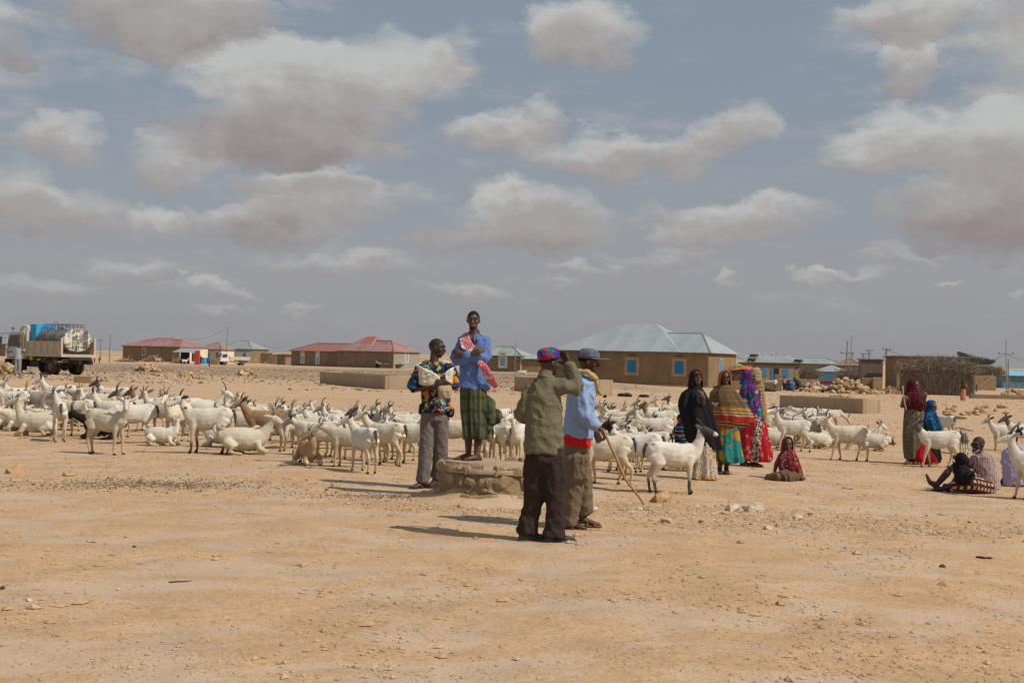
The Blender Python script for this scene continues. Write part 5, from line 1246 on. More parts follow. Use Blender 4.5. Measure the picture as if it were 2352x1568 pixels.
# ================================================================ women and children
LASTC = [None]
def face_only(root, c, f, k=.95, skin=None, neck_to=None, vox=.008, teeth=False, extra=None):
    b = MB(); head(b, c, f, None, k)
    neck(b, c, f, neck_to if neck_to is not None else Vector(c) - v3(0, 0, .16), k * .9)
    c_ = Vector(c); b.tube([c_ - v3(0, 0, .17), c_ - v3(0, 0, .30), c_ - v3(0, 0, .55)], [(.07, .06), (.115, .08), (.11, .08)], 12, ref=(1, 0, 0))
    LASTC[0] = c_
    if extra: extra(b)
    body(root, b, skin or SKIN, vox); face_bits(root, c, f, k, teeth)
def hood(c, f, k=1.0, up=.0, grow=.014, open_=1.75, n=36, m_=16):
    """head cloth shell: closed over the crown and sides, open at the face"""
    f, u, l = frame(f); c0 = Vector(c) + u * .014 * k - f * .022 * k; vs = []; fs = []
    for i in range(m_ + 1):
        th = .05 + (2.5 - .05) * i / m_
        for q in range(n):
            a = open_ * .5 + (2 * pi - open_) * q / (n - 1) if th > .75 else open_ * .5 * S(.25, .75, th) + (2 * pi - open_ * S(.25, .75, th)) * q / (n - 1)
            rr = sin(min(th, 1.75)); zz = cos(th) if th < 1.6 else cos(1.6) - (th - 1.6) * 1.45
            rr *= 1 + max(0, th - 1.75) * .24
            wr = 1 + .02 * sin(9 * a + 6 * th) + .015 * sin(17 * a)
            vs.append(c0 + f * (rr * cos(a) * (.098 * k + grow) * wr) + l * (rr * sin(a) * (.077 * k + grow) * wr) + u * (zz * (.100 * k + grow * .8)))
    fs = [(i * n + q, i * n + q + 1, i * n + n + q + 1, i * n + n + q) for i in range(m_) for q in range(n - 1)]
    vs.append(c0 + u * (.101 * k + grow * .8)); t = len(vs) - 1
    fs += [(t, q + 1, q) for q in range(n - 1)] + [(t, 0, n - 1)]
    me = bpy.data.meshes.new("hood"); me.from_pydata([tuple(v) for v in vs], [], fs); me.shade_smooth(); return me
def legs(b, P, pts, k=1.0, d=(0, -1, 0)):
    for (px, py, px2, py2, dep) in pts:
        a = P(px2, py2, dep); a.z = max(a.z, .085); limb(b, [LASTC[0] - v3(0, 0, .52), P(px, py, dep), mid(P(px, py, dep), a) + v3(0, -.01, 0), a], [.06, .05, .040, .031], k); foot(b, a, d, k)
BLACKV = solid("black_veil_cloth", (.017, .017, .020))
def rings(P, L, dep=.0, yr=.62):
    """L: (py, x left, x right, fold[, depth radius factor])"""
    out = []
    for q in L:
        py, xa, xb, am = q[:4]; a, b = P(xa, py, dep), P(xb, py, dep); rx = (b - a).length / 2
        out.append(((a + b) / 2, rx, max(.05, rx * (q[4] if len(q) > 4 else yr)), am))
    return out
def w_black():
    Fm = Fr(1622, 1102); P = Fm.P; r = thing("person", "young woman in a long black veil over a cream and orange flowered skirt", "person", Fm.o)
    hc = P(1600, 868, -.02); fd = v3(.38, -.92, -.05)
    def ex(b): w = P(1617, 910, -.2); limb(b, [P(1598, 924, .0), P(1606, 930, .0), P(1616, 926, -.12), w], [.05, .03, .028, .021]); hand(b, w, P(1611, 897, -.2) - w, v3(.4, -.9, 0), .85, .6)
    face_only(r, hc, fd, .93, SKIN3, extra=ex, teeth=True)
    obj_ = cloth("skirt", loft(rings(P, [(1000, 1600, 1640, .02), (1040, 1594, 1642, .03), (1070, 1591, 1643, .05), (1100, 1588, 1648, .07)], 0, .7), 80, 3), flowers("cream_orange_flowered_cotton", (.62, .54, .44), (.30, .22, .17), (.48, .22, .05), (.22, .09, .05), 9.5), r)
    b = MB()
    veil = loft(rings(P, [(881, 1583, 1611, .0, .95), (893, 1580, 1614, .02, .9), (903, 1567, 1619, .05, .75), (920, 1561, 1627, .06, .7), (935, 1559, 1632, .07, .7), (958, 1563, 1639, .075, .66), (985, 1572, 1647, .085, .6), (1008, 1578, 1652, .10, .55), (1022, 1584, 1655, .11, .5), (1032, 1602, 1658, .10, .5)], .02), 90, 8)
    cloth("veil", veil, BLACKV, r); cloth("head_cloth", hood(hc, fd, .93, grow=.013), BLACKV, r)
    f, u, l = frame(fd); m_ = MB(); m_.tube([hc + u * .06 + f * .06 + l * .06, hc + u * .075 + f * .092, hc + u * .06 + f * .06 - l * .06], [(.008, .014)] * 3, 8); obj("head_band", m_.mesh("band", True), solid("dark_red_cloth", (.20, .02, .025)), r)
def w_striped():
    Fm = Fr(1663, 1088); P = Fm.P; r = thing("person", "woman in orange headscarf, wide olive striped shawl and turquoise flowered skirt", "person", Fm.o)
    hc = P(1666, 869, -.02); fd = v3(.0, -1, -.08)
    def ex(b): legs(b, P, [(1656, 1050, 1653, 1078, .03), (1672, 1050, 1668, 1078, .05)], 1.05, (-.1, -1, 0)); w = P(1637, 938, -.22); limb(b, [P(1660, 915, 0), P(1645, 928, -.12), w], [.05, .035, .024]); hand(b, w, v3(.1, -.2, 1), v3(0, -1, 0), .9, .8)
    face_only(r, hc, fd, 1.0, SKIN2, extra=ex, teeth=True)
    cols = [(0, (.12, .095, .045)), (.10, (.35, .07, .03)), (.13, (.12, .095, .045))]
    def st(t, o, tc):
        x, y, z = t.sep(o)[:3]; z = t.m('ADD', z, t.m('MULTIPLY', t.m('SUBTRACT', t.noise(o, 3.5, 2, .5), .5), .10)); z = t.m('ADD', z, t.m('MULTIPLY', x, .05))
        f = t.m('FRACT', t.m('DIVIDE', z, .075)); c = t.mix(t.m('GREATER_THAN', f, .86), (.115, .092, .045), (.34, .08, .035))
        for lo, hi, cc in ((.98, 1.02, (.33, .23, .06)), (.955, .98, (.36, .07, .03)), (.93, .955, (.38, .30, .17)), (.915, .93, (.03, .03, .03)), (.89, .915, (.38, .30, .17)), (.79, .89, (.36, .035, .025)), (.775, .79, (.36, .28, .16)), (.755, .775, (.03, .03, .03)), (.735, .755, (.33, .25, .13)), (.4, .735, (.34, .06, .03))):
            c = t.mix(t.m('MULTIPLY', t.m('GREATER_THAN', z, lo), t.m('LESS_THAN', z, hi)), c, cc)
        return c
    sm = fabric("olive_striped_shawl_cloth", st)
    cloth("shawl", loft(rings(P, [(883, 1652, 1679, .0, .95), (888, 1644, 1684, .02, .8), (902, 1632, 1697, .03, .6), (922, 1630, 1712, .035, .55), (940, 1631, 1722, .04, .5), (956, 1634, 1730, .045, .5), (970, 1638, 1727, .05, .5), (983, 1645, 1706, .06, .55), (988, 1651, 1700, .05, .5)]), 96, 12), sm, r)
    tm = flowers("turquoise_flowered_cotton", (.03, .23, .21), (.035, .18, .18), (.42, .21, .02), (.35, .12, .02), 5.5)
    cloth("skirt", loft(rings(P, [(975, 1650, 1698, .03), (1000, 1646, 1700, .04), (1025, 1643, 1702, .06), (1048, 1642, 1705, .08), (1062, 1648, 1707, .09)], .03, .9), 84, 6), tm, r)
    cloth("underskirt", loft(rings(P, [(1020, 1650, 1688, .05), (1045, 1649, 1686, .07), (1064, 1650, 1680, .09)], -.03, .55), 60, 9), solid("dark_olive_cotton", (.075, .065, .018)), r)
    om = stripes("orange_headscarf_cloth", [(0, (.40, .075, .03)), (.7, (.28, .13, .04))], 2, .035, .03)
    cloth("head_cloth", hood(hc, fd, 1.0, grow=.013), om, r)
    for x in (1653, 1668): a = P(x, 1078, (.03 if x < 1660 else .05)); a.z = .085; sandal(r, a, v3(-.1, -1, 0), 1.05)
def w_tiedye():
    Fm = Fr(1722, 1071); P = Fm.P; r = thing("person", "woman in purple and teal tie-dyed veil with red, white and black kanga skirt", "person", Fm.o)
    hc = P(1722, 866, -.02); fd = v3(.93, -.36, -.08)
    def ex(b): legs(b, P, [(1716, 1040, 1708, 1062, .0), (1732, 1040, 1728, 1062, -.02)], 1.0, (.9, -.4, 0))
    face_only(r, hc, fd, .97, SKIN2, extra=ex)
    td = blot("tie_dyed_cotton", (.12, .025, .16), [(6, .52, (.01, .16, .19)), (9, .60, (.38, .36, .40)), (7, .60, (.02, .05, .07)), (8, .62, (.20, .04, .26))])
    cloth("veil", loft(rings(P, [(880, 1709, 1733, .0, .95), (888, 1701, 1738, .02, .8), (902, 1698, 1742, .03, .7), (920, 1698, 1747, .04, .6), (942, 1702, 1752, .04, .55), (962, 1708, 1757, .05, .5), (975, 1712, 1752, .06, .5), (984, 1716, 1745, .06, .5)], -.04), 84, 15), td, r)
    cloth("head_cloth", hood(hc, fd, .97, grow=.015), td, r)
    def kanga(t, o, tc):
        x, y, z = t.sep(o)[:3]; d = t.new('ShaderNodeTexVoronoi', {'Vector': o, 'Scale': 11}).outputs['Distance']
        xs = t.m('ADD', x, t.m('MULTIPLY', t.m('SUBTRACT', 1.0, z), .10))
        red = t.mix(t.ramp(d, .34, .30), (.35, .014, .022), (.30, .24, .20)); red = t.mix(t.ramp(d, .20, .16), red, (.35, .014, .022))
        blk = t.mix(t.ramp(t.noise(o, 34, 3, .6, .5), .47, .52), (.025, .02, .02), (.52, .44, .38)); blk = t.mix(t.ramp(d, .30, .26), blk, (.40, .012, .02))
        m_ = t.m('MULTIPLY', t.m('GREATER_THAN', xs, .075), t.m('LESS_THAN', xs, .20)); return t.mix(m_, red, blk)
    km = fabric("kanga_cotton", kanga)
    cloth("skirt", loft(rings(P, [(950, 1702, 1752, .02), (985, 1700, 1760, .03), (1015, 1699, 1766, .05), (1038, 1700, 1771, .07), (1055, 1704, 1772, .08), (1060, 1708, 1768, .06)], 0, .75), 84, 18), km, r)
    for x, dp in ((1708, .0), (1728, -.02)): a = P(x, 1062, dp); a.z = .085; sandal(r, a, v3(.9, -.4, 0), 1.0, plain("pink_flip_flop", (.45, .28, .20), .1, 12, .7))
def w_behind():
    Fm = Fr(1745, 1060); P = Fm.P; r = thing("person", "woman in mustard wrap and maroon cream striped scarf, mostly hidden by the tie-dyed veil", "person", Fm.o)
    hc = P(1739, 860, 0); fd = v3(.8, .5, -.05); face_only(r, hc, fd, .92, SKIN2)
    sm = stripes("cream_maroon_striped_cloth", [(0, (.36, .27, .15)), (.55, (.22, .05, .045)), (.75, (.36, .27, .15))], 2, .06, .1)
    cloth("shawl", loft(rings(P, [(872, 1729, 1750, .0, .95), (885, 1727, 1755, .03, .7), (905, 1726, 1757, .04, .6), (925, 1726, 1758, .05, .6), (942, 1728, 1756, .06, .6)]), 60, 5), sm, r)
    cloth("head_cloth", hood(hc, fd, .92, grow=.013), sm, r)
    cloth("dress", loft(rings(P, [(900, 1730, 1756, .02), (950, 1728, 1762, .04), (1000, 1726, 1760, .06), (1056, 1726, 1762, .07)], .03), 60, 7), solid("mustard_cotton", (.34, .23, .03)), r)
def toddler():
    Fm = Fr(1563, 1076); P = Fm.P; r = thing("person", "toddler in navy and blue striped shirt standing beside the black veil", "person", Fm.o)
    hc = P(1564, 963, 0); fd = v3(.3, -.95, -.15); k = .74
    b = MB(); head(b, hc, fd, None, k); neck(b, hc, fd, P(1563, 974), k)
    for sx, ex_, wx in ((1552, 1547, 1556), (1574, 1578, 1568)): w = P(wx, 1000, -.10); limb(b, [P(sx, 980), P(ex_, 996, -.03), w], [.03, .026, .018]); hand(b, w, v3(.3 if sx < 1563 else -.3, -.8, .1), v3(0, 0, 1), .55, .6)
    for x in (1557, 1569): a = P(x, 1069); limb(b, [P(1563, 1005), P(x, 1025), P(x, 1047), a], [.06, .045, .036, .025]); foot(b, a, v3(0, -1, 0), .6)
    body(r, b, SKIN, .008)
    t = MB(); t.tube([P(1563, 973), P(1563, 978), P(1563, 1000), P(1563, 1030), P(1563, 1046)], [(.05, .045), (.085, .06), (.095, .075), (.10, .08), (.11, .09)], 18, ref=(1, 0, 0), cap=.2)
    t.tube([P(1556, 982), P(1549, 993, -.02)], [.042, .045], 10); t.tube([P(1570, 982), P(1576, 993, -.02)], [.042, .045], 10)
    dress(r, "striped_shirt", t, stripes("navy_blue_stripes", [(0, (.02, .025, .04)), (.62, (.10, .20, .32)), (.8, (.02, .025, .04))], 2, .062, .02), .008, 12, 4, 3, .010)
    obj("hair", hair_cap(hc, fd, k, .003), HAIR, r); face_bits(r, hc, fd, k)
def girl_sitting():
    Fm = Fr(1806, 1101); P = Fm.P; r = thing("person", "girl sitting on the ground in a red flowered veil, facing the camera", "person", Fm.o)
    hc = P(1810, 1021, 0); fd = v3(-.12, -.98, -.08); k = .93
    def ex(b):
        limb(b, [P(1806, 1042, 0), P(1793, 1046, 0), P(1783, 1066, .02), P(1779, 1085, .02)], [.05, .04, .034, .024]); hand(b, P(1779, 1086, .02), v3(-.1, -.3, -.9), v3(-1, 0, 0), .8, .2)
        limb(b, [P(1815, 1092, -.05), P(1782, 1092, -.30), P(1760, 1096, -.18)], [.085, .065, .045]); limb(b, [P(1830, 1092, -.05), P(1800, 1095, -.32), P(1790, 1098, -.15)], [.08, .06, .045])
        b.tube([P(1810, 1040), P(1812, 1070), P(1815, 1092)], [(.07, .06), (.10, .08), (.13, .11)], 12, ref=(1, 0, 0))
    face_only(r, hc, fd, k, SKIN3, extra=ex)
    m = blot("red_flowered_veil_cloth", (.16, .02, .025), [(16, .54, (.30, .035, .035)), (22, .57, (.24, .24, .24)), (13, .62, (.025, .03, .04)), (19, .66, (.42, .32, .28))])
    cloth("veil", loft(rings(P, [(1031, 1799, 1823, .0, .9), (1038, 1793, 1826, .03, .8), (1052, 1786, 1832, .05, .8), (1072, 1788, 1838, .06, .8), (1090, 1794, 1843, .07, .65), (1100, 1798, 1850, .07, .6)], -.01), 84, 14), m, r)
    cloth("head_cloth", hood(hc, fd, k, grow=.014), m, r)
    q = MB(); q.tube([P(1815, 1090, .02), P(1792, 1091, -.26), P(1762, 1095, -.2)], [.11, .085, .060], 12); q.tube([P(1830, 1092, .02), P(1806, 1094, -.3), P(1785, 1097, -.2)], [.10, .075, .055], 12)
    dress(r, "skirt", q, solid("brown_patterned_cloth", (.12, .075, .045)), .012, 10, 8, 5, .012)
def w_maroon():
    Fm = Fr(2094, 1066); P = Fm.P; r = thing("person", "smiling woman in maroon veil and grey brown patterned skirt", "person", Fm.o)
    hc = P(2101, 887, 0); fd = v3(.85, -.5, -.08); k = 1.0
    def ex(b):
        limb(b, [P(2094, 906, 0), P(2078, 912, -.05), P(2072, 932, -.12), P(2079, 918, -.24)], [.05, .04, .036, .025]); hand(b, P(2079, 919, -.24), v3(.4, -.1, .8), v3(0, -1, 0), .85, .9)
        limb(b, [P(2104, 908, 0), P(2112, 915, -.05), P(2122, 926, -.14), P(2126, 912, -.24)], [.05, .04, .034, .024]); hand(b, P(2126, 912, -.24), v3(.1, -.1, 1), v3(0, -1, 0), .85, .8)
        legs(b, P, [(2090, 1040, 2086, 1058, 0), (2104, 1040, 2106, 1060, .0)], 1.0, (-.5, -.8, 0))
    face_only(r, hc, fd, k, SKIN, extra=ex, teeth=True)
    mm = solid("maroon_veil_cloth", (.085, .014, .022))
    cloth("veil", loft(rings(P, [(899, 2086, 2114, .0, .9), (905, 2078, 2120, .03, .75), (917, 2073, 2126, .04, .65), (930, 2070, 2129, .05, .6), (940, 2080, 2126, .06, .6), (948, 2090, 2124, .05, .6)]), 84, 22), mm, r)
    cloth("head_cloth", hood(hc, fd, k, grow=.015), mm, r)
    cloth("skirt", loft(rings(P, [(925, 2080, 2122, .02), (960, 2077, 2124, .03), (1000, 2075, 2122, .04), (1030, 2077, 2118, .05), (1054, 2080, 2116, .06)], .02, .7), 84, 24), blot("grey_brown_print", (.17, .14, .10), [(40, .52, (.07, .055, .045)), (6, .64, (.32, .20, .06))]), r)
    w = Fm.o + P(2079, 926, -.27); o = thing("walking_stick", "short pale stick held upright by the woman in maroon", "stick", w); s = MB(); s.tube([v3(.03, 0, -.10), v3(0, 0, 0), v3(-.035, 0, .20), v3(-.045, .0, .33)], .012, 8); obj("shaft", s.mesh("shaft", True), plain("pale_stick_wood", (.48, .36, .22), .2, 12), o)
def girl_blue():
    Fm = Fr(2136, 1066); P = Fm.P; r = thing("person", "girl in bright blue veil and black skirt with red panel looking down", "person", Fm.o)
    hc = P(2141, 934, -.02); fd = v3(.75, -.6, -.3); k = .93
    def ex(b): legs(b, P, [(2122, 1045, 2112, 1060, .0), (2146, 1045, 2146, 1060, 0)], .85, (-.8, -.4, 0))
    face_only(r, hc, fd, k, SKIN3, extra=ex)
    m = blot("bright_blue_veil_cloth", (.012, .07, .20), [(9, .52, (.01, .035, .09)), (26, .60, (.03, .22, .34)), (5, .68, (.30, .28, .22))])
    cloth("veil", loft(rings(P, [(945, 2129, 2152, .0, .9), (950, 2121, 2152, .03, .8), (962, 2112, 2158, .04, .7), (978, 2118, 2163, .05, .65), (990, 2124, 2163, .06, .6), (998, 2130, 2160, .06, .6)], -.04), 84, 27), m, r)
    cloth("head_cloth", hood(hc, fd, k, grow=.013), m, r)
    def two(t, o, tc):
        x, y, z = t.sep(o)[:3]; f = t.m('ADD', t.m('ADD', z, t.m('MULTIPLY', x, 1.1)), t.m('MULTIPLY', t.noise(o, 4, 2, .5), .12)); return t.mix(t.m('LESS_THAN', f, .27), (.012, .012, .014), (.36, .01, .02))
    cloth("skirt", loft(rings(P, [(985, 2112, 2156, .03), (1010, 2096, 2156, .05), (1035, 2084, 2158, .07), (1052, 2084, 2160, .09), (1062, 2092, 2158, .08)], .0, .55), 84, 31), fabric("black_red_cotton", two), r)
def man_seated():
    Fm = Fr(2240, 1130); P = Fm.P; r = thing("person", "bearded man in dark glasses and striped shirt sitting on the ground in a checked wrap", "person", Fm.o); k = 1.04
    hc = P(2247, 1022, 0); fd = v3(-.86, -.5, -.08); nb = P(2256, 1046, .0)
    b = MB(); head(b, hc, fd, None, k); neck(b, hc, fd, nb, k)
    sh, el, wr = P(2272, 1054, -.02), P(2279, 1090, -.05), P(2268, 1116, -.12); sh2, el2, wr2 = P(2240, 1057, .12), P(2216, 1074, .05), P(2206, 1062, -.05)
    limb(b, [sh, el, wr], [.05, .04, .028]); hand(b, wr, v3(-.55, -.2, -.5), v3(-.3, -.2, .9), k, .15); limb(b, [sh2, el2, wr2], [.05, .04, .03]); hand(b, wr2, v3(-.5, -.3, .5), v3(-.5, -.5, .5), k, .6)
    kn = P(2190, 1069, -.05); an = P(2150, 1113, -.10); limb(b, [P(2256, 1118, .0), kn, mid(kn, an, .35), an], [.09, .062, .055, .038]); 
    l = v3(-.25, -.95, .1); tp = P(2128, 1087, -.12); b.tube([an + v3(.03, 0, -.02), an, mid(an, tp) + v3(-.02, 0, -.03), tp], [(.035, .035), (.042, .05), (.045, .035), (.035, .018)], 10, ref=l)
    limb(b, [P(2262, 1120, -.1), P(2205, 1100, -.35), P(2172, 1118, -.15)], [.09, .07, .04]); foot(b, P(2172, 1113, -.15), v3(-.8, .3, 0), k)
    b.tube([nb - v3(0, 0, .06), P(2262, 1080), P(2266, 1118)], [(.10, .07), (.14, .11), (.14, .12)], 14, ref=(1, 0, 0)); body(r, b, SKIN2, .0085)
    t = MB(); m = stripes("rust_striped_shirting", [(0, (.50, .40, .38)), (.4, (.32, .09, .06)), (.62, (.50, .41, .40)), (.8, (.08, .07, .11))], 0, .034, .015)
    t.tube([P(2256, 1040, .02), P(2257, 1048), P(2262, 1070), P(2266, 1100), P(2268, 1124, .02)], [(.07, .07), (.15, .12), (.175, .135), (.185, .145), (.19, .16)], 22, ref=(1, 0, 0), cap=.15)
    t.tube([sh, mid(sh, el), el + v3(0, 0, .03)], [.075, .08, .078], 14); t.tube([sh2, mid(sh2, el2, .6)], [.075, .072], 12)
    dress(r, "shirt", t, m, .016, 9, 4, 6, .012)
    q = MB(); q.tube([P(2266, 1118, .02), P(2232, 1098, -.02), P(2196, 1076, -.05)], [.14, .12, .08], 14); q.tube([P(2266, 1120, -.08), P(2228, 1106, -.32), P(2190, 1110, -.30)], [.13, .12, .08], 14); q.tube([P(2262, 1116, -.05), P(2215, 1100, -.15), P(2195, 1105, -.18)], [.12, .13, .09], 14)
    def ck(t, o, tc):
        x, y, z = t.sep(o)[:3]; a = t.m('GREATER_THAN', t.m('FRACT', t.m('DIVIDE', t.m('ADD', x, t.m('MULTIPLY', y, .5)), .085)), .5); c_ = t.m('GREATER_THAN', t.m('FRACT', t.m('DIVIDE', t.m('ADD', z, t.m('MULTIPLY', y, .3)), .085)), .5)
        c = t.mix(a, (.12, .02, .025), (.035, .03, .03)); return t.mix(t.m('MULTIPLY', a, c_), c, (.50, .42, .24))
    dress(r, "checked_wrap", q, fabric("maroon_cream_checks", ck), .014, 8, 8, 8, .012)
    obj("hair", hair_cap(hc, fd, k, .002, -.1), plain("shaved_stubble", (.032, .020, .015), .2, 60, .6), r)
    f, u, l = frame(fd); g = MB()
    for sg in (1, -1): g.ball(hc + f * .090 * k + u * .012 * k + l * sg * .034 * k, (.024, .008, .017), 10, Matrix((l, f, u)).transposed())
    g.tube([hc + f * .092 * k + u * .018 + l * .07, hc + f * .10 * k + u * .018, hc + f * .092 * k + u * .018 - l * .07], [.004] * 3, 6)
    for sg in (1, -1): g.tube([hc + f * .088 * k + u * .018 + l * sg * .066, hc - f * .02 + u * .016 + l * sg * .082], [.004] * 2, 6)
    obj("dark_glasses", remesh(g, "glasses", .004, 0), plain("black_lens", (.01, .01, .01), .1, 5, .2, spec=.6), r)
    bd = MB(); bd.tube([hc + f * .045 - u * .06 + l * .055, hc + f * .075 - u * .090 + l * .03, hc + f * .088 * k - u * .105, hc + f * .075 - u * .090 - l * .03, hc + f * .045 - u * .06 - l * .055], [.012, .017, .022, .017, .012], 8); bd.tube([hc + f * .088 - u * .046 + l * .03, hc + f * .104 - u * .042, hc + f * .088 - u * .046 - l * .03], [.006] * 3, 6)
    obj("beard", remesh(bd, "beard", .006, 1), plain("grey_beard", (.34, .32, .30), .25, 60, .9), r)
    # small child in black in his lap
    Q = Fr(2206, 1112); P2 = Q.P; c = thing("person", "small child in black hood leaning on the seated bearded man's knees", "person", Fm.o)
    hc2 = P(2209, 1050, -.30); f2 = v3(-.4, .9, -.1); b = MB(); head(b, hc2, f2, None, .8); b.tube([hc2 - v3(0, 0, .08), P(2208, 1075, -.30)], [.04, .08], 10); body(c, b, SKIN2, .01)
    cm = blot("black_spangled_cloth", (.014, .013, .015), [(60, .68, (.22, .16, .14)), (9, .66, (.10, .012, .02))])
    t = MB(); t.ball(hc2, (.095, .10, .098), 14); t.ball(P(2216, 1056, -.30), (.06, .06, .05), 10); t.tube([P(2208, 1062, -.30), P(2210, 1080, -.34), P(2222, 1094, -.42)], [.06, .115, .13], 14); t.tube([P(2200, 1075, -.33), P(2192, 1064, -.22)], [.045, .04], 10)
    dress(c, "hooded_dress", t, cm, .012, 10, 8, 5, .011)
    # cane
    w = Fm.o + P(2207, 1052, -.2); o = thing("cane", "thin white cane leaning by the seated bearded man", "cane", w); s = MB(); s.tube([v3(0, 0, -.12), v3(.09, .0, .14)], .008, 8); obj("shaft", s.mesh("shaft", True), WHITEP, o)
def man_back():
    Fm = Fr(2330, 1116); P = Fm.P; r = thing("person", "seated person in lavender shirt with back turned at the right edge", "person", Fm.o)
    hc = P(2325, 1010, 0); fd = v3(.35, .93, -.1); nb = P(2327, 1028, -.02); b = MB(); head(b, hc, fd); neck(b, hc, fd, nb)
    el = P(2310, 1082, .0); limb(b, [P(2314, 1050), el, P(2306, 1104, .12)], [.045, .04, .028]); limb(b, [P(2330, 1105), P(2312, 1098, .3), P(2302, 1112, .2)], [.09, .06, .04]); b.tube([nb - v3(0, 0, .06), P(2332, 1100)], [(.1, .07), (.14, .1)], 12, ref=(1, 0, 0)); body(r, b, SKIN2, .01)
    t = MB(); t.tube([P(2327, 1024), P(2329, 1031), P(2332, 1050), P(2334, 1090), P(2336, 1112)], [(.07, .06), (.17, .10), (.19, .125), (.20, .14), (.21, .15)], 20, ref=(1, 0, 0), cap=.2); t.tube([P(2312, 1040), P(2308, 1066)], [.07, .075], 12); t.tube([P(2348, 1040), P(2354, 1068)], [.07, .075], 12)
    dress(r, "shirt", t, solid("lavender_cotton", (.36, .33, .52)), .015, 9, 4, 6, .013)
    q = MB(); q.tube([P(2332, 1108), P(2314, 1100, .25), P(2304, 1112, .2)], [.13, .085, .06], 12); dress(r, "trousers", q, solid("black_trouser_cloth", (.025, .02, .02)), .01, 9, 4, 6, .013)
    obj("hair", hair_cap(hc, fd, 1.0, .012, .15), HAIR, r)
w_black(); w_striped(); w_tiedye(); w_behind(); toddler(); girl_sitting(); w_maroon(); girl_blue(); man_seated(); man_back()
# ---------------------------------------------------------------- small distant figures
def distant(px, py, h, lab, top, bottom, fx=0.0, long_=False, arm=0, cloth_names=("shirt", "trousers"), veil=None, skin=None):
    """h: height in picture units"""
    g = G(px, py); s = F / g.y; k = (h / s) / 1.75; r = thing("person", lab, "person", g); K = lambda x, y, z: v3(x * k, y * k, z * k); f = v3(fx, -1, 0).normalized()
    b = MB(); hc = K(0, 0, 1.64); head(b, hc, f, None, k); neck(b, hc, f, K(0, 0, 1.46), k)
    wr = [K(-.25, -.05, .82), K(.25, -.05, .82)]; el = [K(-.25, .03, 1.1), K(.25, .03, 1.1)]
    if arm: el[1] = K(.36, -.05, 1.36); wr[1] = K(.14, -.08, 1.66)
    for i, sg in enumerate((-1, 1)):
        limb(b, [K(sg * .17, 0, 1.4), el[i], wr[i]], [.05, .04, .03], k); hand(b, wr[i], (wr[i] - el[i]), v3(0, -1, .1), k, .4)
        a = K(sg * .10, 0, .09); limb(b, [K(sg * .09, 0, .9), K(sg * .095, -.01, .5), a], [.09, .06, .04], k); foot(b, a, f, k)
    b.tube([K(0, 0, 1.4), K(0, 0, 1.2), K(0, 0, .92)], [(.14 * k, .09 * k), (.13 * k, .09 * k), (.14 * k, .1 * k)], 10, ref=(1, 0, 0)); body(r, b, skin or SKIN2, .022)
    t = MB(); t.tube([K(0, 0, 1.46), K(0, 0, 1.41), K(0, 0, 1.15), K(0, 0, .86)], [(.08 * k, .07 * k), (.18 * k, .11 * k), (.18 * k, .12 * k), (.19 * k, .13 * k)], 14, ref=(1, 0, 0), cap=.2)
    for i, sg in enumerate((-1, 1)): t.tube([K(sg * .16, 0, 1.38), el[i], mid(el[i], wr[i], .2)], [.07 * k, .07 * k, .065 * k], 10)
    obj(cloth_names[0], remesh(t, "shirt", .022, 1, folds(.012, 9, 4, 3)), top, r)
    q = MB()
    if long_: q.tube([K(0, 0, 1.0), K(0, 0, .6), K(0, 0, .1)], [(.18 * k, .14 * k), (.2 * k, .17 * k), (.24 * k, .2 * k)], 14, ref=(1, 0, 0), cap=.05)
    else:
        for sg in (-1, 1): q.tube([K(sg * .085, 0, .95), K(sg * .095, 0, .5), K(sg * .10, 0, .1)], [.11 * k, .09 * k, .075 * k], 10)
    obj(cloth_names[1], remesh(q, "trousers", .022, 1, folds(.010, 9, 2, 3)), bottom, r)
    if veil:
        n_ = MB(); n_.ball(hc - f * .02 * k, (.11 * k, .115 * k, .13 * k), 12); n_.tube([hc - f * .03 * k, K(0, .03, 1.4), K(0, .02, 1.0)], [.10 * k, .2 * k, .24 * k], 12); obj("veil", remesh(n_, "veil", .02, 1, folds(.012, 9, 4, 3)), veil, r)
    else: obj("hair", hair_cap(hc, f, k, .004), HAIR, r)
    return r
distant(40, 863, 76, "man in pale blue shirt shading his eyes beside the tanker lorry", solid("pale_grey_blue_cotton", (.36, .40, .48)), solid("light_grey_trouser_cloth", (.26, .25, .26)), .3, arm=1)
distant(2212, 921, 52, "woman in orange patterned dress and dark green shawl walking by the brush hut", solid("orange_pink_print", (.48, .17, .09)), solid("orange_skirt_print", (.50, .20, .12)), -.6, True, veil=blot("green_yellow_shawl", (.015, .045, .02), [(14, .6, (.30, .22, .03))]), cloth_names=("blouse", "dress"))
distant(461, 836, 21, "grey dressed man standing in front of the cream shop", solid("dark_grey_cotton", (.07, .06, .06)), solid("black_trouser_cloth", (.025, .02, .02)))
distant(481, 842, 15, "small child in maroon walking left of the white lorry", solid("maroon_cotton", (.18, .03, .03)), solid("dark_cloth", (.05, .04, .035)), -.5)
distant(866, 845, 21, "man in white shirt and black trousers by the painted facade", solid("white_cotton", (.62, .62, .66)), solid("black_trouser_cloth", (.025, .02, .02)), .4)
distant(1801, 897, 34, "man in red and cream striped shirt by the blue barrel", stripes("red_cream_stripes", [(0, (.50, .38, .30)), (.5, (.36, .08, .07))], 2, .12), solid("black_trouser_cloth", (.025, .02, .02)), .5)
distant(1780, 898, 32, "child in white shirt beside the mud pillar", solid("white_cotton", (.62, .62, .66)), solid("brown_cloth", (.14, .09, .06)), .3)
distant(1968, 884, 20, "small child in red sitting above the orange stones", solid("bright_red_cotton", (.52, .02, .02)), solid("bright_red_cotton", (.52, .02, .02)))
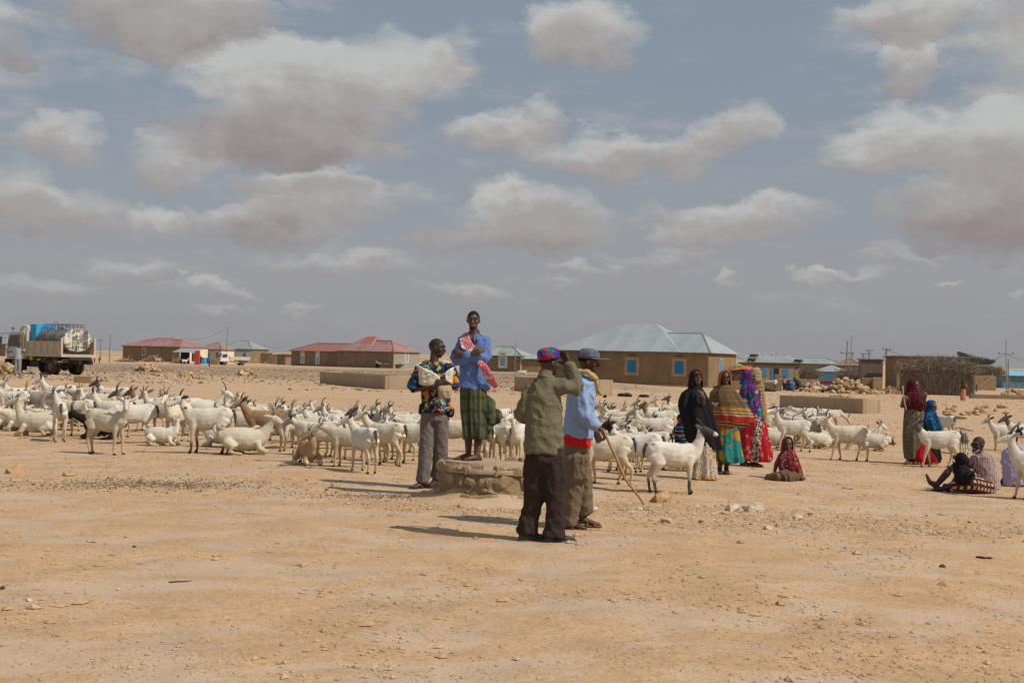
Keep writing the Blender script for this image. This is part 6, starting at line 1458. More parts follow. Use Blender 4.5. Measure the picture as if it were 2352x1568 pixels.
distant(1959, 883, 22, "child in pale grey beside the small child in red", solid("pale_grey_cotton", (.42, .42, .43)), solid("brown_cloth", (.14, .09, .06)), -.5)
distant(228, 833, 14, "dark dressed child standing between the far goats", solid("dark_cloth", (.05, .04, .035)), solid("maroon_cotton", (.18, .03, .03)))
distant(217, 832, 12, "tiny child in red behind the tanker lorry", solid("bright_red_cotton", (.52, .02, .02)), solid("dark_cloth", (.05, .04, .035)))
# ---------------------------------------------------------------- vehicles
TYRE = plain("dusty_tyre", (.065, .055, .045), .3, 12, .9); RIM = plain("rusty_rim", (.20, .11, .075), .3, 14, .7)
CABP = plain("dirty_cream_cab_paint", (.52, .46, .36), .2, 3, .5); BEDP = plain("dusty_bed_paint", (.50, .43, .33), .22, 3, .6)
CHAS = plain("greasy_chassis", (.045, .038, .03), .3, 8, .8); GLASS = plain("dark_window_glass", (.05, .055, .06), .2, 3, .12, spec=.7)
YEL = plain("yellow_plastic", (.60, .48, .03), .1, 5, .5); CHROME = plain("worn_chrome", (.45, .45, .44), .2, 9, .35, spec=.6, metal=.6)
def m_tank(t, o, tc):
    x, y, z = t.sep(o)[:3]; n = t.noise(o, 3.2, 6, .7, .8); c = t.mix(t.ramp(n, .47, .52), (.62, .59, .50), (.17, .18, .165))
    c = t.mix(t.m('MULTIPLY', t.ramp(x, -1.12, -1.0), .93), c, (.11, .12, .115)); c = t.mix(t.ramp(t.noise(o, 8, 5, .7), .58, .66), c, (.34, .30, .24))
    zz = t.m('ADD', z, t.m('MULTIPLY', t.m('ABSOLUTE', y), .12))
    for lo, hi, cc in ((1.72, 1.80, (.50, .36, .04)), (1.58, 1.69, (.03, .11, .25))):
        b = t.m('MULTIPLY', t.m('GREATER_THAN', zz, lo), t.m('LESS_THAN', zz, hi)); c = t.mix(t.m('MULTIPLY', b, t.ramp(t.noise(o, 5, 5, .7), .60, .48)), c, cc)
    return c
TANK = mat("peeling_tank_paint", m_tank, .55, .3)
def wheel(parent, c, r, w, axis='y', rimside=1, name="wheel"):
    c = Vector(c); m = MB(); n = 26; prof = [(-w / 2, r * .62), (-w / 2, r * .92), (-w * .38, r), (w * .38, r), (w / 2, r * .92), (w / 2, r * .62)]
    vs = []; fs = []
    for (o_, q) in prof:
        for k in range(n): a = 2 * pi * k / n; vs.append(c + Vector((cos(a) * q, o_, sin(a) * q)))
    for i in range(5):
        for k in range(n): k2 = (k + 1) % n; fs.append((i * n + k, i * n + k2, i * n + n + k2, i * n + n + k))
    m.add(vs, fs); m.tube([c + v3(0, -w * .3, 0), c + v3(0, w * .3, 0)], r * .63, n, cap=.01); wo = obj(name, m.mesh("tyre", True), TYRE, parent)
    h = MB(); h.tube([c + v3(0, rimside * w * .30, 0), c + v3(0, rimside * w * .36, 0)], [r * .56, r * .50], 18, cap=.02); h.tube([c + v3(0, rimside * w * .34, 0), c + v3(0, rimside * w * .50, 0)], [r * .2, r * .16], 12, cap=.1)
    for k in range(6): a = k * pi / 3; h.tube([c + v3(cos(a) * r * .36, rimside * w * .34, sin(a) * r * .36), c + v3(cos(a) * r * .36, rimside * w * .39, sin(a) * r * .36)], r * .05, 6)
    obj("rim", h.mesh("rim", True), RIM, wo)
def lorry():
    g = G(148, 860); r = thing("tanker_lorry", "old cream tipper lorry carrying a peeling cylindrical water tank and blue box", "lorry", g, radians(145))
    cb = MB(); cb.box((3.0, 0, .62), (5.4 - 1.2, .16, .2)); cb.box((.6, .42, .72), (5.2, .12, .2)); cb.box((.6, -.42, .72), (5.2, .12, .2)); cb.box((-.2, 0, .95), (2.6, 1.5, .18)); cb.box((.0, 0, .5), (.3, 1.5, .22)); cb.box((3.2, 0, .5), (.2, 1.7, .16)); cb.box((1.6, .72, .62), (.9, .4, .42)); cb.box((-1.25, 0, .86), (.12, 1.9, .16))
    cb.ball((.0, 0, .48), (.26, .28, .26), 10); obj("chassis", cb, CHAS, r)
    body_ = MB()   # cab as a shaped shell of slabs
    pts = [(2.45, .85), (4.20, .85), (4.25, 1.45), (4.02, 2.36), (3.75, 2.50), (2.45, 2.50)]
    def prism(mb, pts, y0, y1):
        n = len(pts); b = mb.add([(x, y0, z) for x, z in pts] + [(x, y1, z) for x, z in pts], [tuple(range(n))[::-1] if y1 > y0 else tuple(range(n)), tuple(range(n, 2 * n))] + [(i, (i + 1) % n, n + (i + 1) % n, n + i) for i in range(n)])
    prism(body_, pts, -1.06, 1.06); cab_o = obj("cab", body_, CABP, r); bv = cab_o.modifiers.new("b", 'BEVEL'); bv.width = .05; bv.segments = 2
    for sg in (1, -1):
        w_ = MB(); prism(w_, [(2.62, 1.62), (3.28, 1.62), (3.28, 2.30), (2.62, 2.30)] if False else [(3.02, 1.60), (3.98, 1.58), (3.86, 2.26), (3.02, 2.28)], sg * 1.055, sg * 1.075); o = obj("side_window", w_, GLASS, r)
        d = MB()
        for q in ((2.95, 1.05, .03, 1.4), (4.02, 1.2, .03, 1.0)): d.box((q[0], sg * 1.066, q[1] + q[3] / 2 - .1), (q[2], .02, q[3]))
        d.box((3.5, sg * 1.066, .96), (1.06, .02, .03)); dr = obj("door_outline", d, CHAS, r)
        st = MB(); st.box((3.33, sg * 1.068, 1.36), (1.75, .02, .07)); obj("yellow_stripe", st, YEL, r); st = MB(); st.box((3.33, sg * 1.068, 1.27), (1.75, .02, .08)); obj("blue_stripe", st, BLUEP, r)
        m = MB(); m.tube([(3.95, sg * 1.05, 2.35), (4.35, sg * 1.3, 2.38), (4.42, sg * 1.32, 1.5), (4.2, sg * 1.06, 1.42)], .02, 6); m.box((4.42, sg * 1.34, 1.95), (.06, .20, .42)); obj("mirror", m, CHAS, r)
        hl = MB(); hl.tube([(4.20, sg * .78, 1.12), (4.28, sg * .78, 1.12)], .11, 14, cap=.2); obj("headlight", hl.mesh("hl", True), WHITEP, r)
        vl = MB(); prism(vl, [(2.60, 1.62), (2.90, 1.62), (2.90, 2.30), (2.60, 2.30)], sg * 1.056, sg * 1.07); obj("rear_quarter_window", vl, plain("hazy_window", (.30, .30, .27), .2, 5, .4), r)
    wsd = MB(); wsd.add([(4.262, -.95, 1.50), (4.262, .95, 1.50), (4.05, .9, 2.30), (4.05, -.9, 2.30), (4.24, -.95, 1.50), (4.24, .95, 1.50), (4.03, .9, 2.30), (4.03, -.9, 2.30)], [(0, 1, 2, 3), (7, 6, 5, 4), (0, 4, 5, 1), (1, 5, 6, 2), (2, 6, 7, 3), (3, 7, 4, 0)]); obj("windscreen", wsd, GLASS, r)
    b = MB(); b.box((4.28, 0, .72), (.16, 2.1, .26)); b.box((4.26, 0, 1.28), (.05, 1.3, .22)); obj("bumper", b, CHAS, r)
    s = MB(); s.tube([(2.5, .75, 2.45), (2.55, .75, 2.78), (2.9, .78, 2.82), (3.15, .8, 2.6), (3.2, .82, 2.5)], .09, 10); obj("air_intake", s.mesh("air", True), CABP, r)
    s = MB(); s.tube([(3.9, .85, 2.5), (3.9, .85, 2.62)], .02, 6); s.ball((3.9, .85, 2.68), (.1, .1, .1), 10); obj("roof_lamp", s.mesh("rl", True), BLUEP, r)
    bd = MB(); bd.box((.5, 0, 1.10), (3.5, 2.3, .12))
    for sg in (1, -1):
        bd.box((.47, sg * 1.11, 1.52), (3.3, .05, .74)); bd.box((.47, sg * 1.135, 1.90), (3.3, .10, .08)); bd.box((.47, sg * 1.135, 1.17), (3.3, .10, .09)); bd.box((.47, sg * 1.135, 1.52), (3.3, .08, .06))
        for i in range(6): bd.box((-1.12 + i * .62, sg * 1.137, 1.53), (.06, .085, .66))
        bd.box((-1.22, sg * 1.12, 1.62), (.10, .12, 1.05)); bd.box((-1.05, sg * 1.12, 1.54), (.26, .10, .82))
    bd.box((2.2, 0, 1.75), (.08, 2.3, 1.5)); bd.box((2.16, 1.05, 1.8), (.14, .2, 1.5)); bd.box((2.16, -1.05, 1.8), (.14, .2, 1.5)); bd.box((-1.26, 0, 1.12), (.08, 2.34, .16)); obj("cargo_bed", bd, BEDP, r)
    tk = MB(); n = 40; vs = []; fs = []; prof = [(-1.18, .0), (-1.18, .93), (-1.15, .985), (-1.10, 1.0), (-.3, 1.0), (-.28, 1.012), (-.24, 1.012), (-.22, 1.0), (.55, 1.0), (.57, 1.012), (.61, 1.012), (.63, 1.0), (1.42, 1.0), (1.47, .95), (1.47, .0)]
    for x, q in prof:
        for k in range(n):
            a = 2 * pi * k / n; ca, sa = cos(a), sin(a); e = .86; vs.append((x, math.copysign(abs(ca) ** e, ca) * .93 * q, 2.0 + math.copysign(abs(sa) ** e, sa) * .66 * q))
    for i in range(len(prof) - 1):
        for k in range(n): k2 = (k + 1) % n; fs.append((i * n + k, i * n + k2, i * n + n + k2, i * n + n + k))
    tk.add(vs, fs); to = obj("water_tank", tk.mesh("tank", True), TANK, r); e = to.modifiers.new("e", 'EDGE_SPLIT')
    ld = MB()
    for y in (-.42, -.60): ld.tube([(-1.25, y, 1.5), (-1.25, y, 2.62)], .022, 6)
    for k in range(6): ld.tube([(-1.25, -.42, 1.6 + k * .19), (-1.25, -.60, 1.6 + k * .19)], .018, 6)
    obj("ladder", ld, RUSTM, to)
    hp = MB(); hp.box((-1.20, .05, 2.05), (.06, .12, 1.15)); hp.box((-1.20, .33, 2.0), (.05, .05, 1.1)); obj("rear_rib", hp, TANK, to)
    rk = MB(); zt = 2.93
    for sg in (1, -1):
        rk.tube([(-1.1, sg * .5, zt), (1.35, sg * .5, zt)], .022, 6); rk.tube([(-1.1, sg * .5, zt - .12), (1.35, sg * .5, zt - .12)], .016, 6)
        for k in range(8): rk.tube([(-1.1 + k * .35, sg * .5, 2.60), (-1.1 + k * .35, sg * .5, zt)], .018, 6)
    for x in (-1.1, 1.35): rk.tube([(x, -.5, zt), (x, .5, zt)], .022, 6)
    rk.tube([(.7, .3, 2.7), (.7, .3, 3.12), (.7, .05, 3.12), (.7, .05, 2.7)], .02, 6); obj("roof_rack", rk, RUSTM, r)
    bx_ = MB(); bx_.box((1.82, .25, 2.35), (.55, 1.3, 1.15)); obj("blue_box", bx_, BLUEB, r)
    bj = MB(); bj.tube([(.2, -.1, 2.72), (.8, -.1, 2.72)], .09, 8); obj("blue_hose", bj, BLUEB, r)
    for sg in (1, -1):
        wheel(r, (0, sg * .92, .45), .45, .24, rimside=sg); wheel(r, (0, sg * .64, .45), .45, .22, rimside=sg); wheel(r, (3.25, sg * .9, .45), .45, .25, rimside=sg)
        f = MB(); f.tube([(-.62, sg * .85, .62), (-.40, sg * .85, .98), (0, sg * .85, 1.06), (.40, sg * .85, .98), (.62, sg * .85, .70)], [(.30, .02)] * 5, 8, ref=(0, 1, 0)); obj("mudguard", f, plain("grey_mudguard", (.16, .15, .13), .2, 9), r)
        f = MB(); f.box((2.72, sg * .9, .5), (.04, .5, .62)); obj("mud_flap", f, CHAS, r)
    pk = MB(); pk.box((-1.0, .2, .74), (.34, 2.2, .05), rx=.02); obj("wooden_step", pk, WOODM, r)
    j = MB(); j.box((1.75, 1.0, .92), (.16, .14, .22), ry=.4); obj("jerrycan", j, YEL, r)
    j = MB(); j.box((-1.3, .5, .95), (.04, .3, .08)); obj("tail_lamp", j, REDP, r)
lorry()
def small_lorry():
    g = G(537, 838.5); r = thing("flatbed_lorry", "small white flatbed lorry parked before the pale green roofed house", "lorry", g, radians(-150), scale=.86)
    cb = MB(); cb.box((0, 0, .62), (4.6, .9, .2)); obj("chassis", cb, RUSTM, r)
    def prism(mb, pts, y0, y1):
        n = len(pts); mb.add([(x, y0, z) for x, z in pts] + [(x, y1, z) for x, z in pts], [tuple(range(n))[::-1], tuple(range(n, 2 * n))] + [(i, (i + 1) % n, n + (i + 1) % n, n + i) for i in range(n)])
    c = MB(); prism(c, [(1.1, .6), (2.6, .6), (2.65, 1.2), (2.3, 2.0), (1.1, 2.05)], -.95, .95); o = obj("cab", c, WHITEP, r); bv = o.modifiers.new("b", 'BEVEL'); bv.width = .05; bv.segments = 2
    w = MB(); w.add([(2.672, -.85, 1.24), (2.672, .85, 1.24), (2.345, .82, 1.92), (2.345, -.82, 1.92), (2.64, -.85, 1.24), (2.64, .85, 1.24), (2.3, .82, 1.92), (2.3, -.82, 1.92)], [(0, 1, 2, 3), (7, 6, 5, 4), (0, 4, 5, 1), (1, 5, 6, 2), (2, 6, 7, 3), (3, 7, 4, 0)]); obj("windscreen", w, GLASS, r)
    for sg in (1, -1):
        w = MB(); prism(w, [(1.45, 1.3), (2.45, 1.25), (2.2, 1.85), (1.45, 1.88)], min(sg * .945, sg * .965), max(sg * .945, sg * .965)); obj("side_window", w, GLASS, r)
        hl = MB(); hl.box((2.66, sg * .62, .98), (.06, .34, .16)); obj("headlight", hl, CHROME, r)
        wheel(r, (1.85, sg * .82, .40), .40, .24, rimside=sg); wheel(r, (-1.2, sg * .82, .40), .40, .24, rimside=sg)
    b = MB(); b.box((2.7, 0, .68), (.14, 1.9, .22)); b.box((2.66, 0, 1.0), (.05, .8, .2)); obj("bumper", b, CHROME, r)
    bd = MB(); bd.box((-.75, 0, .92), (3.5, 1.9, .1))
    for sg in (1, -1):
        bd.box((.12, sg * .95, 1.2), (1.72, .05, .48)); bd.box((-1.63, sg * .95, 1.2), (1.68, .05, .48))
    bd.box((.98, 0, 1.25), (.05, 1.9, .6)); bd.box((-2.48, 0, 1.2), (.05, 1.9, .48)); obj("flatbed", bd, plain("pale_bed_paint", (.55, .50, .40), .2, 4), r)
    t = MB(); t.box((-.2, .8, .5), (.9, .2, .3)); obj("tank_box", t, plain("orange_rust_paint", (.45, .28, .10), .2, 5), r)
small_lorry()
# ---------------------------------------------------------------- brush, stones, posts
TWIG = mat("dry_twigs", lambda t, o, tc: t.mix(t.new('ShaderNodeNewGeometry').outputs['Random Per Island'], (.13, .10, .075), (.40, .33, .26)), .95, .1)
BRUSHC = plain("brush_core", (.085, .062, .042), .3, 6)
def twigs(mb, n, fn, rg, r0=.012):
    for _ in range(n):
        p, d, L = fn(rg); d = Vector(d).normalized(); a = p - d * L / 2; b = p + d * L / 2; m_ = (a + b) / 2 + Vector((rg.gauss(0, 1), rg.gauss(0, 1), rg.gauss(0, 1))) * L * .07
        mb.tube([a, m_, b], [r0 * rg.uniform(.6, 1.6), r0, r0 * .4], 3, cap=0)
def brush_block(label, name, cat, px, py, W, D, h, n, r0=.018, seed=1, overhang=.4, z0=0.0, door=None, lowtop=0.0, core=True, grp=None, dist=None, kind=None):
    p = G(px, py) if dist is None else at(px, py, dist); 
    if dist is not None: p.z = gz(p.x, p.y)
    r = thing(name, label, cat, p, -atan2(p.x, p.y), grp); rg = random.Random(seed)
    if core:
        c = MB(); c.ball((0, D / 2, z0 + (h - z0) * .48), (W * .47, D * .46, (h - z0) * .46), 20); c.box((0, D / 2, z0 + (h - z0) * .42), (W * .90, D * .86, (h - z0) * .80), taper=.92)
        obj("inner_core", remesh(c, "inner", .10, 3, lambda co, nn: .12 * noise.noise(co * 2.2)), BRUSHC, r)  # dark core mass so the brush is not see-through
    m = MB()
    def side(rg):
        u = rg.uniform(-1, 1); x = u * W / 2; z = z0 + rg.random() * (h - z0) * (.80 - .22 * u * u); y = rg.uniform(-.12, .12) + abs(u) ** 6 * .4
        if rg.random() < .25: x = math.copysign(W / 2 - rg.uniform(0, .25), u); y = rg.random() * D
        return Vector((x, y, z)), (rg.gauss(0, .35), rg.gauss(0, .25), 1), rg.uniform(.4, 1.3)
    twigs(m, int(n * .55), side, rg, r0 * .8); obj("upright_brush", m, TWIG, r)
    m = MB()
    def top(rg):
        u, v = rg.uniform(-1, 1), rg.uniform(-1, 1); x = u * (W / 2 + overhang); y = D / 2 + v * (D / 2 + overhang * .8); dome = (1 - u * u * .55) * (1 - v * v * .5)
        z = h * (.60 + .38 * dome) + rg.gauss(0, .10); return Vector((x, y, z)), (rg.gauss(0, 1), rg.gauss(0, .7), rg.gauss(-.1, .35)), rg.uniform(.6, 1.7)
    twigs(m, int(n * .45), top, rg, r0); obj("roof_brush", m, TWIG, r); return r
brush_block("large domed hut of tangled dry branches right of the mud building", "brush_hut", "hut", 2152, 907, 5.7, 4.2, 2.85, 11000, .0115, 2, .2)
ROCK = mat("ochre_stone", lambda t, o, tc: (t.mix(t.new('ShaderNodeNewGeometry').outputs['Random Per Island'], (.36, .22, .115), (.56, .40, .24)), t.noise(o, 9, 5, .7)), .95, .1, (.7, .03))
ROCKP = mat("pale_pink_stone", lambda t, o, tc: (t.mix(t.ramp(t.noise(o, 6, 4, .6), .4, .6), (.56, .42, .31), (.62, .52, .42)), t.noise(o, 18, 5, .7)), .95, .1, (.8, .02))
ROCKO = mat("orange_stone", lambda t, o, tc: (t.mix(t.ramp(t.noise(o, 5, 4, .6), .4, .6), (.42, .24, .12), (.50, .33, .19)), t.noise(o, 16, 5, .7)), .95, .1, (.9, .02))
ROCKD = plain("dark_stone", (.10, .075, .06), .3, 12)
BLACKP = plain("black_plastic", (.012, .012, .014), .2, 8, .35)
def heap(label, px, py, wpx, hpx, size, seed, m=None, name="stone_heap", cat="stones"):
    p = G(px, py); s = F / p.y; W = wpx / s; H = hpx / s; rg = random.Random(seed); r = thing(name, label, cat, p); mb = MB(); n = int(max(20, min(220, W * max(.5, H) / (size * size) * 1.6)))
    for i in range(n):
        u = rg.gauss(0, .36); u = max(-1, min(1, u)); v = rg.gauss(0, .4); z = H * max(0, 1 - abs(u) ** 1.4) * max(0.05, 1 - abs(v)) * rg.uniform(.3, 1)
        mb.rock((u * W / 2, v * W * .3, z), size * rg.uniform(.6, 1.4), rg, .75)
    o = obj("stones", mb, m or ROCK, r); o['kind'] = 'stuff'; return r
def block(label, name, cat, px, py, ang, W, D, h, m, part="masonry"):
    p = G(px, py); r = thing(name, label, cat, p, -radians(ang)); mb = MB(); mb.box((-W / 2, D / 2, h / 2 - .15), (W, D, h + .3)); o = obj(part, mb, m, r); bv = o.modifiers.new("b", 'BEVEL'); bv.width = .04; bv.segments = 2; return r
heap("heap of broken orange stones left of the lorry cab", 14, 858, 60, 24, .18, 1); heap("small heap of pale stones right of the tanker lorry", 340, 853, 66, 20, .2, 2)
heap("heap of pale orange blocks left of centre", 432, 868, 76, 14, .16, 3); heap("heap of orange blocks before the white lorry", 565, 862, 56, 16, .2, 4)
heap("low row of stones by the left track", 378, 864, 40, 6, .14, 5)
heap("large heap of orange stones behind the long right trough", 1945, 903, 150, 38, .2, 6); heap("loose stones spilling from the yard wall", 1868, 899, 90, 24, .17, 7)
heap("heap of tan earth and stones left of the mud building", 2045, 904, 56, 20, .12, 8, mat("sand", m_ground)); heap("heap of broken stones at the far right edge", 2330, 915, 90, 22, .22, 9)
heap("low stone rubble line right of the big house", 1930, 912, 60, 6, .14, 10)
# right hand settlement
def flat_house(label, px, py, ang, W, D, h, wm, rm, lean=.5, oh=.35, name="house", cat="house", group=GH):
    p = G(px, py); r = thing(name, label, cat, p, -radians(ang), group); obj("wall", walls(W, D, h), wm, r)
    obj("roof", roof_mesh([[(-W - oh, -oh, h + .05), (oh, -oh, h + .05), (oh, D + oh, h + .05 + lean), (-W - oh, D + oh, h + .05 + lean)]]), rm, r); return r
sh = flat_house("stone house with lean-to tin roof and three blue openings", 1835, 886, -6, 5.7, 4, 2.45, STONED, TIN2, .8)
mb = MB(); mb.box((-2.75, -.03, 1.15), (4.3, .07, 2.1)); obj("rendered_front", mb, MUDG, sh)
for u, w, z, hh, m_ in ((-4.0, .6, .9, .9, BLUEP), (-1.55, .65, .9, .9, BLUEP)):
    mb = MB(); mb.box((u, -.075, z + hh / 2), (w, .05, hh)); obj("window", mb, m_, sh)
mb = MB(); mb.box((-2.75, -.075, .95), (.9, .05, 1.8)); do = obj("door", mb, DARKM, sh); mb = MB(); mb.box((-3.05, -.11, .95), (.28, .04, 1.75)); obj("door_leaf", mb, BLUEP, do)
def tyre_at(label, loc, r_, rot=0):
    o = thing("tyre", label, "tyre", loc); m = MB(); n = 20; vs = []; fs = []
    for i in range(n):
        a = 2 * pi * i / n
        for j in range(8): b = 2 * pi * j / 8; q = r_ * .72 + cos(b) * r_ * .28; vs.append((cos(a) * q, sin(a) * q, r_ * .28 + sin(b) * r_ * .26))
    fs = [(i * 8 + j, ((i + 1) % n) * 8 + j, ((i + 1) % n) * 8 + (j + 1) % 8, i * 8 + (j + 1) % 8) for i in range(n) for j in range(8)]
    m.add(vs, fs); obj("rubber", m.mesh("t", True), TYRE, o)
M_ = Matrix.Translation(sh.location) @ Matrix.Rotation(sh.rotation_euler.z, 4, 'Z')
for l_, c in (("old tyre at the front left corner of the stone house roof", (-5.3, .0, 2.62)), ("old tyre at the back left of the stone house roof", (-4.3, 2.6, 3.1)), ("old tyre at the front right corner of the stone house roof", (-.1, .0, 2.62))): tyre_at(l_, M_ @ Vector(c), .5)
rg_ = random.Random(5)
for i in range(5):
    w = M_ @ Vector((-3.4 + i * .75 + rg_.uniform(-.1, .1), 3.9, 3.36)); o = thing("roof_stone", "pale stone weighting down the back edge of the stone house roof", "stone", w, 0, "stones weighting the tin roof"); mb = MB(); mb.rock((0, 0, .1), .15, rg_, .8); obj("rock", mb, ROCKP, o)
tyre_at("old tyre lying beside the mud pillar", G(1769, 899), .55)
house("long low house with pale tin roof beyond the stone house", 1934, 872, 6, 9.0, 5, 2.75, .95, MUDG, TIN2, group=GH)
house("mud hut with brown gabled roof behind the tangled brush", 1981, 873, 12, 4.6, 4.2, 2.6, 1.1, MUDD, mat("thatch_mud_roof", m_mud((.20, .14, .09), (.28, .20, .13))), group=GH)
h = house("small pale blue shack with grey tin hip roof", 1936, 886, 24, 3.2, 3.2, 1.7, .75, BLUEL, TIN, group=GH)
mb = MB(); mb.box((.03, 1.6, .75), (.05, 3.1, 1.3)); obj("patched_side", mb, RUSTM, h)
mb = MB(); mb.box((-1.6, -.02, .35), (3.1, .04, .25)); obj("red_skirting", mb, REDP, h); mb = MB(); mb.box((.06, 1.6, .35), (.04, 3.1, .25)); obj("green_skirting", mb, GREENP, h)
h = house("windowless block-built room beside the tall mud building", 2027, 893, 10, 2.15, 3, 2.95, .1, BRICK, None)
mb = MB(); mb.box((-1.1, 1.5, 3.0), (2.4, 3.2, .1)); obj("roof", mb, MUDD, h)
block("low plastered yard wall before the block-built room", "yard_wall", "wall", 2009, 896, 4, 1.25, .4, 1.15, MUD)
block("low dry stone yard wall left of the tall mud building", "yard_wall", "wall", 2027, 897, 4, .9, .4, 1.25, STONE)
h = house("tall flat-roofed mud building left of the brush hut", 2059, 898, 100, 9.5, 6.4, 3.3, .1, MUD, None)
mb = MB(); mb.box((-4.75, 3.2, 3.32), (9.9, 6.8, .12)); obj("roof", mb, MUDD, h); mb = MB(); mb.box((.015, 3.2, 1.6), (.05, 6.3, 3.1)); obj("rendered_front", mb, MUDG, h)
mb = MB(); mb.box((.03, .25, 1.6), (.08, .5, 3.1)); obj("stone_quoin", mb, STONE, h)
block("square ochre dry stone wall right of the brush hut", "stone_wall", "wall", 2288, 897, 2, 2.65, 1.5, 1.55, STONE)
brush_block("ragged brush canopy over the ochre stone wall", "brush_canopy", "shelter", 2262, 893, 3.4, 3.0, 2.45, 2200, .012, 7, .3, 1.75)
h = house("weathered blue tin shack at the right edge behind the pole", 2400, 893, 3, 5.2, 3.6, 1.65, .6, plain("weathered_blue_tin", (.12, .22, .26), .35, 2.5, .6), BLUEL)
for i in range(7):
    mb = MB(); mb.box((-5.0 + i * .8, -.02, .82), (.05, .04, 1.6)); obj("batten", mb, BLUEL, h)
block("long low grey concrete kerb at the right", "kerb", "kerb", 2420, 919, 2, 6.2, .5, .32, MUDD)
block("dark blue post stub before the ochre stone wall", "post", "post", 2245, 899, 0, .14, .14, .75, plain("dark_blue_post", (.06, .08, .12), .2, 9))
block("squat mud pillar behind the red striped man", "pillar", "pillar", 1796, 898, 5, .65, .65, 1.4, STONED)
block("dry stone yard wall right of the crouching figure", "yard_wall", "wall", 1880, 897, 6, 2.9, .6, 1.0, STONE)
block("mud garden wall between the tarpaulin shelter and the pillar", "yard_wall", "wall", 1783, 897, 3, 4.2, .4, .75, MUD)
o = thing("barrel", "dented blue steel barrel beside the red striped man", "barrel", G(1813, 897)); mb = MB()
mb.tube([(0, 0, 0), (0, 0, .28), (0, 0, .30), (0, 0, .32), (0, 0, .58), (0, 0, .60), (0, 0, .62), (0, 0, .9)], [.30, .30, .315, .30, .30, .315, .30, .30], 20, cap=.02); obj("drum", mb.mesh("drum", True), plain("barrel_blue", (.03, .07, .22), .25, 5, .5), o); mb = MB(); mb.tube([(0, 0, .90), (0, 0, .93)], .31, 20, cap=.0); obj("rim", mb, plain("barrel_blue", (.03, .07, .22)), o)
for i, (bx_, lab) in enumerate(((469, "blue barrel before the cream shop, left of the pair"), (476.5, "dark blue barrel before the cream shop, right of the pair"))):
    o = thing("barrel", lab, "barrel", G(bx_, 835)); mb = MB(); mb.tube([(0, 0, 0), (0, 0, .95)], .36, 16, cap=.02); obj("drum", mb, BLUEB if i == 0 else plain("barrel_blue", (.03, .07, .22)), o)
# crouching figure draped in dark blue
g = G(1831, 898); o = thing("person", "crouching figure draped in dark blue cloth beside the blue barrel", "person", g); mb = MB(); head(mb, v3(-.25, -.1, .98), v3(-.9, -.3, -.3)); mb.tube([v3(-.2, 0, .85), v3(.05, 0, .6), v3(.15, 0, .2)], [.08, .17, .2], 10); limb(mb, [v3(-.05, -.1, .7), v3(-.3, -.2, .5), v3(-.42, -.2, .2)], [.05, .04, .03]); hand(mb, v3(-.42, -.2, .2), v3(-.2, 0, -1), v3(-1, 0, 0), 1, .4)
limb(mb, [v3(.1, -.1, .2), v3(-.25, -.15, .45), v3(-.2, -.15, .08)], [.09, .06, .04]); foot(mb, v3(-.2, -.15, .09), v3(-1, 0, 0)); body(o, mb, SKIN2, .02)
mb = MB(); mb.ball((-.22, 0, 1.02), (.15, .15, .16), 12); mb.tube([(-.18, .02, .95), (.05, .05, .7), (.16, .05, .35), (.2, .05, .06)], [.14, .24, .28, .33], 14); obj("drape", remesh(mb, "drape", .025, 2, folds(.03, 6, 3, 3)), solid("dark_blue_drape", (.03, .045, .075)), o)
# tarpaulin shelter
o = brush_block("brush shelter topped with an orange tarpaulin beside the big house", "tarpaulin_shelter", "shelter", 1709, 893, 2.4, 2.4, 1.75, 1600, .012, 9, .1)
def sheet(parent, name, c, w, d, h, m, seed):
    n = 16; vs = [(c[0] + (i / n - .5) * w, c[1] + (j / n - .5) * d, c[2] + h * (1 - ((i / n - .5) * 2) ** 2) * (1 - .6 * ((j / n - .5) * 2) ** 2) + .07 * noise.noise(Vector((i * .5, j * .5, seed)))) for j in range(n + 1) for i in range(n + 1)]
    me = bpy.data.meshes.new(name); me.from_pydata(vs, [], [(j * (n + 1) + i, j * (n + 1) + i + 1, (j + 1) * (n + 1) + i + 1, (j + 1) * (n + 1) + i) for j in range(n) for i in range(n)]); me.shade_smooth(); cloth(name, me, m, parent, .02)
sheet(o, "tarpaulin", (.1, 1.0, 1.62), 2.7, 2.4, .42, plain("orange_tarpaulin", (.55, .16, .045), .15, 3, .7), 1); sheet(o, "green_sheet", (-.6, 1.6, 1.95), 1.2, 1.2, .3, plain("green_tarpaulin", (.20, .32, .12), .15, 3, .7), 3)
brush_block("tangled grey brushwood thicket between the stone house and the blue shack", "brushwood_pile", "brushwood", 1858, 886, 1.9, 1.6, 1.6, 2200, .010, 11, .1)
brush_block("dark brush shelter with rags on top behind the orange stones", "brush_shelter", "shelter", 1962, 888, 3.0, 2.6, 1.75, 2600, .012, 12, .3)
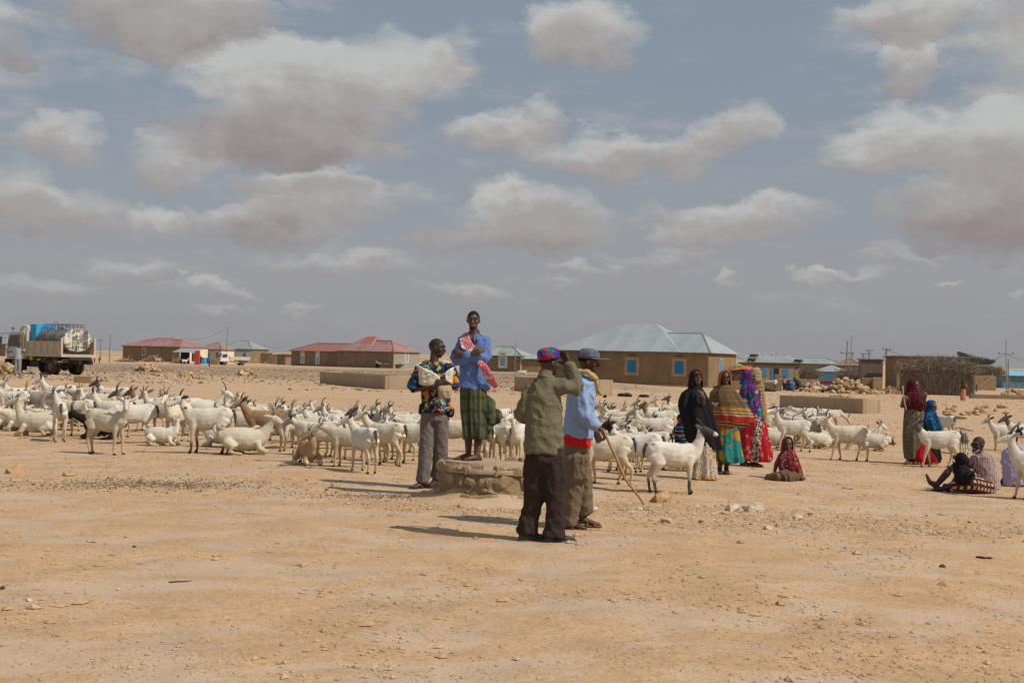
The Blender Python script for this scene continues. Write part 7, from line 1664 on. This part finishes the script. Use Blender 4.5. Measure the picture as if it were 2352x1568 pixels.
# brushwood heaps by the red roofed house
def brushheap(label, px, py, wpx, hpx, n, seed):
    p = G(px, py); s = F / p.y; W, H = wpx / s, hpx / s; r = thing("brushwood_heap", label, "brushwood", p); m = MB(); rg = random.Random(seed)
    def f(rg):
        u = max(-1, min(1, rg.gauss(0, .45))); return Vector((u * W / 2, rg.uniform(-.6, .6), H * (1 - abs(u)) * rg.random())), (rg.gauss(0, 1), rg.gauss(0, .5), rg.gauss(.15, .4)), rg.uniform(.5, 1.8)
    twigs(m, n, f, rg, .035); obj("branches", m, mat("pale_driftwood", lambda t, o, tc: t.mix(t.new('ShaderNodeNewGeometry').outputs['Random Per Island'], (.25, .17, .10), (.46, .34, .22)), .95, .1), r)
brushheap("heap of pale crooked branches before the red roofed house", 352, 831, 46, 16, 260, 1); brushheap("low scatter of branches left of the crooked heap", 290, 831, 52, 7, 120, 2); brushheap("branches stacked before the tin awning", 410, 834, 34, 9, 120, 3); brushheap("dry bush in the ruined doorway", 622, 835, 24, 9, 120, 4)
# shop awning, cabinet and crates
aw = thing("tin_awning", "grey corrugated awning sheltering dark blue doors before the cream house", "awning", G(455, 836), -radians(12))
obj("roof_sheet", roof_mesh([[(-3.6, -1.4, 1.75), (0, -1.4, 1.75), (0, 1.4, 2.3), (-3.6, 1.4, 2.3)]]), TIN, aw)
for x in (-3.4, -.1): mb = MB(); mb.tube([(x, -1.3, 0), (x, -1.3, 1.72)], .05, 6); obj("post", mb, WOODM, aw)
mb = MB(); mb.box((-2.6, .9, .9), (1.5, .05, 1.8)); obj("dark_door", mb, plain("navy_door", (.02, .03, .08), .2, 4), aw); mb = MB(); mb.box((-.85, .9, 1.0), (1.3, .05, 1.3)); obj("painted_board", mb, plain("maroon_board", (.24, .06, .05), .3, 5), aw)
o = thing("cabinet", "tall red cabinet at the right end of the tin awning", "cabinet", G(453, 837), -.1); mb = MB(); mb.box((0, 0, 1.0), (.62, .5, 2.0)); obj("case", mb, REDP, o); mb = MB(); mb.box((0, -.26, 1.05), (.5, .02, 1.7)); obj("door", mb, plain("red_cabinet_door", (.50, .07, .06), .1, 3), o)
o = thing("crate", "brown wooden crate left of the white lorry", "crate", G(494, 837), -.1); mb = MB(); mb.box((0, 0, .35), (1.1, .7, .7)); obj("boards", mb, plain("brown_crate_wood", (.28, .18, .09), .3, 5), o)
o = thing("blue_sheet", "flat bright blue tin sheet lying by the branches", "sheet", G(398, 831), .1); mb = MB(); mb.box((0, 0, .25), (3.2, .8, .08), rx=.3); mb2 = mb; obj("sheet", mb, BLUEB, o)
# ---------------------------------------------------------------- poles and cables
TOPS = {}
def pole(key, px, py_base, dist, px_top, py_top, label, arm=0.0, rad=.07, m=None, name="utility_pole"):
    b = at(px, py_base, dist); b.z = gz(b.x, b.y); t_ = at(px_top, py_top, dist); r = thing(name, label, "pole", b); d = t_ - b; mb = MB(); mb.tube([v3(0, 0, -.2), d * .5, d], [rad, rad * .85, rad * .6], 7); obj("shaft", mb, m or GREYW, r); TOPS[key] = t_
    if arm:
        k = .12 * d.length if arm < 1.5 else .3 * d.length
        c = d * (1 - (.03 if arm < 1.2 else .28)); mb = MB(); mb.box(c, (arm, .10, .10)); a = obj("crossarm", mb, m or GREYW, r)
        for sx in (-.42, 0, .42):
            mb = MB(); mb.tube([c + v3(sx * arm, 0, .05), c + v3(sx * arm, 0, .2)], [.05, .035], 6); obj("insulator", mb, CHAS, r)
        TOPS[key] = b + c
pole('a', 1940, 884, 150, 1947, 782, "tall leaning utility pole with crossarm behind the blue shack", 1.6, .10); pole('m', 1951, 880, 170, 1956, 770, "very tall thin radio mast right of the leaning utility pole", 0, .06, name="mast")
pole('b', 1981, 870, 175, 1983, 811, "short leaning utility pole above the dark brush shelter", .8, .12); pole('c', 1996, 868, 190, 1996, 803, "utility pole with crossarm left of the block-built room", 1.1, .12); pole('d', 2036, 868, 160, 2036.5, 800, "dark utility pole above the tall mud building", 1.1, .12)
pole('e', 1958, 862, 260, 1958, 811, "distant utility pole between the mast and the mud hut", .6, .12); pole('f', 2313, 895, 136, 2310.5, 779.5, "pale steel utility pole with crossarm before the blue tin shack", 1.7, .075, plain("galvanised_steel", (.26, .28, .25), .15, 6)); pole('g', 2316, 890, 150, 2316, 824, "short steel post behind the pale utility pole", 0, .08)
pole('h', 518, 834, 210, 523.6, 751, "thin antenna mast standing behind the white lorry", 0, .07, name="mast"); pole('i', 1182, 857, 135, 1184, 784, "crooked wooden pole before the brown house behind the men", 0, .05, WOODM)
pole('j', 251, 828, 190, 254, 767, "bare pole left of the long red roofed house", 0, .08); pole('k', 231, 824, 230, 231, 780, "distant pole with short crossarm right of the lorry", 1.0, .09); pole('l', 396, 826, 250, 398, 764, "distant pole rising above the long red roof", 0, .07)
def cable(name, a, b, sag, label):
    a, b = Vector(a), Vector(b); o = thing("cable", label, "cable", a, 0, "overhead cables"); mb = MB(); mb.tube([(b - a) * (i / 14) - v3(0, 0, sag * 4 * (i / 14) * (1 - i / 14)) for i in range(15)], .022, 4); obj("wire", mb, WIREM, o)
for i, (a, b, sg, lab) in enumerate((('c', 'd', 1.2, "overhead cable between the two dark poles above the block-built room"), ('d', 'c', 2.6, "slack overhead cable hanging between the two dark poles"), ('b', 'c', 1.0, "overhead cable between the short leaning pole and the next"), ('a', 'c', 1.5, "overhead cable from the leaning pole to the third pole"), ('e', 'b', .8, "overhead cable from the distant pole to the short one"))): cable("c", TOPS[a], TOPS[b], sg, lab)
cable("c", TOPS['d'], at(2230, 824, 150), .8, "overhead cable falling from the dark pole to the mud roof"); cable("c", TOPS['f'], at(2205, 816, 200), 1.0, "overhead cable from the steel pole toward the acacia"); cable("c", TOPS['f'], at(2450, 830, 150), .6, "overhead cable leaving the steel pole to the right")
cable("c", TOPS['h'], at(414, 776, 240), 1.0, "overhead cable from the antenna mast to the red roof"); cable("c", at(604, 791, 200), at(652, 797, 200), .3, "overhead cable between the pale green and dusty red roofs")
# ---------------------------------------------------------------- acacia
def acacia():
    b = at(2238, 884, 175); b.z = gz(b.x, b.y); s = F / 175; r = thing("acacia_tree", "flat-topped thorn acacia leaning over the brush canopy", "tree", b); rg = random.Random(4)
    K = lambda px, py, d=0: v3((px - 2238) / s, d, (884 - py) / s); m = MB(); tips = []
    m.tube([K(2238, 886), K(2237, 868), K(2235, 852)], [.22, .18, .15], 8)
    for i in range(16):
        a = rg.uniform(0, 6.28); rr = rg.uniform(.3, 1); tx = 2240 + cos(a) * rr * 38; ty = 816 + (tx - 2203) * .20 + rg.uniform(0, 5); e = K(tx, ty, sin(a) * rr * 2.2); md = K(2236, 850).lerp(e, .5) - v3(0, 0, .2)
        m.tube([K(2235, 852), md, e], [.09, .055, .02], 5); tips.append(e); tips.append(md.lerp(e, .6))
    obj("trunk", m, mat("acacia_bark", lambda t, o, tc: t.mix(t.noise(o, 6), (.12, .09, .06), (.2, .15, .11))), r)
    c = MB()
    for _ in range(15000):
        a = rg.uniform(0, 6.28); rr = sqrt(rg.random()); x = cos(a) * rr; y = sin(a) * rr; px = 2241 + x * 42; top = 808 + (px - 2203) * .225; th = 15 * (1 - abs(x) ** 3) + 9 * max(0, 1 - abs(px - 2232) / 22)
        cl = noise.noise(Vector((x * 5, y * 4, 0))) ; 
        if cl < -.22 and rg.random() < .7: continue
        py = top + rg.random() ** .8 * th + cl * 2.5 + rg.uniform(-.5, .5) ; p = K(px, py, y * 2.4); L = rg.uniform(.06, .13); d = v3(rg.gauss(0, 1), rg.gauss(0, 1), rg.gauss(0, .6)).normalized(); q = v3(rg.gauss(0, 1), rg.gauss(0, 1), rg.gauss(0, 1)).normalized()
        c.add([p, p + d * L, p + d * L * .5 + q * L * .6], [(0, 1, 2)])
    obj("crown", c, mat("acacia_leaf", lambda t, o, tc: t.mix(t.new('ShaderNodeNewGeometry').outputs['Random Per Island'], (.035, .048, .018), (.10, .11, .05)), .9, .1), r)
acacia()
# ---------------------------------------------------------------- stones and small things on the ground
def stone(px, py, wpx, m, label, group=None, squash=.6, seed=None):
    p = G(px, py); s = F / p.y; rg = random.Random(int(px * 7 + py)); o = thing("stone", label, "stone", p, 0, group); mb = MB(); rr = wpx / s / 2.1; mb.rock((0, 0, rr * squash * .45), rr, rg, squash)
    if wpx > 16:
        me = mb.mesh("rock"); ob = obj("rock", me, m, o); sb = ob.modifiers.new("s", 'SUBSURF'); sb.levels = 2; sb.render_levels = 2; sb.subdivision_type = 'SIMPLE'
        tx = bpy.data.textures.get("crag") or bpy.data.textures.new("crag", 'CLOUDS'); tx.noise_scale = .09; dm = ob.modifiers.new("d", 'DISPLACE'); dm.texture = tx; dm.strength = rr * .35; dm.mid_level = .5
    else: obj("rock", mb, m, o)
NAMED = [(37, 1086, 46, ROCKO, "large pitted orange stone at the left edge of the foreground"), (162, 1092, 32, ROCKO, "squared orange stone right of the large pitted one"), (309, 1256, 13, ROCKD, "small dark stone alone in the left foreground"), (67, 1379, 20, ROCKP, "white stone low in the left foreground"), (5, 1352, 18, ROCKD, "dark brown lump cut by the left edge"),
 (1518, 1152, 62, ROCKO, "flat orange boulder in front of the black socked goat"), (1364, 1172, 28, ROCKP, "pinkish white stone beside the capped man's back foot"), (1683, 1172, 46, ROCKP, "squared pale boulder right of the flowered skirt"), (1734, 1174, 58, ROCKP, "long pale half buried boulder right of the squared one"), (1531, 1199, 32, ROCKP, "pale chunky stone below the flat orange boulder"),
 (1832, 1192, 30, ROCKP, "upright pointed pale stone in the right foreground"), (1862, 1181, 20, ROCK, "tan stone right of the upright pointed one"), (1763, 1215, 26, ROCKP, "knobbly pale stone below the long boulder"), (1665, 1180, 20, ROCK, "tan stone just left of the squared boulder"), (2167, 1343, 22, ROCKO, "brown stone in the lower right foreground"), (2165, 1302, 18, ROCKD, "flat dark stone above the brown one at lower right"),
 (1610, 1200, 15, ROCKD, "small blackish stone right of the pale chunky one"), (1700, 1247, 17, ROCKO, "small orange stone alone below the boulders"), (2228, 1200, 17, ROCK, "tan stone below the seated bearded man"), (975, 1135, 24, ROCKO, "rusty stone fallen at the left foot of the platform"), (855, 1407, 11, ROCKO, "small brown stone in the lower middle foreground"), (1470, 1170, 16, ROCKP, "pale stone at the tip of the long walking stick")]
for a in NAMED: stone(*a)
rg_ = random.Random(12)
for i in range(26): stone(2172 + rg_.random() * 142, 936 + rg_.random() * 22, rg_.uniform(9, 24), ROCK, "tan broken stone in the scattered heap above the walking goat", "broken stones above the walking goat", .75)
for i in range(34): stone(1490 + rg_.random() * 420, 1160 + rg_.random() * 70, rg_.uniform(5, 12), ROCKP if i % 3 else ROCK, "small pale stone among the boulders of the right foreground", "small stones of the right foreground")
for i in range(16): stone(1740 + rg_.random() * 300, 942 + rg_.random() * 14, rg_.uniform(5, 11), ROCKP, "pale stone lying at the foot of the long right trough", "stones at the foot of the right trough")
def lying(name, cat, label, px, py, dx, dy, rad, m, bend=.04):
    a = G(px, py); b = G(px + dx, py + dy); d = b - a; o = thing(name, label, cat, a); mb = MB(); mb.tube([v3(0, 0, rad), d * .35 + v3(0, 0, rad + bend * d.length * .3), d * .7 + v3(0, 0, rad), d + v3(0, 0, rad)], [rad, rad * .9, rad * .8, rad * .4], 7); obj("wood", mb, m, o)
lying("branch", "branch", "thin dead branch lying behind the long walking stick", 1362, 1121, 62, 9, .012, GREYW); lying("branch", "branch", "crooked branch lying above the small grey goat", 2190, 985, 46, 6, .03, ROCKO); lying("log", "log", "short thick log in front of the scattered stones", 2191, 962, 30, 2, .07, ROCKO)
lying("branch", "branch", "dark twig lying left of the platform", 388, 1338, 52, -3, .006, ROCKD); lying("pipe", "pipe", "short grey pipe lying right of the curled up goat", 2028, 1020, 30, 3, .05, GREYW)
def scrap(name, cat, label, px, py, wpx, hpx, m, seed=1):
    p = G(px, py); s = F / p.y; o = thing(name, label, cat, p); rg = random.Random(seed); mb = MB()
    for _ in range(3): mb.ball((rg.uniform(-.3, .3) * wpx / s, rg.uniform(-.05, .05), hpx / s * .3), (wpx / s * rg.uniform(.22, .34), wpx / s * .2, hpx / s * rg.uniform(.4, .6)), 8)
    obj("film", remesh(mb, "film", max(.012, wpx / s / 40), 1, lambda c, n: .12 * hpx / s * noise.noise(c * 22)), m, o)
scrap("plastic_bag", "bag", "crumpled black plastic bag behind the right herd, left of two", 1440, 911, 42, 11, BLACKP, 1); scrap("plastic_bag", "bag", "crumpled black plastic bag behind the right herd, right of two", 1474, 912, 36, 9, BLACKP, 2); scrap("plastic_bag", "bag", "small black plastic scrap at the foot of the short trough", 1390, 913, 12, 8, BLACKP, 3)
scrap("rubber_strip", "strip", "black rubber strip lying in the far right foreground", 2262, 1281, 42, 6, BLACKP, 4); scrap("plastic_bottle", "bottle", "pale blue plastic bottle lying above the brown goat", 640, 914, 13, 6, plain("pale_blue_plastic", (.35, .42, .52), .1, 5, .3), 5); scrap("plastic_can", "can", "flattened yellow can by the left trough", 774, 890, 12, 4, YEL, 6)
scrap("cloth_rag", "rag", "small red rag on the ground behind the men", 1252, 918, 22, 4, REDP, 7)
o = thing("block", "broken brown masonry block lying above the left herd", "block", G(190, 879), .1); mb = MB(); mb.box((0, 0, .14), (.72, .35, .3)); obj("masonry", mb, MUD, o); scrap("plastic_scrap", "scrap", "white plastic scrap beside the broken masonry block", 208, 879, 9, 9, WHITEP, 9)
# gravel, droppings and litter nobody could count
def scatter(name, n, fn, m, lab, seed, squash=.6):
    rg = random.Random(seed); V = []; Fc = []
    for _ in range(n):
        q = fn(rg)
        if q is None: continue
        x, y, r_ = q; z = gz(x, y) + r_ * squash * .3; a = rg.uniform(0, 6.28); ca, sa = cos(a), sin(a); b = len(V); e = [rg.uniform(.7, 1.25) for _ in range(6)]
        for (ux, uy, uz), k in zip(((1, 0, 0), (0, 1, 0), (-1, 0, 0), (0, -1, 0), (.15, .1, 1), (0, 0, -1)), e): V.append((x + (ux * ca * 1.25 - uy * sa * .85) * r_ * k, y + (ux * sa * 1.25 + uy * ca * .85) * r_ * k, z + uz * r_ * squash * k))
        Fc += [(b + i, b + (i + 1) % 4, b + 4) for i in range(4)] + [(b + (i + 1) % 4, b + i, b + 5) for i in range(4)]
    me = bpy.data.meshes.new(name); me.from_pydata(V, [], Fc); o = obj(name, me, m); tag(o, lab, name.replace('_', ' '), kind='stuff')
def w_uniform(rg):
    y = 4.2 * exp(rg.random() * math.log(13)); x = rg.uniform(-.45, .45) * y
    d = noise.noise(Vector((x * .5, y * .35, 9))) + .6 * noise.noise(Vector((x * 1.7, y * 1.2, 4)))
    if rg.random() > .25 + max(0, d) * 1.6: return None
    return x, y, min(.03, (.0038 * exp(abs(rg.gauss(0, .5))))) * (1 + y * .02)
GR = mat("gravel_mix", lambda t, o, tc: t.mix(t.new('ShaderNodeNewGeometry').outputs['Random Per Island'], (.33, .22, .125), (.56, .41, .26)), .95, .1)
GD = mat("droppings_mix", lambda t, o, tc: t.mix(t.new('ShaderNodeNewGeometry').outputs['Random Per Island'], (.07, .05, .035), (.30, .21, .135)), .95, .1)
scatter("gravel", 30000, w_uniform, GR, "fine tan gravel strewn over the whole yard", 1)
def near(cpx, cpy, rx, ry, r0, r1=.55):
    def f(rg):
        g = G(cpx, cpy); x = g.x + max(-1, min(1, rg.gauss(0, .4))) * rx; y = g.y + max(-1, min(1, rg.gauss(0, .4))) * ry; return x, y, min(.05, r0 * exp(abs(rg.gauss(0, r1))))
    return f
def w_clod(rg):
    y = 4.5 * exp(rg.random() * math.log(7)); x = rg.uniform(-.45, .45) * y; d = noise.noise(Vector((x * .8, y * .6, 31))) + .5 * noise.noise(Vector((x * 2.3, y * 2, 14)))
    return (x, y, .007 * exp(abs(rg.gauss(0, .6)))) if d > rg.uniform(-.1, .35) else None
scatter("clods", 26000, w_clod, MATS["sand"], "small clods of the same sandy soil", 21, .5)
scatter("rubble_gravel", 1500, near(1115, 1165, 2.0, .7, .009), GR, "coarse gravel around the foot of the platform", 2); scatter("rubble_gravel", 1500, near(1600, 1175, 3.6, 1.5, .008), GR, "pale gravel around the boulders at right", 3); scatter("rubble_gravel", 1100, near(2100, 1215, 3.2, .9, .008), GR, "gravel band below the seated bearded man", 4)
scatter("droppings", 2400, near(345, 1112, 2.3, 1.1, .007, .45), GD, "dark goat droppings patch in the left foreground", 5); scatter("droppings", 1900, lambda rg: (lambda y: (rg.uniform(-.42, .42) * y, y, .007 * exp(abs(rg.gauss(0, .4)))))(rg.uniform(15.5, 30)), GD, "dark goat droppings under the herd", 6); scatter("droppings", 900, near(900, 1140, 1.6, .5, .007, .4), GD, "dark specks left of the platform", 8)
def far(rg):
    y = rg.uniform(60, 150); x = rg.uniform(-.46, .05) * y; return (x, y, .026 * exp(abs(rg.gauss(0, .55)))) if noise.noise(Vector((x * .12, y * .08, 2))) > -.25 else None
LT = mat("litter_mix", lambda t, o, tc: (lambda r: t.mix(t.ramp(r, .93, .95, False), t.mix(t.ramp(r, .72, .76, False), t.mix(r, (.12, .085, .06), (.36, .26, .17)), (.52, .42, .30)), (.45, .50, .60)))(t.new('ShaderNodeNewGeometry').outputs['Random Per Island']), .95, .1)
scatter("rubble_litter", 15000, far, LT, "rubble and litter strewn on the waste ground before the houses", 7, .7)
scatter("rubble_litter", 2600, lambda rg: (lambda y: (rg.uniform(.02, .42) * y, y, .02 * exp(abs(rg.gauss(0, .5)))))(rg.uniform(62, 108)), LT, "stones and litter strewn before the right hand yards", 9, .7)
scatter("rubble_gravel", 2600, lambda rg: (lambda y: (rg.uniform(-.2, .42) * y, y, .011 * exp(abs(rg.gauss(0, .5)))))(rg.uniform(32, 52)), LT, "debris line along the troughs", 10, .7)
